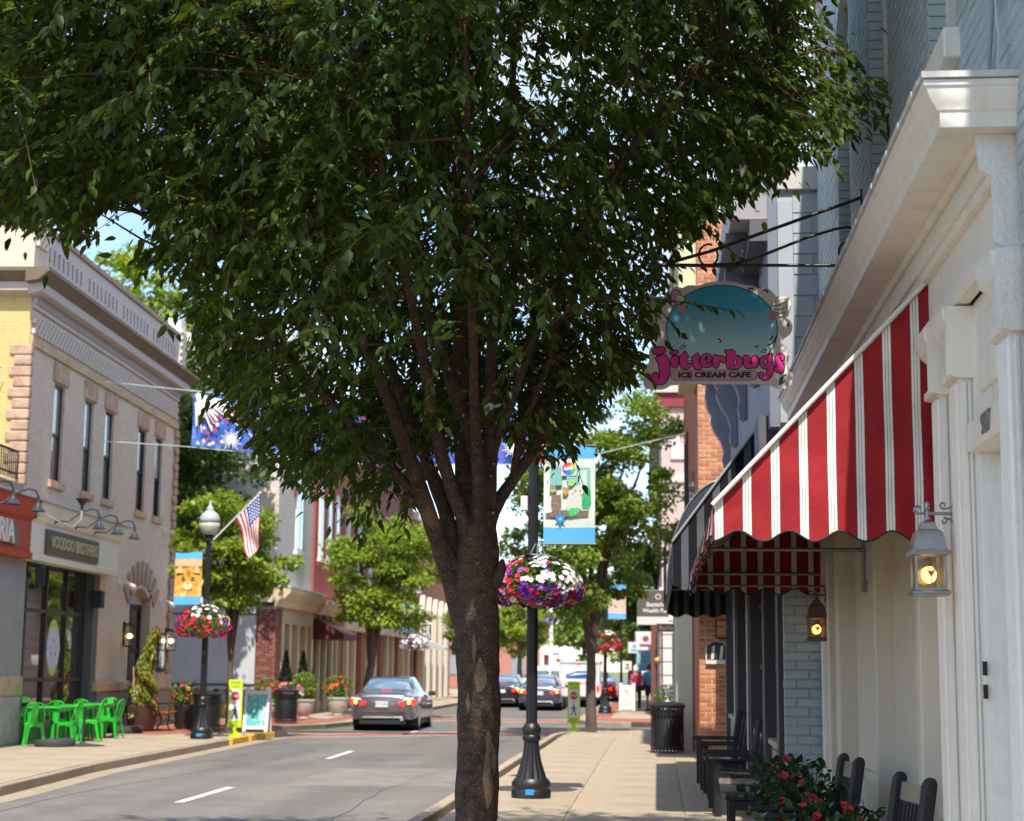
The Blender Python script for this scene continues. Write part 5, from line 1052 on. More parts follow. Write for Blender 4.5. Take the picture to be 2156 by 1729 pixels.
# sprays along the lower rim
def rim(n):
    c = sample_crown(n*12); q = c+np.array([0,0,-.55]); c = c[inside(c+np.array([0,0,-.12])) & ~inside(q)]; return c[:n]
cl = np.concatenate([cl, rim(150)])
tw_per = 9
tc_ = np.repeat(cl, tw_per, 0) + rng.normal(size=(len(cl)*tw_per,3))*np.array([.30,.30,.20])
nt_ = len(tc_)
rad_dir = unit(np.column_stack([tc_[:,0], tc_[:,1], np.full(nt_, .15)]))
td = unit(rad_dir*.9 + rng.normal(size=(nt_,3))*.6 + np.array([0,0,-.12]))
tlen = rng.uniform(.30,.60,nt_)
nl = 13
P = []; D = []; N_ = []; S = []
for j in range(nl):
    t = (j+1)/nl
    p = tc_ + td*(tlen*t)[:,None] + np.array([0,0,-1.0])*(tlen*t*t*.42)[:,None]
    fwd = unit(td + np.array([0,0,-.85])*t)
    sd = unit(np.cross(fwd, np.array([0,0,1.0]))+1e-6)*(1 if j % 2 else -1)
    d_ = unit(fwd*.75 + sd*.70 + np.array([0,0,-.60]) + rng.normal(size=(nt_,3))*.28)
    P.append(p); D.append(d_); N_.append(unit(np.array([0,0,1.0]) + rng.normal(size=(nt_,3))*.5)); S.append(rng.uniform(.062,.132,nt_)*(1-.3*abs(t-.55)))
P = np.concatenate(P); D = np.concatenate(D); N_ = np.concatenate(N_); S = np.concatenate(S)
lm = leafmat('zelkova_leaf', (.036,.070,.010), trans=.32, rough=.5, var=.55, tcol=(.16,.22,.010))
lmb = leafmat('zelkova_leaf_fresh', (.06,.13,.02), trans=.4, rough=.4, var=.25, tcol=(.19,.32,.02))
_px, _py = proj(P); off_ = np.tile(rng.normal(size=(nt_,3))*np.array([.13,0,.13])+np.array([0,0,.02]), (nl,1)); keep = inside(P+off_) & (inside(P) | (rng.random(len(P)) < .10)) & (rng.random(len(P)) < np.where(_px > 1670, .45, .95))
tip_ = tc_+td*tlen[:,None]+np.array([0,0,-1.0])*(tlen*.42)[:,None]; twok = inside(tip_+off_[:nt_]) & inside(tc_+off_[:nt_]) & inside(tip_) & (_px[:nt_] < 1690)
# each of the leaves that show largest and clearest is its own part: sprays hanging at the rim
def leaf_parts(P, D, N_, S, ms):
    D = unit(D); B = unit(np.cross(N_, D)); N2 = np.cross(D, B)
    me = {}
    for m in ms:
        q = bpy.data.meshes.new('leaf'); q.from_pydata([tuple(v) for v in LEAF6], [], [tuple(f) for f in LF6]); q.materials.append(m); q.polygons.foreach_set('use_smooth',[True]*len(LF6)); me[m] = q
    for i in range(len(P)):
        Mx = Matrix(((D[i,0],B[i,0],N2[i,0],0),(D[i,1],B[i,1],N2[i,1],0),(D[i,2],B[i,2],N2[i,2],0),(0,0,0,1)))
        o = link('leaf', me[ms[i % len(ms)]], TR); o.matrix_local = Matrix.Translation(P[i]) @ Mx @ Matrix.Diagonal((S[i], S[i]*.62, S[i], 1))
def spray(start, end, n, droop, size, seed):
    r_ = np.random.default_rng(seed); a, b = np.array(start), np.array(end); t = (np.arange(n)+.6)/n
    p = a+(b-a)*t[:,None]+np.array([0,0,-1])*(droop*t*t)[:,None]; f = unit((b-a)[None]+np.array([0,0,-2*droop])*t[:,None]); s = unit(np.cross(f, np.array([0,0,1.])))*np.where(np.arange(n)%2,1,-1)[:,None]
    d = unit(f*.7+s*.7+np.array([0,0,-.5])+r_.normal(size=(n,3))*.2); return p, d, unit(np.array([0,0,1.])+r_.normal(size=(n,3))*.35), r_.uniform(.85,1.1,n)*size
sprays = []; twg = MB()
for k, (a, b, n, dr, sz) in enumerate([(tl(1640,150,-.3),tl(1905,200,-.9),22,.05,.10),(tl(1640,200,-.3),tl(1890,250,-.6),16,.04,.10),(tl(1600,220,-.2),tl(1770,320,-.4),14,.10,.10),(tl(1480,240,0),tl(1650,360,.3),14,.1,.10),(tl(1280,620,.5),tl(1560,640,.6),16,.06,.105),(tl(1330,560,.3),tl(1590,560,.3),10,.02,.10),(tl(1220,640,.4),tl(1380,780,.4),12,.1,.10),(tl(1290,560,.2),tl(1440,680,.2),12,.1,.10),(tl(1150,800,.2),tl(1230,1000,.3),12,.1,.10),(tl(820,960,-.1),tl(760,1130,-.2),12,.06,.11),(tl(860,1020,-.1),tl(850,1120,-.2),8,.04,.11),(tl(740,930,0),tl(600,1000,0),14,.08,.11),(tl(680,850,0),tl(540,960,0),12,.1,.11),(tl(520,720,0),tl(420,850,0),12,.1,.11),(tl(400,500,-.2),tl(290,560,-.2),12,.1,.11),(tl(230,380,-.2),tl(180,500,-.3),10,.08,.11),(tl(120,350,-.2),tl(60,470,-.3),10,.08,.11),(tl(430,560,0),tl(370,640,0),8,.08,.11),(tl(1400,420,.2),tl(1560,520,.3),12,.1,.10),(tl(1170,900,.1),tl(1240,880,.1),8,.05,.11),(tl(700,450,-2.2),tl(760,480,-2.3),8,.1,.11),(tl(40,150,-1),tl(-40,230,-1.2),8,.1,.11),(tl(1560,40,-.6),tl(1740,20,-.8),12,.06,.10)]):
    sprays.append(spray(a, b, n, dr, sz, 100+k)); a, b = Vector(a), Vector(b); twg.tube([a, a+(b-a)*.5+Vector((0,0,-dr*.25)), b+Vector((0,0,-dr))], [.007,.005,.002], 4)
SP = [np.concatenate([s[i] for s in sprays]) for i in range(4)]
leaf_parts(*[x[:298] for x in SP], [lm, lm, lmb])
leaves('crown', P[keep], D[keep], N_[keep], S[keep], lm, TR, simple=False, asp=.62)
fresh = keep & (rng.random(len(P)) < .06) & (P[:,2] > 4.2)
leaves('fresh_leaves', P[fresh]+.01, D[fresh], N_[fresh], S[fresh]*1.05, lmb, TR, simple=False, asp=.62)
# twigs and boughs
sel = np.flatnonzero(twok)[::2]
for i in sel:
    a = tc_[i]; e = tc_[i]+td[i]*tlen[i]+np.array([0,0,-1.])*tlen[i]*.42; mdl = (a+e)/2+np.array([0,0,tlen[i]*.1])
    twg.tube([a, mdl, e], [.005,.004,.002], 3, caps=False)
nodes = [(p, i/len(Lm)) for Lm in LIMBS for i, p in enumerate(Lm) if i > len(Lm)*.3]
NP = np.array([p[:] for p, _ in nodes])
for c in cl[::3]:
    dd = np.linalg.norm(NP-(c-np.array([0,0,.5])), axis=1); k = int(np.argmin(dd))
    if dd[k] < 2.4:
        a = Vector(NP[k]); e = Vector(c); mdl = a.lerp(e, .5)+Vector((random.uniform(-.12,.12),random.uniform(-.12,.12),random.uniform(-.02,.16)))*dd[k]; twg.tube([a, mdl, e], [.013,.008,.004], 5, caps=False)
twg.build('boughs', twigm, TR, kind='stuff')
# dark fairy-light cable wound round the limbs
ft = thing('fairy_lights', 'dark green fairy light cable wound around the tree limbs', 'cable', (TX,TY,0)); fm_ = MB(); fb_ = MB()
for Lm, rr, ph in ((LIMBS[3],.085,0),(LIMBS[4],.08,1),(LIMBS[2],.1,2)):
    pts = []
    for i, p in enumerate(Lm[8:44]):
        for s in range(3): a = ph+(i+s/3)*1.3; q = Lm[8+i].lerp(Lm[min(9+i,len(Lm)-1)], s/3); k = rr*(1-i/70); pts.append((q.x+k*math.cos(a), q.y+k*math.sin(a), q.z))
    fm_.tube(pts, .004, 4)
    for q in pts[::5]: fb_.ball(q, .011, 4)
fm_.build('cable', mat('cable_green',(.01,.04,.035),.5,.1,9), ft); fb_.build('bulbs', mat('fairy_bulb',(.25,.45,.45),.2,.1,9), ft)
p = tl(1033,858,-.12); lc = thing('security_camera','small white round camera fixed to the tree limb','camera',(TX+p[0],TY+p[1],p[2])); MB().tube([(0,0,0),(.06,.08,.03)], .012, 8).build('arm', white, lc); MB().lathe([(.026,0),(.03,.01),(.026,.05)], 14, c=(0,0,0)).build('housing', mat('camera_grey',(.5,.52,.5),.3,.05,9), lc, rot=(R(90),0,0), smooth=50)

# ================================================================== the other trees
def tree(name, label, loc, h, rx, rz, zc, n, lsize, lm_, trunk_r, seed, forks=4, fork_z=.35, flat_=.5, group=None, clump=.5, nclump=90, lean=(0,0), shape=1.0, low=0):
    r_ = np.random.default_rng(seed); t = thing(name, label, 'tree', loc, 0, group)
    tb = MB(); fz = h*fork_z; tb.tube(wob([(0,0,-.15),(lean[0]*.3,lean[1]*.3,fz*.5),(lean[0]*.5,lean[1]*.5,fz)], 5, trunk_r*.08, seed), [trunk_r*(1.25 if i == 0 else 1-.03*i) for i in range(11)], 10)
    for k in range(forks):
        a = 2*math.pi*k/forks+seed; ex = math.cos(a)*rx*.55; ey = math.sin(a)*rx*.55; tb.tube(wob([(lean[0]*.5,lean[1]*.5,fz*.92),(lean[0]*.6+ex*.25,lean[1]*.6+ey*.25,fz+(h-fz)*.3),(lean[0]+ex*.7,lean[1]+ey*.7,fz+(h-fz)*.55),(lean[0]+ex,lean[1]+ey,fz+(h-fz)*.72)], 5, trunk_r*.1, seed+k), [trunk_r*(.7-.6*i/15) for i in range(16)], 7)
    tb.build('trunk', bark2, t, smooth=180)
    c = r_.normal(size=(nclump*4,3)); c = unit(c)*(r_.random((len(c),1))**(1/2.2)); c = c[c[:,2] > -.75+low][:nclump]
    w_ = np.where(c[:,2:3] < 0, 1+.35*c[:,2:3]*shape, 1.0)
    C_ = np.column_stack([c[:,0]*rx*w_[:,0], c[:,1]*rx*w_[:,0], c[:,2]*rz])+np.array([lean[0],lean[1],zc])
    k = n//nclump; q = unit(r_.normal(size=(len(C_)*k,3)))*(r_.random((len(C_)*k,1))**.45)*np.array([clump,clump,clump*flat_])
    Pq = np.repeat(C_, k, 0)+q*r_.uniform(.6,1.25,(len(C_),1)).repeat(k,0)
    out = unit(Pq-np.array([lean[0],lean[1],zc-rz*.4])); d = unit(out*.6+r_.normal(size=Pq.shape)*.6+np.array([0,0,-.35])); nn = unit(np.array([0,0,1.])*.9+out*.4+r_.normal(size=Pq.shape)*.45)
    leaves('crown', Pq, d, nn, r_.uniform(.7,1.3,len(Pq))*lsize, lm_, t)
    return t
lmy = leafmat('leaf_yellow_green', (.21,.295,.03), trans=.38, rough=.5, var=.3, tcol=(.36,.44,.04))
lmg = leafmat('leaf_mid_green', (.17,.25,.035), trans=.32, rough=.5, var=.3, tcol=(.26,.34,.03))
lmd = leafmat('leaf_deep_green', (.055,.105,.022), trans=.3, rough=.5, var=.35, tcol=(.14,.22,.025))
tree('street_tree','tall shade tree standing behind the viewpoint',(-1.9,-2.6,0),15.2,4.5,4.3,10.9,4300,.30,lm,.22,20,fork_z=.45,clump=.9,nclump=100,lean=(.2,6.0))  # out-of-view tree, added to throw dappled shade on the front tree
tree('street_tree','slim young street tree behind the flag lamp post',(-10.18,39.5,0),6.6,1.45,1.75,4.35,11000,.15,lmy,.085,21,forks=4,fork_z=.28,clump=.36,nclump=75,shape=1.2)
tree('street_tree','bushy light green street tree above the silver sedan',(-10.0,56.0,0),7.4,2.15,2.35,4.75,15000,.16,lmy,.17,22,forks=4,fork_z=.24,clump=.5,nclump=110,lean=(.8,0),shape=.8)
tree('street_tree','dense green street tree on the corner behind the owl banner',(-1.72,43.6,0),9.3,2.75,4.0,6.0,27000,.15,lmg,.16,23,forks=5,fork_z=.22,clump=.5,nclump=150,shape=1.3)
tree('shade_tree','broad bright tree rising behind the beige building parapet',(-19.5,57,0),15.5,4.2,4.4,12.3,12000,.30,lmy,.3,24,clump=.9,nclump=90)
tree('shade_tree','tall dark tree filling the gap past the beige building',(-15.4,49.6,0),13.5,3.1,4.6,8.7,16000,.22,lmd,.28,25,clump=.75,nclump=150,lean=(.8,0))
tree('shade_tree','tall tree behind the white house roof',(-23,75,0),17,5,5.5,11,11000,.34,lmg,.3,26,clump=1.0,nclump=90)
tree('street_tree','street tree before the far apartment block',(-9.2,112,0),7.5,2.2,2.4,4.4,6000,.28,lmy,.2,27,clump=.7,nclump=60)
tree('street_tree','small round tree beside the far apartment block',(-9.9,90,0),6.4,1.7,2.2,3.6,5000,.22,lmg,.15,28,clump=.5,nclump=50)
tree('street_tree','second right hand street tree beyond the corner',(-1.3,82,0),9,2.6,3.2,5.8,9000,.24,lmd,.17,29,clump=.6,nclump=90)
tree('street_tree','third right hand street tree further down',(-1.6,98,0),9,2.8,3.2,5.6,6000,.3,lmg,.17,30,clump=.7,nclump=70)
for i, (x, y, h, rx, m) in enumerate([(-7.2,165,11,4.6,lmg),(-2,180,10,4.5,lmy),(-13,190,13,5,lmd),(3.5,175,11,4.5,lmg),(-19,175,12,5,lmd),(-26,120,14,5,lmg)]):
    tree('distant_tree',['round green tree closing the far end of the street','pale tree right of the round green one at the street end','dark tree behind the far apartment block','far tree behind the pink corner block','dark tree well left of the far apartment block','far tree behind the brick block roofs'][i],(x,y,0),h,rx,h*.42,h*.56,5000,.5,m,.3,40+i,clump=1.1,nclump=60)
# ================================================================== lamp posts
globeM = glass('globe_glass', tint=(.80,.82,.80), refl=.3, rough=.2); frost = mat('frosted_globe', (.36,.39,.38), .4, .08, 4, spec=.4)
bluesticker = mat('blue_sticker', (.02,.25,.6), .6, .05, 5)
def lamp_post(label, loc, H, globe=True, rz=0):
    t = thing('lamp_post', label, 'lamp post', loc, rz, 'black fluted lamp posts along the street')
    MB().lathe([(.25,0),(.25,.09),(.235,.11),(.245,.14),(.245,.19),(.21,.24)], 24).build('base', black, t, smooth=40)
    MB().lathe([(.20,.235),(.165,.33),(.125,.46),(.10,.60),(.094,.70)], 32, flute=.08).build('skirt', black, t, smooth=30)
    MB().lathe([(.10,.70),(.115,.72),(.115,.76),(.10,.78),(.115,.80),(.12,.86),(.095,.90),(.08,.92)], 24).build('collar', black, t, smooth=40)
    MB().lathe([(.072,.9),(.062,H)], 28, flute=.10).build('shaft', black, t, smooth=25)
    MB().box(-.05,.05,-.262,-.246,.05,.12).build('sticker', bluesticker, t)
    if globe:
        MB().lathe([(.07,H),(.12,H+.03),(.12,H+.06),(.08,H+.09),(.10,H+.13),(.13,H+.15)], 20).build('lamp_seat', black, t, smooth=40)
        MB().lathe([(.12,H+.15),(.185,H+.22),(.225,H+.33),(.23,H+.42)], 24).build('lower_globe', mat('prismatic_globe',(.42,.40,.34),.2,.12,30,spec=.6), t, smooth=180)
        MB().lathe([(.23,H+.42),(.228,H+.52),(.19,H+.62),(.12,H+.68),(.085,H+.71),(.10,H+.73),(.07,H+.78),(.05,H+.80),(.02,H+.87),(.008,H+.95)], 24).build('upper_globe', frost, t, smooth=180)
    return t
LPR = (-1.59, 21.3, 0); LPL = (-10.07, 36.75, 0)
lamp_post('nearest black fluted lamp post with the owl banner beside the trunk', LPR, 6.2)
lamp_post('black lamp post with clear globe carrying the flag and cat banner', LPL, 4.35)
LPF = (-1.95, 62.6, 0); LPG = (-10.6, 73, 0); LPH = (-1.9, 88, 0)
lamp_post('lamp post with red basket beyond the side street', LPF, 5.2)
lamp_post('lamp post beside the gelato sign on the far left pavement', LPG, 4.5)
# ================================================================== hanging baskets
petal = {'red': mat('petal_red',(.50,.012,.03),.6,.2,30), 'purple': mat('petal_purple',(.13,.015,.33),.6,.2,30), 'white': mat('petal_white',(.72,.70,.66),.6,.08,30), 'pink': mat('petal_pink',(.6,.12,.25),.6,.2,30), 'orange': mat('petal_orange',(.62,.09,.02),.6,.2,30), 'yellow': mat('petal_yellow',(.6,.42,.03),.6,.2,30)}
eye_m = mat('petal_eye',(.35,.30,.1),.7,0)
def flower_mesh(m, eye):
    n = 10; V = [(0,0,-.25)]; F = []
    for k in range(n): a = 2*math.pi*k/n; rr = 1.0 if k % 2 == 0 else .86; V.append((rr*math.cos(a), rr*math.sin(a), .12+.05*(k % 2)))
    for k in range(n): V.append((.25*math.cos(2*math.pi*k/n), .25*math.sin(2*math.pi*k/n), -.1))
    F = [(1+k, 1+(k+1)%n, 1+n+(k+1)%n, 1+n+k) for k in range(n)]+[(0,1+n+k,1+n+(k+1)%n) for k in range(n)]
    me = bpy.data.meshes.new('flower'); me.from_pydata(V, [], F); me.materials.append(m); me.materials.append(eye); me.polygons.foreach_set('material_index',[0]*n+[1]*n); return me
FM = {k: flower_mesh(v, eye_m if k != 'red' else mat('petal_dark',(.06,.005,.01),.7,0)) for k, v in petal.items()}
lpet = leafmat('petunia_leaf', (.10,.19,.03), trans=.3, var=.4, rough=.6)
def basket(label, loc, rx, rz_, parts, mix, fsize, nleaf, seed, ropes=True, trail=True):
    r_ = random.Random(seed); g = np.random.default_rng(seed)
    t = thing('flower_basket', label, 'flower basket', loc, 0, 'hanging petunia baskets on lamp posts')
    MB().lathe([(.05,-.30*rz_/.3),(rx*.32,-.24*rz_/.3),(rx*.45,-.05)], 16).build('liner', mat('coir_liner',(.20,.12,.06),.9,.3,20,bump=.8,bsc=30), t, smooth=60)
    u = unit(g.normal(size=(nleaf,3))); u[:,2] = np.where(u[:,2] < -.5, -.5*g.random(nleaf), u[:,2]); P_ = u*(g.random((nleaf,1))**.35)*np.array([rx,rx,rz_]); P_[:,2] -= .25*(np.hypot(P_[:,0],P_[:,1])/rx)**2*rz_
    leaves('foliage', P_, unit(u+g.normal(size=u.shape)*.6+np.array([0,0,-.2])), unit(u+np.array([0,0,.6])), g.uniform(.05,.085,nleaf), lpet, t, asp=1.2)
    blooms = MB()
    n = parts+330 if parts else 240
    for i in range(n):
        while True:
            a = r_.uniform(0, 2*math.pi); zz_ = r_.uniform(-.7, 1)
            k = mix(a, zz_, r_) 
            if k: break
        rr = math.sqrt(max(0,1-zz_*zz_))*1.04; p = Vector((rr*rx*math.cos(a), rr*rx*math.sin(a), zz_*rz_-.25*rr**2*rz_)); nrm = Vector((p.x/rx**2, p.y/rx**2, p.z/rz_**2+.3)).normalized()+Vector((r_.uniform(-.3,.3),r_.uniform(-.3,.3),r_.uniform(-.2,.3)))
        Q = nrm.to_track_quat('Z','Y').to_matrix().to_4x4(); Mx = Matrix.Translation(p+nrm*.03) @ Q @ Matrix.Scale(fsize*r_.uniform(.8,1.2), 4)
        if i < parts: o = link('flower', FM[k], t); o.matrix_local = Mx
        else:
            blooms.M = Mx; me = FM[k]; blooms.add([v.co[:] for v in me.vertices], [tuple(q.vertices) for q in me.polygons], sorted(petal).index(k))
    blooms.build('blooms', [petal[k] for k in sorted(petal)], t, kind='stuff')
    if ropes: MB().tube([(-rx*.5,0,0),(-.03,0,.5)], .006, 4).tube([(rx*.5,0,0),(.03,0,.5)], .006, 4).tube([(0,-rx*.4,0),(0,-.05,.5)], .006, 4).build('chain', greym, t)
    if trail:
        tv = MB()
        for k in range(7): a = r_.uniform(0,6.28); q = Vector((rx*.8*math.cos(a), rx*.8*math.sin(a), -.2*rz_)); tv.tube([q, q+Vector((r_.uniform(-.05,.05),0,-.15)), q+Vector((r_.uniform(-.1,.1),0,-r_.uniform(.2,.5)))], [.004,.003,.002], 3)
        tv.build('trailing_stems', lpet, t, kind='stuff')
    return t
def mixA(a, z, r_):   # seen from -y: white upper right, purple centre, red left
    x = math.cos(a)*math.sqrt(max(0,1-z*z))
    if z > .25 and x > -.1 and r_.random() < .8: return 'white'
    if z < -.1 and r_.random() < .6: return r_.choice(['red','purple'])
    if x < -.3: return r_.choice(['red','red','purple','pink','white','red'])
    return r_.choice(['purple','purple','purple','red','white'] if x < .45 else ['purple','white','red','white'])
def mixB(a, z, r_): return 'white' if (z > .5 and math.cos(a) > -.5) or (math.cos(a) > .4 and z > .1 and r_.random() < .5) else r_.choice(['red','red','red','red','red','purple'])
def mixC(a, z, r_): return 'white' if z > .75 else r_.choice(['red','red','red','pink'])
def mixD(a, z, r_): return 'white' if r_.random() < .8 else 'purple'
basket('big basket of red, purple and white petunias on the nearest lamp post', (LPR[0]+.07, LPR[1]-.12, 2.68), .54, .32, 299, mixA, .042, 2200, 1)
basket('red and white petunia basket below the cat banner', (LPL[0]-.03, LPL[1]-.1, 2.55), .56, .36, 0, mixB, .05, 900, 2)
basket('red petunia basket on the lamp post past the side street', (LPF[0], LPF[1]-.1, 2.62), .55, .4, 0, mixC, .06, 700, 3)
basket('white petunia basket under the gelato sign', (LPG[0], LPG[1]-.1, 2.7), .6, .36, 0, mixD, .065, 600, 4)
# ================================================================== banners
bblue = mat('banner_blue',(.10,.40,.78),.55,.05,4); 
def banner(label, loc, w_, h_, side, fabric, seed=0):
    """side +1: hangs to the right of its post"""
    t = thing('street_banner', label, 'banner', loc, 0, 'art banners on lamp posts')
    V = []; F = []; nx, nz2 = 16, 30
    for i in range(nx+1):
        for j in range(nz2+1):
            x = w_*i/nx; z = h_*(j/nz2-.5); V.append((side*x*(1), .012*math.sin(x*9+z*3+seed)+.008*math.sin(z*7+seed), z))
    for i in range(nx):
        for j in range(nz2): a = i*(nz2+1)+j; F.append((a,a+nz2+1,a+nz2+2,a+1))
    mi = [1 if (j < nz2*.15 or j >= nz2*.865) else 0 for i in range(nx) for j in range(nz2)]
    mb = MB().add(V, F); mb.m = mi; c = mb.build('cloth', [fabric, bblue], t, smooth=180)
    for s in (-1,1): MB().tube([(-side*.06,.0,s*h_/2),(side*(w_+.02),.0,s*h_/2)], .012, 6).build('banner_arm', black, t)
    return t, c
def art(name, stops, sc_=7, seed=0, dist=2.2):
    m = bpy.data.materials.new(name); m.use_nodes = True; t_ = m.node_tree; b = t_.nodes['Principled BSDF']; b.inputs['Roughness'].default_value = .6; new = t_.nodes.new; k = t_.links.new
    co = new('ShaderNodeTexCoord'); mp_ = new('ShaderNodeMapping'); mp_.inputs['Location'].default_value = (seed,seed,seed); k(co.outputs['Object'], mp_.inputs[0]); n = new('ShaderNodeTexNoise'); n.inputs['Scale'].default_value = sc_; n.inputs['Detail'].default_value = 4; n.inputs['Distortion'].default_value = dist; k(mp_.outputs[0], n.inputs['Vector'])
    r_ = new('ShaderNodeValToRGB'); r_.color_ramp.elements[0].position = stops[0][0]; r_.color_ramp.elements[0].color = (*stops[0][1],1); r_.color_ramp.elements[1].position = stops[-1][0]; r_.color_ramp.elements[1].color = (*stops[-1][1],1)
    for p, c in stops[1:-1]: e = r_.color_ramp.elements.new(p); e.color = (*c,1)
    k(n.outputs['Fac'], r_.inputs[0]); k(r_.outputs[0], b.inputs['Base Color']); MATS[name] = m; return m
teal = art('banner_teal_ground', [(.3,(.46,.56,.48)),(.45,(.62,.66,.56)),(.6,(.56,.65,.58)),(.75,(.70,.68,.58))], 2.5)
t, c = banner('banner with painted owls, cactus and blue flower on the nearest lamp post', (LPR[0]+.135, LPR[1]-.05, 3.815), .66, 1.27, 1, teal)
def bz(zx, zy): return ((zx-205)/765*.66, (840-zy)/1470*1.27)     # drawing grid of the banner
def dab(poly, lvl, m, nm): return MB().prism([bz(*p) for p in poly], 'y', -.024-lvl*.002, -.0225-lvl*.002).build(nm, m, c)
def ell(cx, cy, rx, ry, n=18): return [(cx+rx*math.cos(2*math.pi*i/n), cy+ry*math.sin(2*math.pi*i/n)) for i in range(n)]
ar = {}
def am(nm, col_, v=.25, s=40):
    return mat('paint_'+nm, col_, .6, v, s)
dab([(300,430),(480,430),(480,700),(300,720)],0,am('aqua',(.20,.42,.40)),'painted_panel'); dab([(690,440),(900,440),(900,760),(690,740)],0.1,am('aqua',(.20,.42,.40)),'painted_panel'); dab([(720,480),(850,480),(850,740),(720,740)],.4,am('mint',(.48,.62,.52)),'painted_panel')
dab([(470,350),(690,350),(690,560),(470,560)],1,am('plate',(.50,.58,.52)),'painted_plate')
for i, (a0, cc) in enumerate([(0,(.6,.5,.05)),(60,(.6,.1,.05)),(120,(.55,.03,.2)),(180,(.12,.08,.45)),(240,(.03,.18,.5)),(300,(.05,.4,.15))]):
    dab([(580,455)]+[(580+100*math.cos(R(a0+j*12)), 455-95*math.sin(R(a0+j*12))) for j in range(6)],1.5+i*.02,am('wheel%d' % 'abcdef'.index('abcdef'[i]),cc,.1),'colour_wheel')
for dx in (-50,-20,15,45): dab(ell(575+dx,455-8*(dx>0),18,26,10),2,white,'scrawl')
owlb = am('owl_brown',(.22,.14,.10),.6,60); owlw = am('owl_pale',(.55,.55,.50),.4,70); cac = am('cactus',(.03,.34,.13),.4,20); eyeA = am('eye',(.6,.55,.3),.1); dk = am('dark',(.05,.05,.05),.2)
dab([(240,1120),(520,1070),(880,1080),(870,1180),(600,1160),(240,1190)],1.2,am('log',(.16,.12,.10),.5,30),'log')
dab([(330,830),(360,850),(440,845),(460,820),(470,960),(440,1090),(340,1090),(315,960)],2,owlb,'owl'); dab([(300,690),(330,710),(380,705),(395,690),(400,800),(350,830),(295,790)],2.1,am('owl_grey',(.14,.15,.12),.5,60),'owl'); dab(ell(345,780,45,22),2.5,am('lime',(.35,.50,.08)),'owl_breast')
dab([(490,720),(520,740),(560,735),(580,720),(575,830),(530,860),(490,830)],2.1,am('owl_tan',(.35,.22,.08),.5,60),'owl'); dab(ell(530,805,38,25),2.5,am('orange',(.65,.25,.06)),'owl_breast')
dab([(545,570),(700,580),(700,640),(640,710),(575,715),(560,640)],2.1,am('teal_owl',(.15,.50,.45),.3,50),'owl'); dab([(600,640),(690,650),(630,715),(575,715)],2.3,am('lime',(.35,.50,.08)),'owl_breast')
dab(ell(845,800,65,80),1.6,cac,'cactus'); dab([(780,850),(905,850),(915,960),(880,1060),(790,1040),(770,940)],1.7,cac,'cactus')
dab(ell(715,790,88,78),2.6,owlw,'owl_head'); dab([(560,880),(640,840),(770,860),(780,960),(760,1060),(560,1080),(548,980)],2.4,owlw,'owl')
for ex, ey, er in ((680,785,24),(752,785,24),(590,595,16),(652,605,16),(325,735,13),(365,735,13),(515,765,10),(550,765,10)): dab(ell(ex,ey,er,er,12),3,eyeA,'owl_eye'); dab(ell(ex,ey,er*.5,er*.5,10),3.5,dk,'owl_pupil')
dab([(560,1090),(620,1040),(740,1040),(750,1080),(690,1150),(600,1170)],3,am('leafgreen',(.06,.45,.16),.4,30),'leaf')
star = []
for i in range(12): a = R(90+i*30); rr = 95 if i % 2 == 0 else 48; star.append((455+rr*math.cos(a), 1205-rr*math.sin(a)*.95))
dab(star,3.2,am('starblue',(.02,.25,.55),.4,40),'blue_flower'); dab(ell(455,1205,20,20,10),3.6,am('skyblue',(.2,.5,.7)),'flower_eye')
# cat banner
orange = art('banner_cat_ground', [(.32,(.45,.16,.02)),(.45,(.62,.27,.03)),(.58,(.70,.38,.07)),(.72,(.75,.55,.25))], 5, 3)
t, c = banner('orange kitten face banner on the flag lamp post', (LPL[0]-.12, LPL[1]-.05, 3.525), .62, 1.19, -1, orange, 2)
def cz(u, v, pts): return [(-.31+u+a, v+b) for a, b in pts]
def cdab(pts, lvl, m, nm): MB().prism(pts, 'y', -.024-lvl*.002, -.0225-lvl*.002).build(nm, m, c)
cdab([(-.62,.27),(0,.27),(0,.42),(-.62,.42)],0,am('buff',(.60,.42,.25),.1,10),'sky_band')
def e2(cx, cz_, rx, rz_, n=16): return [(cx+rx*math.cos(2*math.pi*i/n), cz_+rz_*math.sin(2*math.pi*i/n)) for i in range(n)]
for x in (-.5,-.12): cdab([(x-.09,.12),(x,.36),(x+.09,.12)],1,am('cat_ear',(.70,.36,.10),.3,20),'ear'); cdab([(x-.05,.14),(x,.29),(x+.05,.14)],1.4,am('cat_ear_in',(.72,.48,.30),.2,20),'ear')
cdab(e2(-.31,-.17,.11,.09),1.5,am('cat_muzzle',(.74,.55,.30),.3,30),'muzzle')
for x in (-.42,-.2): cdab(e2(x,.01,.052,.035),1.8,am('cat_eye',(.35,.28,.08),.1),'eye'); cdab(e2(x,.01,.026,.032,10),2.2,dk,'pupil')
cdab([(-.345,-.1),(-.275,-.1),(-.31,-.145)],2,am('cat_nose',(.60,.16,.10),.1),'nose')
for k in range(5): cdab([(-.35+k*.02,.09),(-.34+k*.02,.09),(-.36+k*.026,.2),(-.37+k*.026,.2)],1.2+k*.05,am('cat_stripe',(.38,.12,.015),.2),'stripe')
flo = art('banner_floral', [(.3,(.05,.3,.12)),(.42,(.65,.6,.45)),(.55,(.7,.35,.35)),(.7,(.75,.65,.55))], 6, 8)
banner('pink flower banner on the lamp post past the side street', (LPF[0]+.11, LPF[1]-.05, 4.1), .66, 1.27, 1, flo, 4)
flo2 = art('banner_branch', [(.3,(.10,.22,.30)),(.45,(.55,.55,.25)),(.6,(.62,.60,.35)),(.7,(.4,.5,.55))], 5, 15)
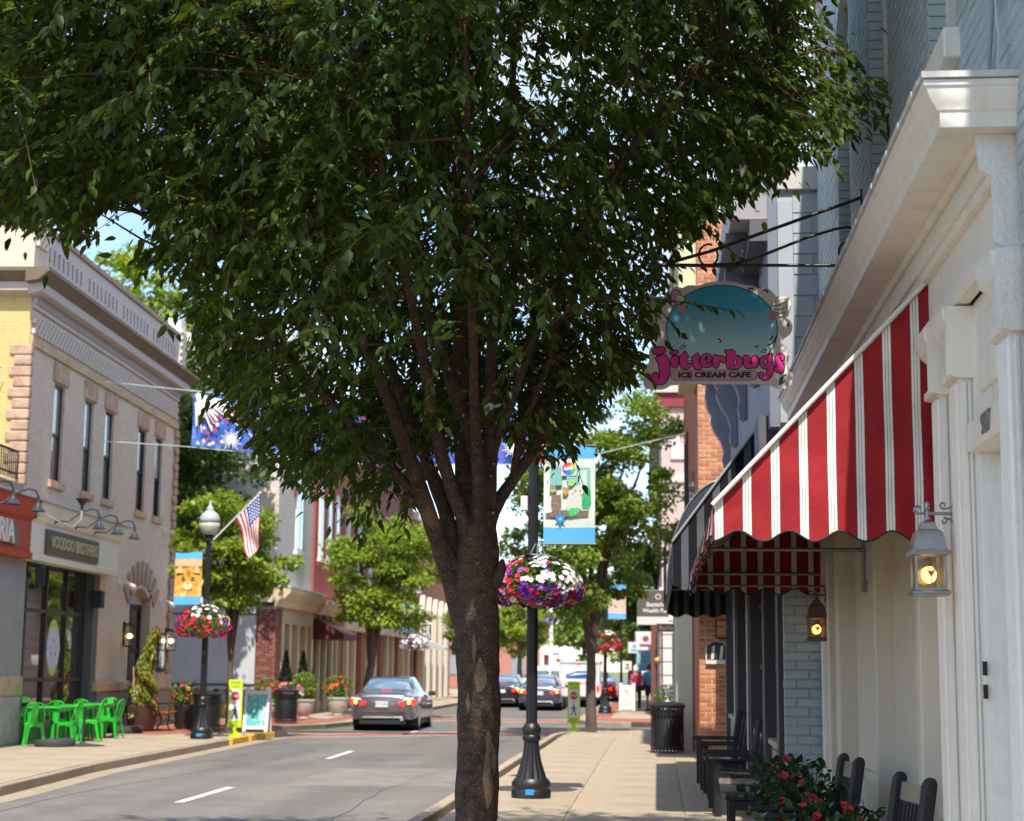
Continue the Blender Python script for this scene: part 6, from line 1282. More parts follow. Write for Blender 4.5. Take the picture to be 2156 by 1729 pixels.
banner('yellow branch painting banner on the far left lamp post', (LPG[0]-.11, LPG[1]-.05, 3.75), .62, 1.2, -1, flo2, 6)
lamp_post('furthest right hand lamp post beyond the people', LPH, 4.6)
banner('blue landscape banner low on the furthest lamp post', (LPH[0]+.8, LPH[1]-.05, 2.3), .9, 1.5, 1, art('banner_lake',[(.3,(.03,.2,.4)),(.5,(.15,.45,.6)),(.7,(.6,.5,.4))],4,20), 6)
# white box on the back of the near lamp post
tag(MB().box(LPR[0]-.16,LPR[0]-.075,LPR[1]-.05,LPR[1]+.08,3.62,3.80).build('junction_box', white), 'small white box strapped to the nearest lamp post', 'box')
hk = tag(MB().tube([(LPR[0]-.045,LPR[1]-.09,3.1),(LPR[0]-.045,LPR[1]-.1,2.96)],.03,8).build('basket_hook', black, smooth=60), 'black hook above the big flower basket', 'hook')
# ================================================================== flag on the left lamp post
FGt = thing('flag', 'american flag drooping from pole on the left lamp post', 'flag', (LPL[0]+.05, LPL[1]-.03, 4.33))
d = Vector((1.1, -.05, 1.12)); MB().tube([(0,0,0), d], .018, 8).ball(d, .03).build('flag_pole', mat('pole_grey',(.62,.62,.60),.4,.05,8), FGt, smooth=60)
fw, fh = 1.0, .78; nx, nz2 = 26, 26
rd, wt, bl_ = mat('flag_red',(.42,.02,.04),.7,.08,6), mat('flag_white',(.72,.70,.66),.7,.05,6), mat('flag_blue',(.035,.06,.26),.7,.08,6)
def fpt(u, v):   # u along the pole from the tip down, v hanging away
    a = d*(1-.50*u); hang = Vector((.03,0,-1.18))*(1-u)+Vector((.36,0,-.95))*u
    return a+hang*v+Vector((.03*math.sin(v*6)*u, .09*math.sin(v*6+u*6)*v, 0))
V = [fpt(i/nx, j/nz2) for i in range(nx+1) for j in range(nz2+1)]; F = []; mi = []
for i in range(nx):
    for j in range(nz2):
        a = i*(nz2+1)+j; F.append((a,a+nz2+1,a+nz2+2,a+1)); mi.append(2 if (i < nx*.54 and j < nz2*.42) else (0 if (i*13//nx) % 2 == 0 else 1))
mb = MB().add(V, F); mb.m = mi; cl_ = mb.build('cloth', [rd, wt, bl_], FGt, smooth=180)
sm = MB()
for i in range(5):
    for j in range(6): q = fpt((i+.6)*.1, (j+.5)*.065); sm.add([(q.x+.02*math.cos(k*1.256)*(1), q.y-.012, q.z+.02*math.sin(k*1.256)) for k in range(5)], [(0,1,2,3,4)])
sm.build('stars', wt, cl_, kind='stuff')
# ================================================================== banner strung over the street
XB = thing('overhead_banner', 'blue and red fireworks banner strung across the street', 'banner', (0, 40, 0))
V = []; F = []; nx, nz2 = 60, 8
for i in range(nx+1):
    for j in range(nz2+1):
        u = i/nx; V.append((-11.5+8.9*u, .05*math.sin(u*30+j*.4), 6.98+1.33*j/nz2-.45*u-.18*math.sin(math.pi*u)*(1)))
for i in range(nx):
    for j in range(nz2): a = i*(nz2+1)+j; F.append((a,a+nz2+1,a+nz2+2,a+1))
fire = art('banner_fireworks', [(.3,(.01,.04,.22)),(.45,(.02,.13,.5)),(.58,(.10,.10,.42)),(.7,(.10,.35,.7))], 1.6, 4)
xc = MB().add(V, F).build('cloth', fire, XB, smooth=180)
def xb(u, v, lvl): return (-11.5+8.9*u, -.07-lvl*.004, 6.98+1.33*v-.45*u-.18*math.sin(math.pi*u))
def ray_(cu, cv, a, r0, r1, w_, m, nm, lvl):
    if not (.01 < cv+math.sin(a)*r1 < .99 and .003 < cu+math.cos(a)*r1*1.33/8.9 < .995): return
    k = 1.33/8.9; du, dv = math.cos(a)*k, math.sin(a); n_ = (-math.sin(a)*k*w_, math.cos(a)*w_)
    MB().poly([xb(cu+du*r0-n_[0],cv+dv*r0-n_[1],lvl), xb(cu+du*r0+n_[0],cv+dv*r0+n_[1],lvl), xb(cu+du*r1+n_[0]*.4,cv+dv*r1+n_[1]*.4,lvl), xb(cu+du*r1-n_[0]*.4,cv+dv*r1-n_[1]*.4,lvl)]).build(nm, m, xc)
for k in range(11): ray_(.012,.97,R(-8-8*k),.0 if k % 2 else .15,random.uniform(.45,.78) if k > 3 else 1.4,.02+.015*(k % 3),white,'firework_streak',1+k*.1)
for (cu, cv) in ((.115,.18),(.52,.45),(.9,.3)):
    for k in range(20): ray_(cu,cv,R(18*k),.0,.16+.05*(k%2),.014,white,'firework_spark',2+k*.02)
    for k in range(22): a = R(16.4*k+5); r0 = random.uniform(.3,.5); ray_(cu,cv,a,r0,r0+.12,.025,mat('banner_red',(.6,.03,.06),.6,.05,5),'firework_dash',2.6+k*.02)
for k in range(16):
    u, v = random.choice([(random.uniform(.02,.1),random.uniform(.05,.5)),(random.uniform(.1,.95),random.uniform(.1,.9))]); 
    st = []
    for i in range(10): a = R(90+36*i); rr = .05 if i % 2 == 0 else .02; st.append(xb(u+rr*math.cos(a)*1.33/8.9, v+rr*math.sin(a), 3.2+k*.02))
    MB().poly(st).build('printed_star', white, xc)
MB().poly([xb(.93,.0,3.9),xb(1,.0,3.9),xb(1,1,3.9),xb(.95,1,3.9)]).build('red_corner', mat('banner_red',(.6,.03,.06),.6,.05,5), xc)
MB().poly([xb(.42,.05,3.6),xb(.55,.05,3.6),xb(.55,.42,3.6),xb(.42,.42,3.6)]).build('text_strip', blackm, xc)
for z0, z1, nm in ((8.36,7.75,'top_cable'),(6.95,6.5,'lower_cable')):
    pts = [lw((.0,4.6,z0-.2)), Vector((-11.6,40,z0)), Vector((-7,40,z0-.45)), Vector((-2.5,40,z1)), Vector((.62,36,z1+.2))]
    MB().tube([(p.x, p.y-40, p.z) for p in pts], .012, 5).build(nm, mat('steel_cable',(.6,.6,.58),.5,.05,5), XB)
# ================================================================== litter bins
def bin_(label, loc, s=1.0):
    t = thing('litter_bin', label, 'bin', loc, random.uniform(0,1), 'black slatted litter bins')
    n = 28; sl2 = None
    MB().lathe([(.25*s,.12),(.27*s,.75*s),(.25*s,.78*s)], 24).build('liner', mat('bin_liner',(.03,.03,.033),.45,.1,9), t, smooth=60)
    for z, r in ((.06,.30),(.14,.30),(.70,.315),(.82,.33)): MB().lathe([(r*s-.012,z*s),(r*s,z*s),(r*s,z*s+.03),(r*s-.012,z*s+.03)], 28).build('hoop', black, t, smooth=40)
    for k in range(n):
        a = 2*math.pi*k/n
        if sl2 is None: sl2 = MB().box(.298*s,.306*s,-.018,.018,.03,.82*s).build('slat', black, t)
        else: link('slat', sl2.data, t, rot=(0,0,a))
    MB().lathe([(.335*s,.84*s),(.345*s,.87*s),(.30*s,.90*s),(.18*s,.93*s),(.16*s,.90*s)], 28).build('lid', black, t, smooth=40)
    return t
bin_('black slatted litter bin on the sunny sidewalk before the green pilaster', (.18,33.3,0), 1.06)
bin_('black litter bin behind the left lamp post base', (-10.9,40.2,0), 1.05); bin_('black litter bin by the dark brick pier', (-10.55,47.3,0), 1.05)
# ================================================================== in-street crosswalk signs
lime = mat('lime_sheeting',(.52,.72,.02),.5,.05,5); stopred = mat('stop_red',(.48,.015,.03),.5,.05,5)
def cross_sign(label, loc, rz=0):
    t = thing('crosswalk_sign', label, 'sign', loc, rz, 'lime crosswalk paddles'); 
    MB().lathe([(.2,0),(.2,.02),(.12,.05),(.06,.10),(.05,.2)], 16).build('base', lime, t, smooth=40)
    p = MB().box(-.165,.165,-.012,.012,.2,1.28).build('panel', lime, t, bevel=.01); MB().box(-.125,.125,-.016,-.013,.36,1.06).build('white_field', mat('sign_white2',(.72,.71,.68),.5,.03,5), p)
    MB().prism([(.11*math.cos(R(22.5+45*k)), .91+.11*math.sin(R(22.5+45*k))) for k in range(8)], 'y', -.020,-.017).build('stop_octagon', stopred, p)
    text('STOP', .085, white, p, face_cam(0,-.0215,.91), ext=.0008, offset=.001); text('STATE', .075, dk, p, face_cam(0,-.0145,1.21), ext=.001); text('LAW', .075, dk, p, face_cam(0,-.0145,1.12), ext=.001); text('FOR', .055, dk, p, face_cam(0,-.018,.75), ext=.001); text('WITHIN', .05, dk, p, face_cam(0,-.0145,.31), ext=.001); text('CROSSWALK', .045, dk, p, face_cam(0,-.0145,.25), ext=.001)
    pm = MB().prism(e2(.0,.665,.026,.026,10), 'y', -.0195,-.017).prism([(-.03,.63),(.03,.63),(.035,.54),(-.02,.53)], 'y', -.0195,-.017).prism([(-.02,.54),(.015,.54),(-.03,.46),(-.06,.40),(-.085,.405)], 'y', -.0192,-.017).prism([(.0,.54),(.035,.54),(.05,.46),(.08,.39),(.05,.39),(.02,.46)], 'y', -.0194,-.017).prism([(-.03,.62),(-.02,.60),(-.065,.55),(-.08,.56)], 'y', -.0193,-.017).prism([(.03,.62),(.025,.6),(.07,.54),(.08,.55)], 'y', -.0191,-.017); pm.build('walking_man', dk, p)
cross_sign('lime state law crosswalk paddle on the yellow kerb at left', (-9.68,38.1,0)); cross_sign('lime state law crosswalk paddle right of the lamp post by the corner tree', (-2.2,44.3,0))
# ================================================================== sandwich boards
def sandwich(label, loc, rz, artm, w_=.62, h_=1.05):
    t = thing('sandwich_board', label, 'sign', loc, rz, 'white sandwich boards'); wp = mat('white_plastic',(.74,.74,.73),.4,.03,5)
    for s in (-1,1):
        p = MB(Matrix.Translation((0,s*.22,0)) @ Matrix.Rotation(s*R(-11),4,'X') if False else Matrix.Translation((0,s*.02,h_)) @ Matrix.Rotation(s*R(11),4,'X') @ Matrix.Translation((0,0,-h_)))
        p.box(-w_/2,w_/2,-.02,.02,.06,h_-.06).box(-w_/2,-w_/2+.08,-.018,.018,0,.06).box(w_/2-.08,w_/2,-.018,.018,0,.06).box(-w_/2,-w_/2+.12,-.018,.018,h_-.06,h_+.03).box(w_/2-.12,w_/2,-.018,.018,h_-.06,h_+.03)
        b = p.build('board', wp, t)
        if s == -1: MB(p.M).box(-w_/2+.07,w_/2-.07,-.026,-.021,.14,h_-.14).build('poster', artm, b)
    return t
sandwich('white sandwich board with teal poster behind the left crosswalk sign', (-9.75,40.6,0), 0, art('poster_teal',[(.35,(.05,.35,.35)),(.5,(.12,.50,.48)),(.62,(.6,.65,.6)),(.7,(.7,.3,.25))],6,31))
sandwich('white sandwich board with food pictures beyond the side street', (-1.2,66.5,0), 0, art('poster_food',[(.35,(.7,.68,.62)),(.55,(.72,.68,.6)),(.62,(.5,.12,.05)),(.7,(.3,.2,.1))],5,37))
# ================================================================== hanging signs on the right
hs = thing('hanging_sign', 'dark grey and white Battlefield Wealth Planning sign hanging over the far sidewalk', 'sign', (0,50,0))
a, b = PY(1341,1245,50), PY(1408,1316,50); pnl = MB().box(a.x,b.x,-.02,.02,b.z,a.z).build('panel', mat('charcoal_sign',(.10,.095,.09),.5,.05,4), hs); h3 = (a.z-b.z)
MB().box(a.x+.002,b.x-.002,-.024,-.021,b.z+.002,b.z+h3*.24).build('white_strip', mat('sign_offwhite',(.62,.61,.58),.5,.03,4), pnl)
text('Battlefield', .17, white, pnl, face_cam(a.x+.62,-.022,b.z+h3*.60), ext=.001, offset=.003); text('Wealth Planning', .17, white, pnl, face_cam(a.x+.70,-.022,b.z+h3*.42), ext=.001, offset=.003, sx=.95)
MB().prism([( a.x+.63+.085*math.cos(k*.4), b.z+h3*.84+.085*math.sin(k*.4)) for k in range(16)], 'y', -.024,-.021).build('round_logo', white, pnl); MB().prism([( a.x+.63+.06*math.cos(k*.4), b.z+h3*.84+.06*math.sin(k*.4)) for k in range(16)], 'y', -.027,-.0245).build('round_logo', MATS['charcoal_sign'], pnl); text('✶', .08, white, pnl, face_cam(a.x+.63,-.028,b.z+h3*.84), ext=.001) if False else None
MB().tube([(a.x,0,a.z+.02),(1.0,0,a.z+.02)], .02, 6).build('arm', black, hs)
def hang(label, px0, py0, px1, py1, Y, base, blob, X1=.3):
    t = thing('hanging_sign', label, 'sign', (0,Y,0)); a, b = PY(px0,py0,Y), PY(px1,py1,Y); p = MB().box(a.x,b.x,-.03,.03,b.z,a.z).build('panel', base, t, bevel=.02)
    w_, h_ = b.x-a.x, a.z-b.z; MB().prism(e2((a.x+b.x)/2, b.z+h_*.62, w_*.16, h_*.16, 12), 'y', -.036,-.031).build('logo', blob, p); MB().box(a.x+w_*.2,b.x-w_*.2,-.034,-.031,b.z+h_*.2,b.z+h_*.34).build('printed_line', blob, p)
    MB().tube([(b.x,0,a.z),(X1,0,a.z)], .025, 6).build('arm', black, t)
hang('white square sign with red mark behind the Battle street plate', 1338,1330,1381,1370,62, mat('sign_palewhite',(.60,.63,.68),.5,.03,4), mat('logo_red',(.3,.08,.08),.5,.05,4)); hang('small white and teal sign above the two walkers', 1322,1352,1352,1376,72, mat('sign_palewhite',(.60,.63,.68),.5,.03,4), mat('logo_teal',(.02,.4,.42),.5,.05,4)); hang('small square notice sign beside the far sandwich board', 1312,1393,1330,1412,76, white, blackm, -1.4)
gs = thing('hanging_sign', 'black and white vertical gelato sign on the far left pavement', 'sign', (0,78,0)); a, b = PY(886,1311,78), PY(910,1352,78)
p = MB().box(a.x,b.x,-.03,.03,b.z,a.z).build('panel', white, gs); MB().box(a.x+.05,b.x-.05,-.035,-.031,b.z+.08,a.z-.08).build('field', mat('sign_darkgreen',(.02,.035,.03),.5,.05,4), p)
cxx = (a.x+b.x)/2
for i, s in enumerate(('GE','LA','TO')): text(s, .27, white, p, face_cam(cxx,-.037,a.z-.25-.2*i), ext=.001, offset=.008)
MB().tube([(cxx,0,a.z),(-12,0,a.z+.1)], .02, 6).build('arm', black, gs)
# street name plate
sp_ = thing('street_name_sign', 'brown Battle street name plate on a thin grey pole', 'sign', (.1,40.2,0)); MB().tube([(0,0,0),(0,0,2.55)], .022, 8).build('pole', greym, sp_, smooth=60)
pl = MB().box(-.13,.42,-.012,.012,2.50,2.70).build('plate', mat('brown_plate',(.24,.07,.03),.5,.05,5), sp_, bevel=.008); MB().box(-.12,.41,-.0135,-.0125,2.51,2.69).build('border', white, pl); MB().box(-.11,.40,-.016,-.0140,2.52,2.68).build('field', MATS['brown_plate'], pl); text('Battle', .15, white, pl, face_cam(.10,-.0175,2.60), ext=.001, offset=.002); text('St', .07, white, pl, face_cam(.34,-.0175,2.63), ext=.001)
# planter on the sidewalk with white flowers
def planter(label, loc, pot, r, h, kind_, seed, cols, fol=None, ph=.5, pr=.35, nleaf=500, fsz=.04, nfl=40):
    g = np.random.default_rng(seed); r_ = random.Random(seed); t = thing('potted_plant', label, 'planter', loc, 0, 'flower pots along the shopfronts')
    if kind_ == 'urn': pf = [(r*.55,0),(r*.6,.03),(r*.45,.07),(r*.55,.12),(r*.8,h*.35),(r*.98,h*.75),(r*1.02,h*.88),(r*1.12,h*.92),(r*1.12,h),(r*.95,h),(r*.9,h*.9)]
    else: pf = [(r*.72,0),(r*.76,.02),(r*.95,h*.85),(r,h*.9),(r,h),(r*.88,h),(r*.86,h*.92)]
    MB().lathe(pf, 20).build('pot', pot, t, smooth=40); MB().lathe([(r*.87,h*.9),(r*.5,h*.93)], 16).build('soil', mat('soil',(.03,.02,.015),.95,.3,20), t)
    u = unit(g.normal(size=(nleaf,3))); q = u*(g.random((nleaf,1))**.4)*np.array([pr,pr,ph*.5]); q[:,2] += h+ph*.45
    leaves('foliage', q, unit(u+g.normal(size=u.shape)*.5+np.array([0,0,.1])), unit(u+np.array([0,0,.6])), g.uniform(.07,.13,nleaf), fol or lpet, t)
    bm_ = MB()
    for i in range(nfl):
        a = r_.uniform(0,6.28); zz_ = r_.uniform(-.3,1); rr = math.sqrt(1-zz_*zz_); k = r_.choice(cols); nn_ = Vector((rr*math.cos(a), rr*math.sin(a), zz_+.2)).normalized(); bm_.M = Matrix.Translation((rr*pr*math.cos(a), rr*pr*math.sin(a), h+ph*.45+zz_*ph*.5)) @ nn_.to_track_quat('Z','Y').to_matrix().to_4x4() @ Matrix.Scale(fsz*r_.uniform(.8,1.3),4); me = FM[k]; bm_.add([v.co[:] for v in me.vertices],[tuple(f.vertices) for f in me.polygons], sorted(petal).index(k))
    if nfl: bm_.build('blooms', [petal[k] for k in sorted(petal)], t, kind='stuff')
    return t
terr = mat('brown_pot',(.10,.055,.04),.6,.15,6); urnw = mat('stone_urn',(.50,.46,.40),.8,.12,6,bump=.3,bsc=30); darkpot = mat('dark_pot',(.05,.035,.035),.5,.1,6)
planter('brown pot of white flowers and lime leaves beside the street name pole', (.28,47.5-2.6,0), terr, .38, .5, 'pot', 51, ['white'], leafmat('lime_leaf',(.30,.42,.04),trans=.3,var=.3), .75, .42, 500, .06, 60)
planter('grey urn with red geraniums beside the black bin', (-11.3,48.3,0), urnw, .30, .55, 'urn', 52, ['red','red','orange'], None, .7, .4, 500, .06, 24)
planter('stone urn with pink blooms between the two urns', (-11.0,49.6,0), urnw, .34, .6, 'urn', 53, ['pink','pink','white'], None, .55, .45, 500, .08, 40)
planter('stone urn holding a round green shrub', (-10.9,51.4,0), urnw, .32, .6, 'urn', 54, ['pink'], lmg, .85, .38, 900, .05, 0)
planter('grey urn with small orange zinnias behind the sedan', (-10.6,55.4,0), urnw, .36, .6, 'urn', 55, ['orange','orange','red'], None, .75, .5, 600, .075, 30)
for x, y, lab in ((-11.45,51.2,'dark cone shaped cypress in grey pot nearest the white house'),(-11.3,53.0,'dark cone shaped cypress in grey pot behind the round shrub')):
    g = np.random.default_rng(int(y*10)); t = thing('cypress', lab, 'plant', (x,y,0), 0, 'clipped cypresses by the shop'); MB().lathe([(.22,0),(.3,.5),(.3,.55),(.25,.55)], 16).build('pot', mat('grey_pot',(.30,.29,.28),.7,.1,5), t, smooth=40); n = 1600; hh = g.random(n)**1.4; aa = g.random(n)*6.28; rr = (1-hh)*.33*(.6+.4*g.random(n)); q = np.column_stack([rr*np.cos(aa), rr*np.sin(aa), .55+hh*1.5]); leaves('foliage', q, unit(np.column_stack([np.cos(aa),np.sin(aa),np.full(n,1.2)])), rv(n), g.uniform(.06,.1,n), leafmat('cypress_leaf',(.025,.05,.02),trans=.15,var=.3), t)
# ================================================================== hydrant and benches on the left
hy = thing('fire_hydrant','yellow fire hydrant with blue top behind the slim tree','hydrant',(-10.35,41.3,0)); hyy = mat('hydrant_yellow',(.62,.40,.03),.5,.1,6); MB().lathe([(.16,0),(.16,.05),(.11,.07),(.11,.5),(.14,.52),(.14,.56)], 16).build('barrel', hyy, hy, smooth=40); MB().lathe([(.14,.56),(.12,.66),(.05,.72),(.04,.78)], 16).build('bonnet', mat('hydrant_blue',(.02,.14,.42),.5,.05,6), hy, smooth=40)
for a in (0,180): MB().tube([(.1*math.cos(R(a)),0,.42),(.2*math.cos(R(a)),0,.42)], .05, 10).build('nozzle', hyy, hy, smooth=60)
def bench(label, loc, rz, wood_, n=7, L_=1.3):
    t = thing('park_bench', label, 'bench', loc, rz, 'benches by the left buildings')
    s0 = None
    for k in range(4):
        if s0 is None: s0 = MB().box(-L_/2,L_/2,-.045,.045,-.015,.015).build('seat_slat', wood_, t, loc=(0,-.18+k*.11,.44), bevel=.004)
        else: link('seat_slat', s0.data, t, loc=(0,-.18+k*.11,.44))
    for k in range(4): link('back_slat', s0.data, t, loc=(0,.24+k*.035,.54+k*.1), rot=(R(70),0,0))
    for x in (-L_/2+.1, L_/2-.1):
        MB().tube([(x,-.28,0),(x,-.2,.15),(x,-.24,.38),(x,-.2,.42),(x,.2,.42),(x,.26,.55),(x,.38,.9)], .02, 6).tube([(x,.3,0),(x,.18,.18),(x,.2,.42)], .02, 6).tube([(x,-.22,.42),(x,-.26,.62),(x,-.1,.66),(x,.28,.64)], .016, 6).tube([(x,-.2,.15),(x,0,.26),(x,.18,.18)], .014, 6).build('iron_frame', black, t, smooth=60)
    return t
bench('red slatted bench with black iron ends by the potted conifer', (-12.2,41.0,0), R(95), mat('red_slat',(.38,.06,.025),.6,.15,6))
bench('black iron bench against the white wall behind the slim tree', (-12.9,50.8,0), 0, blackm, L_=1.6)
cl2 = tag(MB().lathe([(.2,0),(.2,.8),(.22,.95),(.1,1.1)], 10, c=(-12.4,43.3,0)).build('covered_grill', blackm, smooth=40), 'black covered barrel beside the flower pot', 'barrel')
# pots by the corner building
planter('dark pot with spiky red leaves and red blooms next to the bench', (-12.0,42.2,0), darkpot, .3, .62, 'pot', 61, ['red','red','yellow'], None, .55, .36, 300, .06, 26)
sk = MB(); base_ = Vector((-12.0,42.2,.62))
for k in range(16): a = k*.39; sk.tube([base_, base_+Vector((.12*math.cos(a),.12*math.sin(a),.4)), base_+Vector((.26*math.cos(a),.26*math.sin(a),.62))], [.012,.012,.002], 4)
tag(sk.build('cordyline', mat('cordyline',(.16,.05,.05),.6,.2,9)), 'reddish spiky cordyline rising from the dark pot', 'plant')
cf = thing('potted_conifer','drooping yellow green conifer in a brown pot by the doorway','plant',(-12.55,40.3,0))
MB().lathe([(.26,0),(.30,.05),(.42,.55),(.44,.62),(.38,.62)], 20).build('pot', terr, cf, smooth=40)
MB().tube([(0,0,.5),(.02,0,1.2),(.06,.0,2.0),(.25,.1,2.55),(.32,.12,2.5)], [.035,.03,.02,.012,.006], 6).build('stem', bark2, cf)
for nm, n, c1, s0 in (('foliage',2600,(.16,.22,.03),1),('dry_foliage',900,(.38,.19,.03),2)):
    g = np.random.default_rng(70+s0); hh = g.random(n)**1.1; aa = g.random(n)*6.28; rr = (.07+.40*(1-hh)**1.2)*g.random(n)**.4*(.75+.35*np.sin(hh*22+aa*2)); q = np.column_stack([rr*np.cos(aa)+.28*hh**3, rr*np.sin(aa), .6+hh*1.95-rr*.5]); 
    leaves(nm, q, unit(np.column_stack([np.cos(aa)*.5,np.sin(aa)*.5,np.full(n,-1.0)])+g.normal(size=(n,3))*.25), rv(n), g.uniform(.09,.16,n), leafmat('conifer_'+nm,c1,trans=.25,var=.35), cf, asp=.5)
MB().tube([(-.1,-.3,.6),(-.16,-.32,1.55)], .012, 6).build('stake', mat('stake',(.5,.42,.32),.8,.1,5), cf)
# umbrella bases
def ubase(label, loc, r=.38, plate=False):
    t = thing('umbrella_base', label, 'umbrella base', loc, 0, 'umbrella bases on the left sidewalk'); um = mat('base_grey',(.045,.045,.05),.75,.12,8)
    if plate: MB().lathe([(r,0),(r,.015),(.06,.06),(.03,.08)], 20).build('weight', um, t, smooth=30)
    else: MB().lathe([(r*.97,0),(r,.03),(r,.11),(r*.93,.15),(.08,.155)], 24).build('weight', um, t, smooth=40)
    MB().tube([(0,0,.06),(0,0,.45 if not plate else .75)], .026, 10).build('tube', blackm, t, smooth=60)
ubase('round umbrella base in front of the green tables', tuple(G(115,1572)), .39); ubase('flat plate umbrella stand behind the round base', tuple(G(175,1571)), .42, True); ubase('round umbrella base beside the potted conifer', tuple(G(263,1543)), .42)
# ================================================================== green cafe tables and chairs
grn_ = mat('green_metal',(.015,.42,.03),.33,.06,5,spec=.6)
def gchair():
    t = thing('metal_chair','x','chair',(0,0,0),0,'green metal chairs at the pizza tables')
    MB().prism([(-.18,-.18),(.18,-.18),(.19,.17),(-.19,.17)], 'z', .435, .45).build('seat', grn_, t, bevel=.01)
    for sx in (-1,1):
        for sy in (-1,1):
            x0, y0, x1, y1 = sx*.165, sy*.165, sx*.215, sy*.235
            MB().add([(x0-sx*.06,y0,.44),(x0,y0-sy*.06,.44),(x0+sx*.01,y0+sy*.01,.44),(x1-sx*.03,y1,0),(x1,y1-sy*.03,0),(x1+sx*.005,y1+sy*.005,0)], [(0,2,5,3),(1,4,5,2),(0,3,4,1),(3,5,4),(0,1,2)]).build('leg', grn_, t)
        MB().prism([(-.17,.44),(-.17,.40),(-.12,.36),(.0,.395),(.12,.36),(.17,.40),(.17,.44)], 'x', sx*.178, sx*.186).build('apron', grn_, t)
    for sy in (-1,1): MB().prism([(-.17,.44),(-.17,.40),(-.12,.36),(.0,.395),(.12,.36),(.17,.40),(.17,.44)], 'y', sy*.178, sy*.186).build('apron', grn_, t)
    MB().tube([(-.18,.15,.44),(-.185,.2,.62),(-.17,.235,.76),(-.12,.255,.83),(0,.26,.85),(.12,.255,.83),(.17,.235,.76),(.185,.2,.62),(.18,.15,.44)], .012, 8).build('back_hoop', grn_, t, smooth=60)
    MB().add([(-.055,.175,.45),(.055,.175,.45),(.075,.262,.84),(-.075,.262,.84),(-.055,.168,.45),(.055,.168,.45),(.075,.255,.84),(-.075,.255,.84)], [(0,1,2,3),(7,6,5,4),(0,4,5,1),(1,5,6,2),(2,6,7,3),(3,7,4,0)]).build('back_panel', grn_, t)
    return t
def gtable():
    t = thing('metal_table','x','table',(0,0,0),0,'green metal tables along the pizza shop')
    MB().box(-.36,.36,-.45,.45,.71,.745).build('top', grn_, t, bevel=.012); MB().box(-.32,.32,-.41,.41,.655,.71).build('apron', grn_, t)
    for sx in (-1,1):
        for sy in (-1,1):
            x0, y0 = sx*.31, sy*.40; MB().add([(x0-sx*.11,y0,.70),(x0,y0-sy*.11,.70),(x0,y0,.70),(x0+sx*.02-sx*.04,y0+sy*.03,0),(x0+sx*.02,y0+sy*.03-sy*.04,0),(x0+sx*.02,y0+sy*.03,0)], [(0,2,5,3),(1,4,5,2),(0,3,4,1),(3,5,4),(0,1,2)]).build('leg', grn_, t)
    return t
ct, tt = gchair(), gtable()
tl_ = [('nearest green table beside the round umbrella base',(-12.25,33.2)),('middle green table of the three by the shop window',(-12.3,34.75)),('far green table by the dark pier',(-12.35,36.25))]
for i, (lab, (x, y)) in enumerate(tl_):
    o = tt if i == 0 else dup(tt); o.location = (x,y,0); o.rotation_euler = (0,0,R(2)); o['label'] = lab
cs_ = [('foremost green chair with its back to the camera',(-12.15,32.15),R(200)),('green chair on the kerb side of the nearest table',(-11.8,33.0),R(-92)),('green chair between the nearest and middle tables',(-12.25,33.95),R(170)),('green chair wall side of the nearest table',(-12.72,33.3),R(90)),('green chair at the kerb side of the middle table',(-11.85,34.5),R(-80)),('green chair behind the middle table',(-12.3,35.5),R(175)),('green chair at the kerb side of the far table',(-11.9,36.0),R(-95)),('rearmost green chair beyond the far table',(-12.35,37.1),R(5))]
for i, (lab, (x, y), a) in enumerate(cs_):
    o = ct if i == 0 else dup(ct); o.location = (x,y,0); o.rotation_euler = (0,0,a); o['label'] = lab
# ================================================================== black slatted chairs outside the right-hand shops
chk_ = mat('black_lumber',(.018,.018,.022),.5,.1,8); tpe = mat('taupe_lumber',(.30,.25,.20),.55,.08,6)
def pchair():
    t = thing('patio_chair','x','chair',(0,0,0),0,'black and taupe patio chairs outside the shops')   # faces -x, back at +x
    for y in (-.29,.29):
        MB().prism([(-.30,0),(-.22,0),(-.22,.2),(-.25,.4),(-.22,.62),(-.30,.62)], 'y', y-.02, y+.02).build('front_leg', chk_, t)
        MB().prism([(.18,0),(.25,0),(.27,.42),(.36,1.0),(.345,1.03),(.31,1.03),(.28,1.0),(.19,.42)], 'y', y-.035, y+.035).build('back_post', chk_, t, bevel=.02)
        MB().box(-.36,.26,y-.055,y+.055,.62,.65).build('armrest', chk_, t, bevel=.008); MB().box(-.27,.25,y-.015,y+.015,.36,.42).build('side_rail', tpe, t)
    s0 = None
    for k in range(6):
        if s0 is None: s0 = MB().box(-.038,.038,-.27,.27,-.012,.012).build('seat_slat', chk_, t, loc=(-.24+k*.085,0,.44))
        else: link('seat_slat', s0.data, t, loc=(-.24+k*.085,0,.44-.006*k))
    b0 = None
    for k in range(7):
        y = -.21+k*.07
        if b0 is None: b0 = MB().box(-.009,.009,-.02,.02,0,.42).build('back_slat', chk_, t, loc=(.245,y,.46), rot=(0,R(9),0))
        else: link('back_slat', b0.data, t, loc=(.245,y,.46), rot=(0,R(9),0))
    MB().obox((.325,0,.92),(.013,.255,.055),(0,R(9),0)).build('top_rail', tpe, t, bevel=.006); MB().obox((.25,0,.47),(.013,.255,.035),(0,R(9),0)).build('lower_rail', chk_, t)
    return t
pc = pchair()
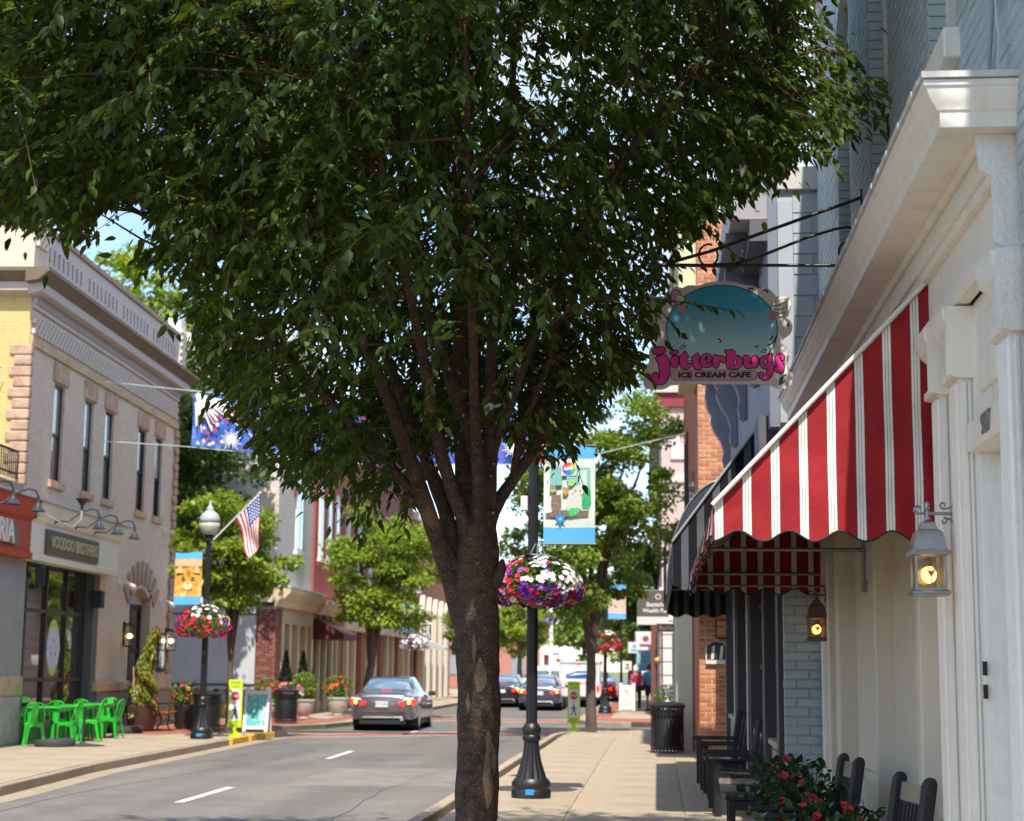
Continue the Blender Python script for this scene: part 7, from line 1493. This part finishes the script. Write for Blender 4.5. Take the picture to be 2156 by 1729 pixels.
for i, (lab, x, y, a) in enumerate([('nearest black patio chair at the lower right against the cream wall',1.13,9.75,8),('black patio chair behind the red flowers, second from the door',1.02,11.95,4),('black patio chair beside the blue brick corner, foremost of the four in shade',.92,19.3,0),('second of the four shaded black patio chairs',.90,20.5,-2),('third of the four shaded black patio chairs',.88,22.9,2),('furthest of the four shaded black patio chairs',.86,24.8,-2)]):
    o = pc if i == 0 else dup(pc); o.location = (x,y,0); o.rotation_euler = (0,0,R(a)); o['label'] = lab
def stool(label, loc):
    t = thing('side_table', label, 'table', loc, 0, 'low black side tables between patio chairs'); MB().box(-.26,.26,-.26,.26,.47,.51).build('top', chk_, t, bevel=.008)
    for x in (-.2,.2):
        for y in (-.2,.2): MB().box(x-.03,x+.03,y-.03,y+.03,0,.47).build('leg', chk_, t)
    [MB().box(-.2,.2,y-.01,y+.01,.38,.46).build('apron', chk_, t) for y in (-.21,.21)]
stool('low black side table beside the red flower planter', (.85,15.4,0)); stool('low black side table between the shaded patio chairs', (.85,21.7,0))
mandl = leafmat('mandevilla_leaf',(.022,.055,.016),trans=.15,rough=.3,var=.4)
def mandevilla(label, loc, lx, ly, n, nf, seed, top=.95):
    g = np.random.default_rng(seed); r_ = random.Random(seed); t = thing('flower_planter', label, 'planter', loc, 0, 'red mandevilla planters outside the cafe')
    pb_ = MB().box(-lx,lx,-ly,ly,0,.46); pb_.build('box', chk_, t, bevel=.01); MB().box(-lx-.03,lx+.03,-ly-.03,ly+.03,.43,.48).build('rim', chk_, t, bevel=.008)
    q = g.normal(size=(n,3))*np.array([lx*.62,ly*.62,.15]); q[:,2] = .50+np.abs(q[:,2])*1.35+.06*g.random(n); q = q[q[:,2] < top]; n = len(q)
    u = unit(np.column_stack([q[:,0]/lx, q[:,1]/ly, np.full(n,.6)])); leaves('foliage', q, unit(u+g.normal(size=(n,3))*.7), unit(np.array([0,0,1.])+g.normal(size=(n,3))*.5), g.uniform(.045,.08,n), mandl, t, simple=False, asp=1.1)
    for i in range(nf):
        k = r_.randrange(n); nn_ = Vector((r_.uniform(-.9,-.1), -1.0, r_.uniform(.1,.9))).normalized(); o = link('flower', FM['red'], t); o.matrix_local = Matrix.Translation(Vector(q[k])+nn_*.06) @ nn_.to_track_quat('Z','Y').to_matrix().to_4x4() @ Matrix.Scale(r_.uniform(.028,.042),4)
    st = MB()
    for k in range(9): a = Vector(q[r_.randrange(n)]); st.tube([a, a+Vector((r_.uniform(-.1,.1),r_.uniform(-.1,.1),.14)), a+Vector((r_.uniform(-.25,.25),r_.uniform(-.2,.2),r_.uniform(.16,.30)))], [.004,.003,.0015], 3)
    st.build('tendrils', mandl, t, kind='stuff')
mandevilla('red mandevilla planter near the blue brick corner, behind the side table', (1.08,13.9,0), .24, .42, 620, 11, 81, .90)
mandevilla('red mandevilla planter at the bottom edge beside the nearest chair', (1.12,11.0,0), .24, .45, 800, 15, 82, .74)
mandevilla('low red mandevilla planter between the other two', (1.08,12.5,0), .24, .42, 600, 12, 83, .80)
# ================================================================== vehicles
def cr(A, n):
    """Catmull-Rom resample of (k, ...) control array, n steps per span"""
    k = len(A); out = []
    for i in range(k-1):
        p0, p1, p2, p3 = A[max(i-1,0)], A[i], A[i+1], A[min(i+2,k-1)]
        for j in range(n):
            t = j/n; out.append(.5*((2*p1)+(p2-p0)*t+(2*p0-5*p1+4*p2-p3)*t*t+(3*p1-p0-3*p2+p3)*t**3))
    out.append(A[-1]); return np.array(out)
carglass = glass('car_glass', refl=.3, dark=(.10,.17,.17)); tyre = mat('tyre',(.012,.012,.012),.85,.1,9); rimm = mat('wheel_rim',(.45,.45,.46),.3,.05,9,metal=.8)
tail = mat('tail_lens',(.55,.01,.015),.2,.05,9,em=1.6,emc=(1,.02,.015)); tailo = mat('tail_bulb',(1,.3,.05),.3,0,em=5,emc=(1,.25,.03)); tailw = mat('tail_clear',(.6,.58,.58),.2,.05,9)
def car(label, loc, rz, paint, st, glassr, wheels, width=1.85, lights=None, plate=True, cat='car', nm='parked_car', extras=None, group=None):
    t = thing(nm, label, cat, loc, rz, group)
    A = []
    for y, w_, zb, zbelt, wt, zt in st:
        A.append([(0,y,zb),(.75*w_,y,zb),(.97*w_,y,zb+.12*(zt-zb)),(w_,y,zb+.45*(zbelt-zb)),(.99*w_,y,zbelt-.10*(zbelt-zb)),(.955*w_,y,zbelt),(wt,y,max(zbelt+.01,zt-.045)),(.86*wt,y,zt),(.45*wt,y,zt+.018),(0,y,zt+.022)])
    A = np.array(A, float); NU, NV = 6, 4
    B = cr(A, NU); B = np.transpose(cr(np.transpose(B,(1,0,2)), NV),(1,0,2))
    nu, nv = B.shape[0], B.shape[1]
    V = B.reshape(-1,3).tolist(); o = len(V); V += [(-x,y,z) for x,y,z in B.reshape(-1,3).tolist()]
    parts = {}
    for i in range(nu-1):
        for j in range(nv-1):
            us, vs_ = (i+.5)/NU, (j+.5)/NV; key = 'body'
            for k, (u0,u1,v0,v1) in glassr.items():
                if u0 <= us <= u1 and v0 <= vs_ <= v1: key = k
            a = i*nv+j; parts.setdefault(key, []).append((a,a+1,a+nv+1,a+nv)); parts[key].append((o+a+nv,o+a+nv+1,o+a+1,o+a))
    ends = [tuple(range(0,nv)), tuple(o+q for q in range(nv-1,-1,-1))]
    parts['body'] += [tuple(list(range(nv-1,-1,-1))+[o+q for q in range(1,nv-1)])]
    l = (nu-1)*nv; parts['body'] += [tuple([l+q for q in range(nv)]+[o+l+q for q in range(nv-2,0,-1)])]
    for k, F in parts.items():
        used = sorted({i for f in F for i in f}); mp_ = {u: n for n, u in enumerate(used)}
        MB().add([V[u] for u in used], [tuple(mp_[i] for i in f) for f in F]).build('body' if k == 'body' else k, paint if k == 'body' else carglass, t, smooth=50)
    for (y, r) in wheels:
        for s in (-1,1):
            wh = MB().tube([(s*(width/2-.21),y,r),(s*(width/2-.19),y,r),(s*(width/2-.03),y,r),(s*(width/2-.01),y,r)], [r*.9,r,r,r*.92], 24).build('wheel', tyre, t, smooth=50); MB().tube([(s*(width/2-.02),y,r),(s*(width/2),y,r)], [r*.66,r*.62], 16).build('rim', rimm, wh, smooth=50)
        MB().tube([(-width/2+.2,y,r),(width/2-.2,y,r)], r*1.02, 12).build('wheel_well', blackm, t)
    if extras: extras(t)
    return t
SED = [(.0,.70,.42,.86,.60,.92),(.05,.80,.34,.92,.66,.985),(.16,.87,.30,.945,.70,1.02),(.50,.91,.27,.965,.72,1.055),(.80,.92,.25,.97,.71,1.09),(1.45,.925,.2,.97,.59,1.41),(2.2,.925,.2,.96,.60,1.46),(2.95,.925,.2,.945,.60,1.42),(3.7,.92,.2,.93,.72,1.04),(4.4,.90,.24,.84,.74,.92),(4.75,.84,.3,.72,.66,.78),(4.88,.74,.36,.62,.58,.68)]
SGL = {'rear_window': (4.15,4.95,6.3,9), 'side_window': (4.45,7.6,5.15,5.95), 'windshield': (7.05,7.9,6.3,9)}
def sedan_extras(plate_txt, brake=True, lz=.80, chromey=True):
    def f(t):
        for s in (-1,1):
            lp = [(s*.885,.87),(s*.44,.80),(s*.50,.70),(s*.89,.72)]
            l_ = MB().add([(x,(-.045 if abs(x) < .7 else .09),z) for x,z in lp]+[(x,(.03 if abs(x) < .7 else .20)+.1,z) for x,z in lp], [(0,1,2,3),(7,6,5,4),(0,4,5,1),(1,5,6,2),(2,6,7,3),(3,7,4,0)]).build('tail_light', tail, t, bevel=.015)
            if brake: MB().ball((s*.74,.02,.79), .055, 6).build('brake_bulb', tailo, l_, smooth=180)
            MB().add([(s*.86,.07,.925),(s*.58,-.03,.885),(s*.58,-.05,.84),(s*.87,.06,.875)], [(0,1,2,3)]).build('clear_lens', tailw, l_)
            MB().obox((s*1.0,3.3,1.0),(.1,.07,.065)).build('mirror', blackm, t, bevel=.02)
            MB().ball((s*.38,1.95,1.13), .13, 6, sz=1.1).build('headrest', mat('headrest',(.30,.38,.36),.8,.05,5), t)
        MB().box(-.17,.17,-.062,-.03,.66,.81).build('licence_plate', mat('plate_white',(.68,.70,.70),.4,.03,5), t); 
        text(plate_txt, .09, mat('plate_ink',(.08,.1,.2),.5,0), t, face_cam(0,-.064,.735), name='plate_lettering', ext=.001)
        MB().box(-.60,.60,-.012,.05,.50,.515).build('bumper_seam', blackm, t); MB().box(-.55,.55,-.02,.1,.36,.385).build('bumper_trim', chrome, t, bevel=.005)
        MB().tube([(.55,-.02,.33),(.55,.25,.33)], .045, 12).build('exhaust', chrome, t, smooth=60)
        MB().box(-.62,.62,.02,.4,.2,.36).build('underbody', blackm, t); MB().box(-.14,.14,.86,.9,1.115,1.145).build('high_brake_light', tail, t)
        MB().prism([(.05*math.cos(k*.63), .955+.045*math.sin(k*.63)) for k in range(10)], 'y', .03,.045).build('badge', chrome, t)
        MB().box(-.86,.86,.6,4.2,.16,.3).build('underbody', blackm, t)
    return f
mauvep = mat('mauve_silver_paint',(.21,.19,.20),.22,.03,3,metal=.7,coat=1); greyp_ = mat('steel_grey_paint',(.13,.15,.19),.22,.03,3,metal=.7,coat=1); darkp = mat('plum_black_paint',(.03,.025,.035),.2,.03,3,metal=.5,coat=1); whitep = mat('white_car_paint',(.72,.72,.72),.3,.02,3,coat=1); redcar = mat('red_car_paint',(.35,.02,.03),.3,.02,3,coat=1)
CW = [(.98,.325),(3.85,.325)]
car('silver mauve sedan driving away with brake lights on', (-7.55,45.9,RZ), R(1.2), mauvep, SED, SGL, CW, extras=sedan_extras('XTE-2837'), nm='sedan', group='cars on the road')
car('steel grey sedan waiting right of the trunk behind the lamp post', (-4.95,70.4,RZ), R(0), greyp_, SED, SGL, CW, extras=sedan_extras('VA 4471' if False else ' '), nm='sedan', group='cars on the road')
car('plum black sedan half hidden by the tree trunk', (-7.0,75.5,RZ), R(0), darkp, SED, SGL, CW, extras=sedan_extras(' '), nm='sedan', group='cars on the road')
car('red car parked behind the corner tree', (-2.95,86,RZ), R(0), redcar, SED, SGL, CW, extras=sedan_extras(' ', False), nm='sedan', group='cars on the road')
SUV = [(.0,.78,.5,1.05,.68,1.72),(.06,.90,.42,1.1,.72,1.82),(.3,.96,.38,1.12,.74,1.88),(1.6,.98,.32,1.12,.74,1.92),(2.9,.98,.32,1.11,.74,1.88),(3.7,.97,.32,1.1,.80,1.25),(4.6,.95,.35,1.02,.80,1.12),(5.0,.88,.42,.9,.72,.98)]
def suv_extras(t):
    MB().box(-.66,.66,-.03,.03,1.18,1.66).build('rear_window', carglass, t, bevel=.03); MB().box(-.05,.05,-.036,-.031,1.18,1.66).build('window_divider', whitep, t)
    for s in (-1,1): MB().box(s*.80-.07,s*.80+.07,-.03,.12,.85,1.2).build('tail_light', tail, t, bevel=.02); MB().obox((s*1.08,3.3,1.2),(.12,.08,.12)).build('mirror', blackm, t, bevel=.02)
    MB().box(-.85,.85,-.08,.1,.5,.68).build('bumper', chrome, t, bevel=.03); MB().box(-.16,.16,-.09,-.081,.74,.88).build('licence_plate', MATS['plate_white'], t)
    fl2 = MB().tube([(.3,.6,1.9),(.3,.55,2.35)], .012, 6).build('flag_stick', blackm, t); MB().poly([(.3,.55,2.35),(.62,.6,2.22),(.6,.62,2.02),(.3,.56,2.12)]).build('small_flag', rd, t)
car('white pickup sized suv in the traffic queue', (-5.75,90,RZ), 0, whitep, SUV, {'side_window':(1.4,4.5,5.15,5.95)}, [(1.0,.39),(3.95,.39)], 1.95, extras=suv_extras, nm='suv', cat='suv', group='cars on the road')
VAN = [(.0,.95,.45,1.3,.92,2.35),(.05,.99,.42,1.3,.95,2.42),(1.0,1.0,.4,1.3,.96,2.46),(3.4,1.0,.4,1.3,.95,2.44),(3.9,.98,.4,1.25,.86,1.9),(4.3,.95,.42,1.1,.80,1.3),(4.7,.9,.5,.95,.75,1.05)]
def van_extras(t):
    usb = mat('postal_blue',(.02,.10,.38),.4,.05,4)
    MB().box(-.75,.75,-.03,-.012,.6,2.25).build('rear_door', whitep, t, bevel=.01)
    MB().prism([(-.62,1.55),(.62,1.55),(.5,1.95),(-.1,1.95),(-.62,1.75)], 'y', -.036,-.031).build('eagle_panel', usb, t); MB().prism([(-.55,1.68),(.35,1.80),(.45,1.86),(-.2,1.84)], 'y', -.041,-.037).build('eagle_stripe', whitep, t); MB().box(-.7,.7,-.036,-.031,1.28,1.32).build('red_stripe', rd, t)
    for s in (-1,1): MB().box(s*.86-.06,s*.86+.06,-.03,.04,.85,1.15).build('tail_light', tail, t); MB().obox((s*1.15,3.9,1.7),(.06,.05,.16)).build('mirror', blackm, t)
    MB().box(-.9,.9,-.15,.05,.42,.58).build('bumper', blackm, t, bevel=.02); MB().box(-.1,.1,-.03,.0,2.28,2.33).build('high_brake_light', tail, t)
car('white mail van with blue panel right of the queue', (-3.6,77.5,RZ), 0, whitep, VAN, {'side_window':(3.2,4.4,5.15,5.95)}, [(.95,.34),(3.7,.34)], 1.95, extras=van_extras, nm='mail_van', cat='van', group='cars on the road').scale = (1,1,.85)
for i, (x, y, m_, lab) in enumerate([(-8.0,108,whitep,'white car far down the road'),(-5.4,112,greyp_,'grey car far down the road')]): car(lab, (x,y,RZ), 0, m_, SED, SGL, CW, extras=sedan_extras(' ', False), nm='sedan', group='cars on the road')
# ================================================================== two walkers seen from behind
def skin(name, verts, edges, radii, m, parent, sub=2):
    me = bpy.data.meshes.new(name); me.from_pydata(verts, edges, []); me.materials.append(m); o = link(name, me, parent)
    s = o.modifiers.new('skin','SKIN'); s.use_smooth_shade = True; sv = me.skin_vertices[0].data if me.skin_vertices else None
    if sv is None:
        bm = bmesh.new(); bm.from_mesh(me); bm.verts.layers.skin.verify(); bm.to_mesh(me); bm.free(); sv = me.skin_vertices[0].data
    for i, r in enumerate(radii): sv[i].radius = (r, r) if not isinstance(r, tuple) else r
    sv[0].use_root = True
    u = o.modifiers.new('sub','SUBSURF'); u.levels = sub; u.render_levels = sub
    return o
skinm = mat('skin',(.50,.29,.20),.6,.05,8)
def person(label, loc, rz, H, shirt, trous, hairm, hat=False, shorts=False, bag=None, stride=.12):
    t = thing('person', label, 'person', loc, rz, 'walkers on the far sidewalk'); s = H/1.75
    J = {'pelvis':(0,0,.95),'waist':(0,.0,1.08),'chest':(0,.0,1.30),'neck':(0,.0,1.50),'head':(0,.02,1.62),'top':(0,.02,1.70),'ls':(-.19,0,1.42),'le':(-.25,.02,1.14),'lwr':(-.24,.10,.90),'lh':(-.235,.13,.82),'rs':(.19,0,1.42),'re':(.25,-.02,1.14),'rwr':(.25,.06,.90),'rh':(.245,.09,.82),'lhip':(-.10,0,.92),'lk':(-.11,stride,.50),'la':(-.11,stride*.5,.08),'lt':(-.12,stride*.5+.15,.03),'rhip':(.10,0,.92),'rk':(.11,.02,.50),'ra':(.11,-stride*1.2,.09),'rt':(.12,-stride*1.2+.15,.04)}
    names = list(J); vid = {n: i for i, n in enumerate(names)}; P_ = [tuple(c*s for c in J[n]) for n in names]
    Ed = [('pelvis','waist'),('waist','chest'),('chest','neck'),('neck','head'),('head','top'),('chest','ls'),('ls','le'),('le','lwr'),('lwr','lh'),('chest','rs'),('rs','re'),('re','rwr'),('rwr','rh'),('pelvis','lhip'),('lhip','lk'),('lk','la'),('la','lt'),('pelvis','rhip'),('rhip','rk'),('rk','ra'),('ra','rt')]
    rad_ = {'pelvis':.13,'waist':.125,'chest':.14,'neck':.055,'head':.095,'top':.07,'ls':.065,'le':.045,'lwr':.032,'lh':.035,'rs':.065,'re':.045,'rwr':.032,'rh':.035,'lhip':.09,'lk':.06,'la':.042,'lt':.035,'rhip':.09,'rk':.06,'ra':.042,'rt':.035}
    skin('body', P_, [(vid[a],vid[b]) for a,b in Ed], [rad_[n]*s for n in names], skinm, t)
    def sub_(names2, edges2, grow, m, nm, over=None):
        over = over or {}; q = [tuple(c*s for c in over.get(n, J[n])) for n in names2]; iv = {n: i for i, n in enumerate(names2)}
        skin(nm, q, [(iv[a],iv[b]) for a,b in edges2], [(rad_[n]+grow)*s for n in names2], m, t)
    sub_(['waist','chest','neck','ls','le','rs','re','pelvis'], [('pelvis','waist'),('waist','chest'),('chest','neck'),('chest','ls'),('ls','le'),('chest','rs'),('rs','re')], .022, shirt, 'shirt', {'le':(-.225,.01,1.22),'re':(.225,-.01,1.22),'neck':(0,0,1.45)})
    k = .52 if shorts else .0
    over = {'lk':(-.11,stride*.9,.52),'rk':(.11,.02,.52)} if shorts else {}
    if shorts: sub_(['pelvis','lhip','lk','rhip','rk'], [('pelvis','lhip'),('lhip','lk'),('pelvis','rhip'),('rhip','rk')], .028, trous, 'shorts', over)
    else: sub_(['pelvis','lhip','lk','la','rhip','rk','ra'], [('pelvis','lhip'),('lhip','lk'),('lk','la'),('pelvis','rhip'),('rhip','rk'),('rk','ra')], .022, trous, 'trousers')
    for sd, n in ((-1,'l'),(1,'r')):
        a = Vector(J[n+'a'])*s; MB().obox((a.x, a.y+.05*s, .045*s+a.z-.085*s if a.z > .085 else .045*s), (.05*s,.13*s,.045*s)).build('shoe', blackm if shorts else mat('pale_shoe',(.5,.5,.5),.7,.1,5), t, bevel=.03)
    hc = (0,.015*s,1.665*s); MB().ball(hc, .118*s, 10, sz=1.08).build('cap' if hat else 'hair', hairm, t, smooth=180)
    if hat: MB().lathe([(.12*s,0),(.16*s,.01),(.12*s,.03)], 16, c=(0,.06*s,1.65*s)).build('brim', hairm, t, smooth=60)
    for sd in (-1,1): MB().ball((sd*.1*s,.01*s,1.60*s), .022*s, 6).build('ear', skinm, t, smooth=180)
    MB().ball((0,.115*s,1.59*s), .016*s, 6).build('nose', skinm, t, smooth=180)
    if bag: bag(t, s)
    return t
def backpack(t, s):
    MB().obox((0,-.19*s,1.27*s),(.13*s,.07*s,.19*s)).build('backpack', mat('bag_red',(.30,.02,.03),.7,.3,14), t, bevel=.05); MB().obox((.22*s,-.02,.93*s),(.1*s,.06*s,.11*s)).build('handbag', blackm, t, bevel=.03); MB().obox((-.27*s,.0,.72*s),(.1*s,.04*s,.13*s)).build('shopping_bag', mat('paper_white',(.65,.65,.66),.7,.05,5), t, bevel=.02)
person('white haired walker in pink top with red backpack and black trousers', (-.83,66.8,0), R(-4), 1.68, mat('pink_top',(.60,.05,.26),.8,.2,12), mat('black_trousers',(.015,.015,.02),.8,.1,9), mat('white_hair',(.62,.60,.57),.8,.1,20), bag=backpack)
person('walker in blue polo shirt, navy shorts and dark cap', (-.33,67.2,0), R(-25), 1.80, mat('blue_polo',(.07,.26,.42),.8,.08,9), mat('navy_shorts',(.025,.03,.06),.8,.1,9), mat('dark_cap',(.04,.045,.05),.8,.1,9), hat=True, shorts=True, stride=.05)
fl3 = thing('flag','small violet flag on the far balcony porch','flag',(-8.7,118,0)); MB().tube([(0,0,4.2),(.7,-.2,5.6)], .03, 6).build('flag_pole', white, fl3); MB().poly([(.7,-.2,5.6),(.35,-.15,4.9),(1.1,-.3,4.3),(1.5,-.35,5.1)]).build('cloth', flo if False else mat('flag_violet',(.2,.13,.4),.7,.3,2), fl3)
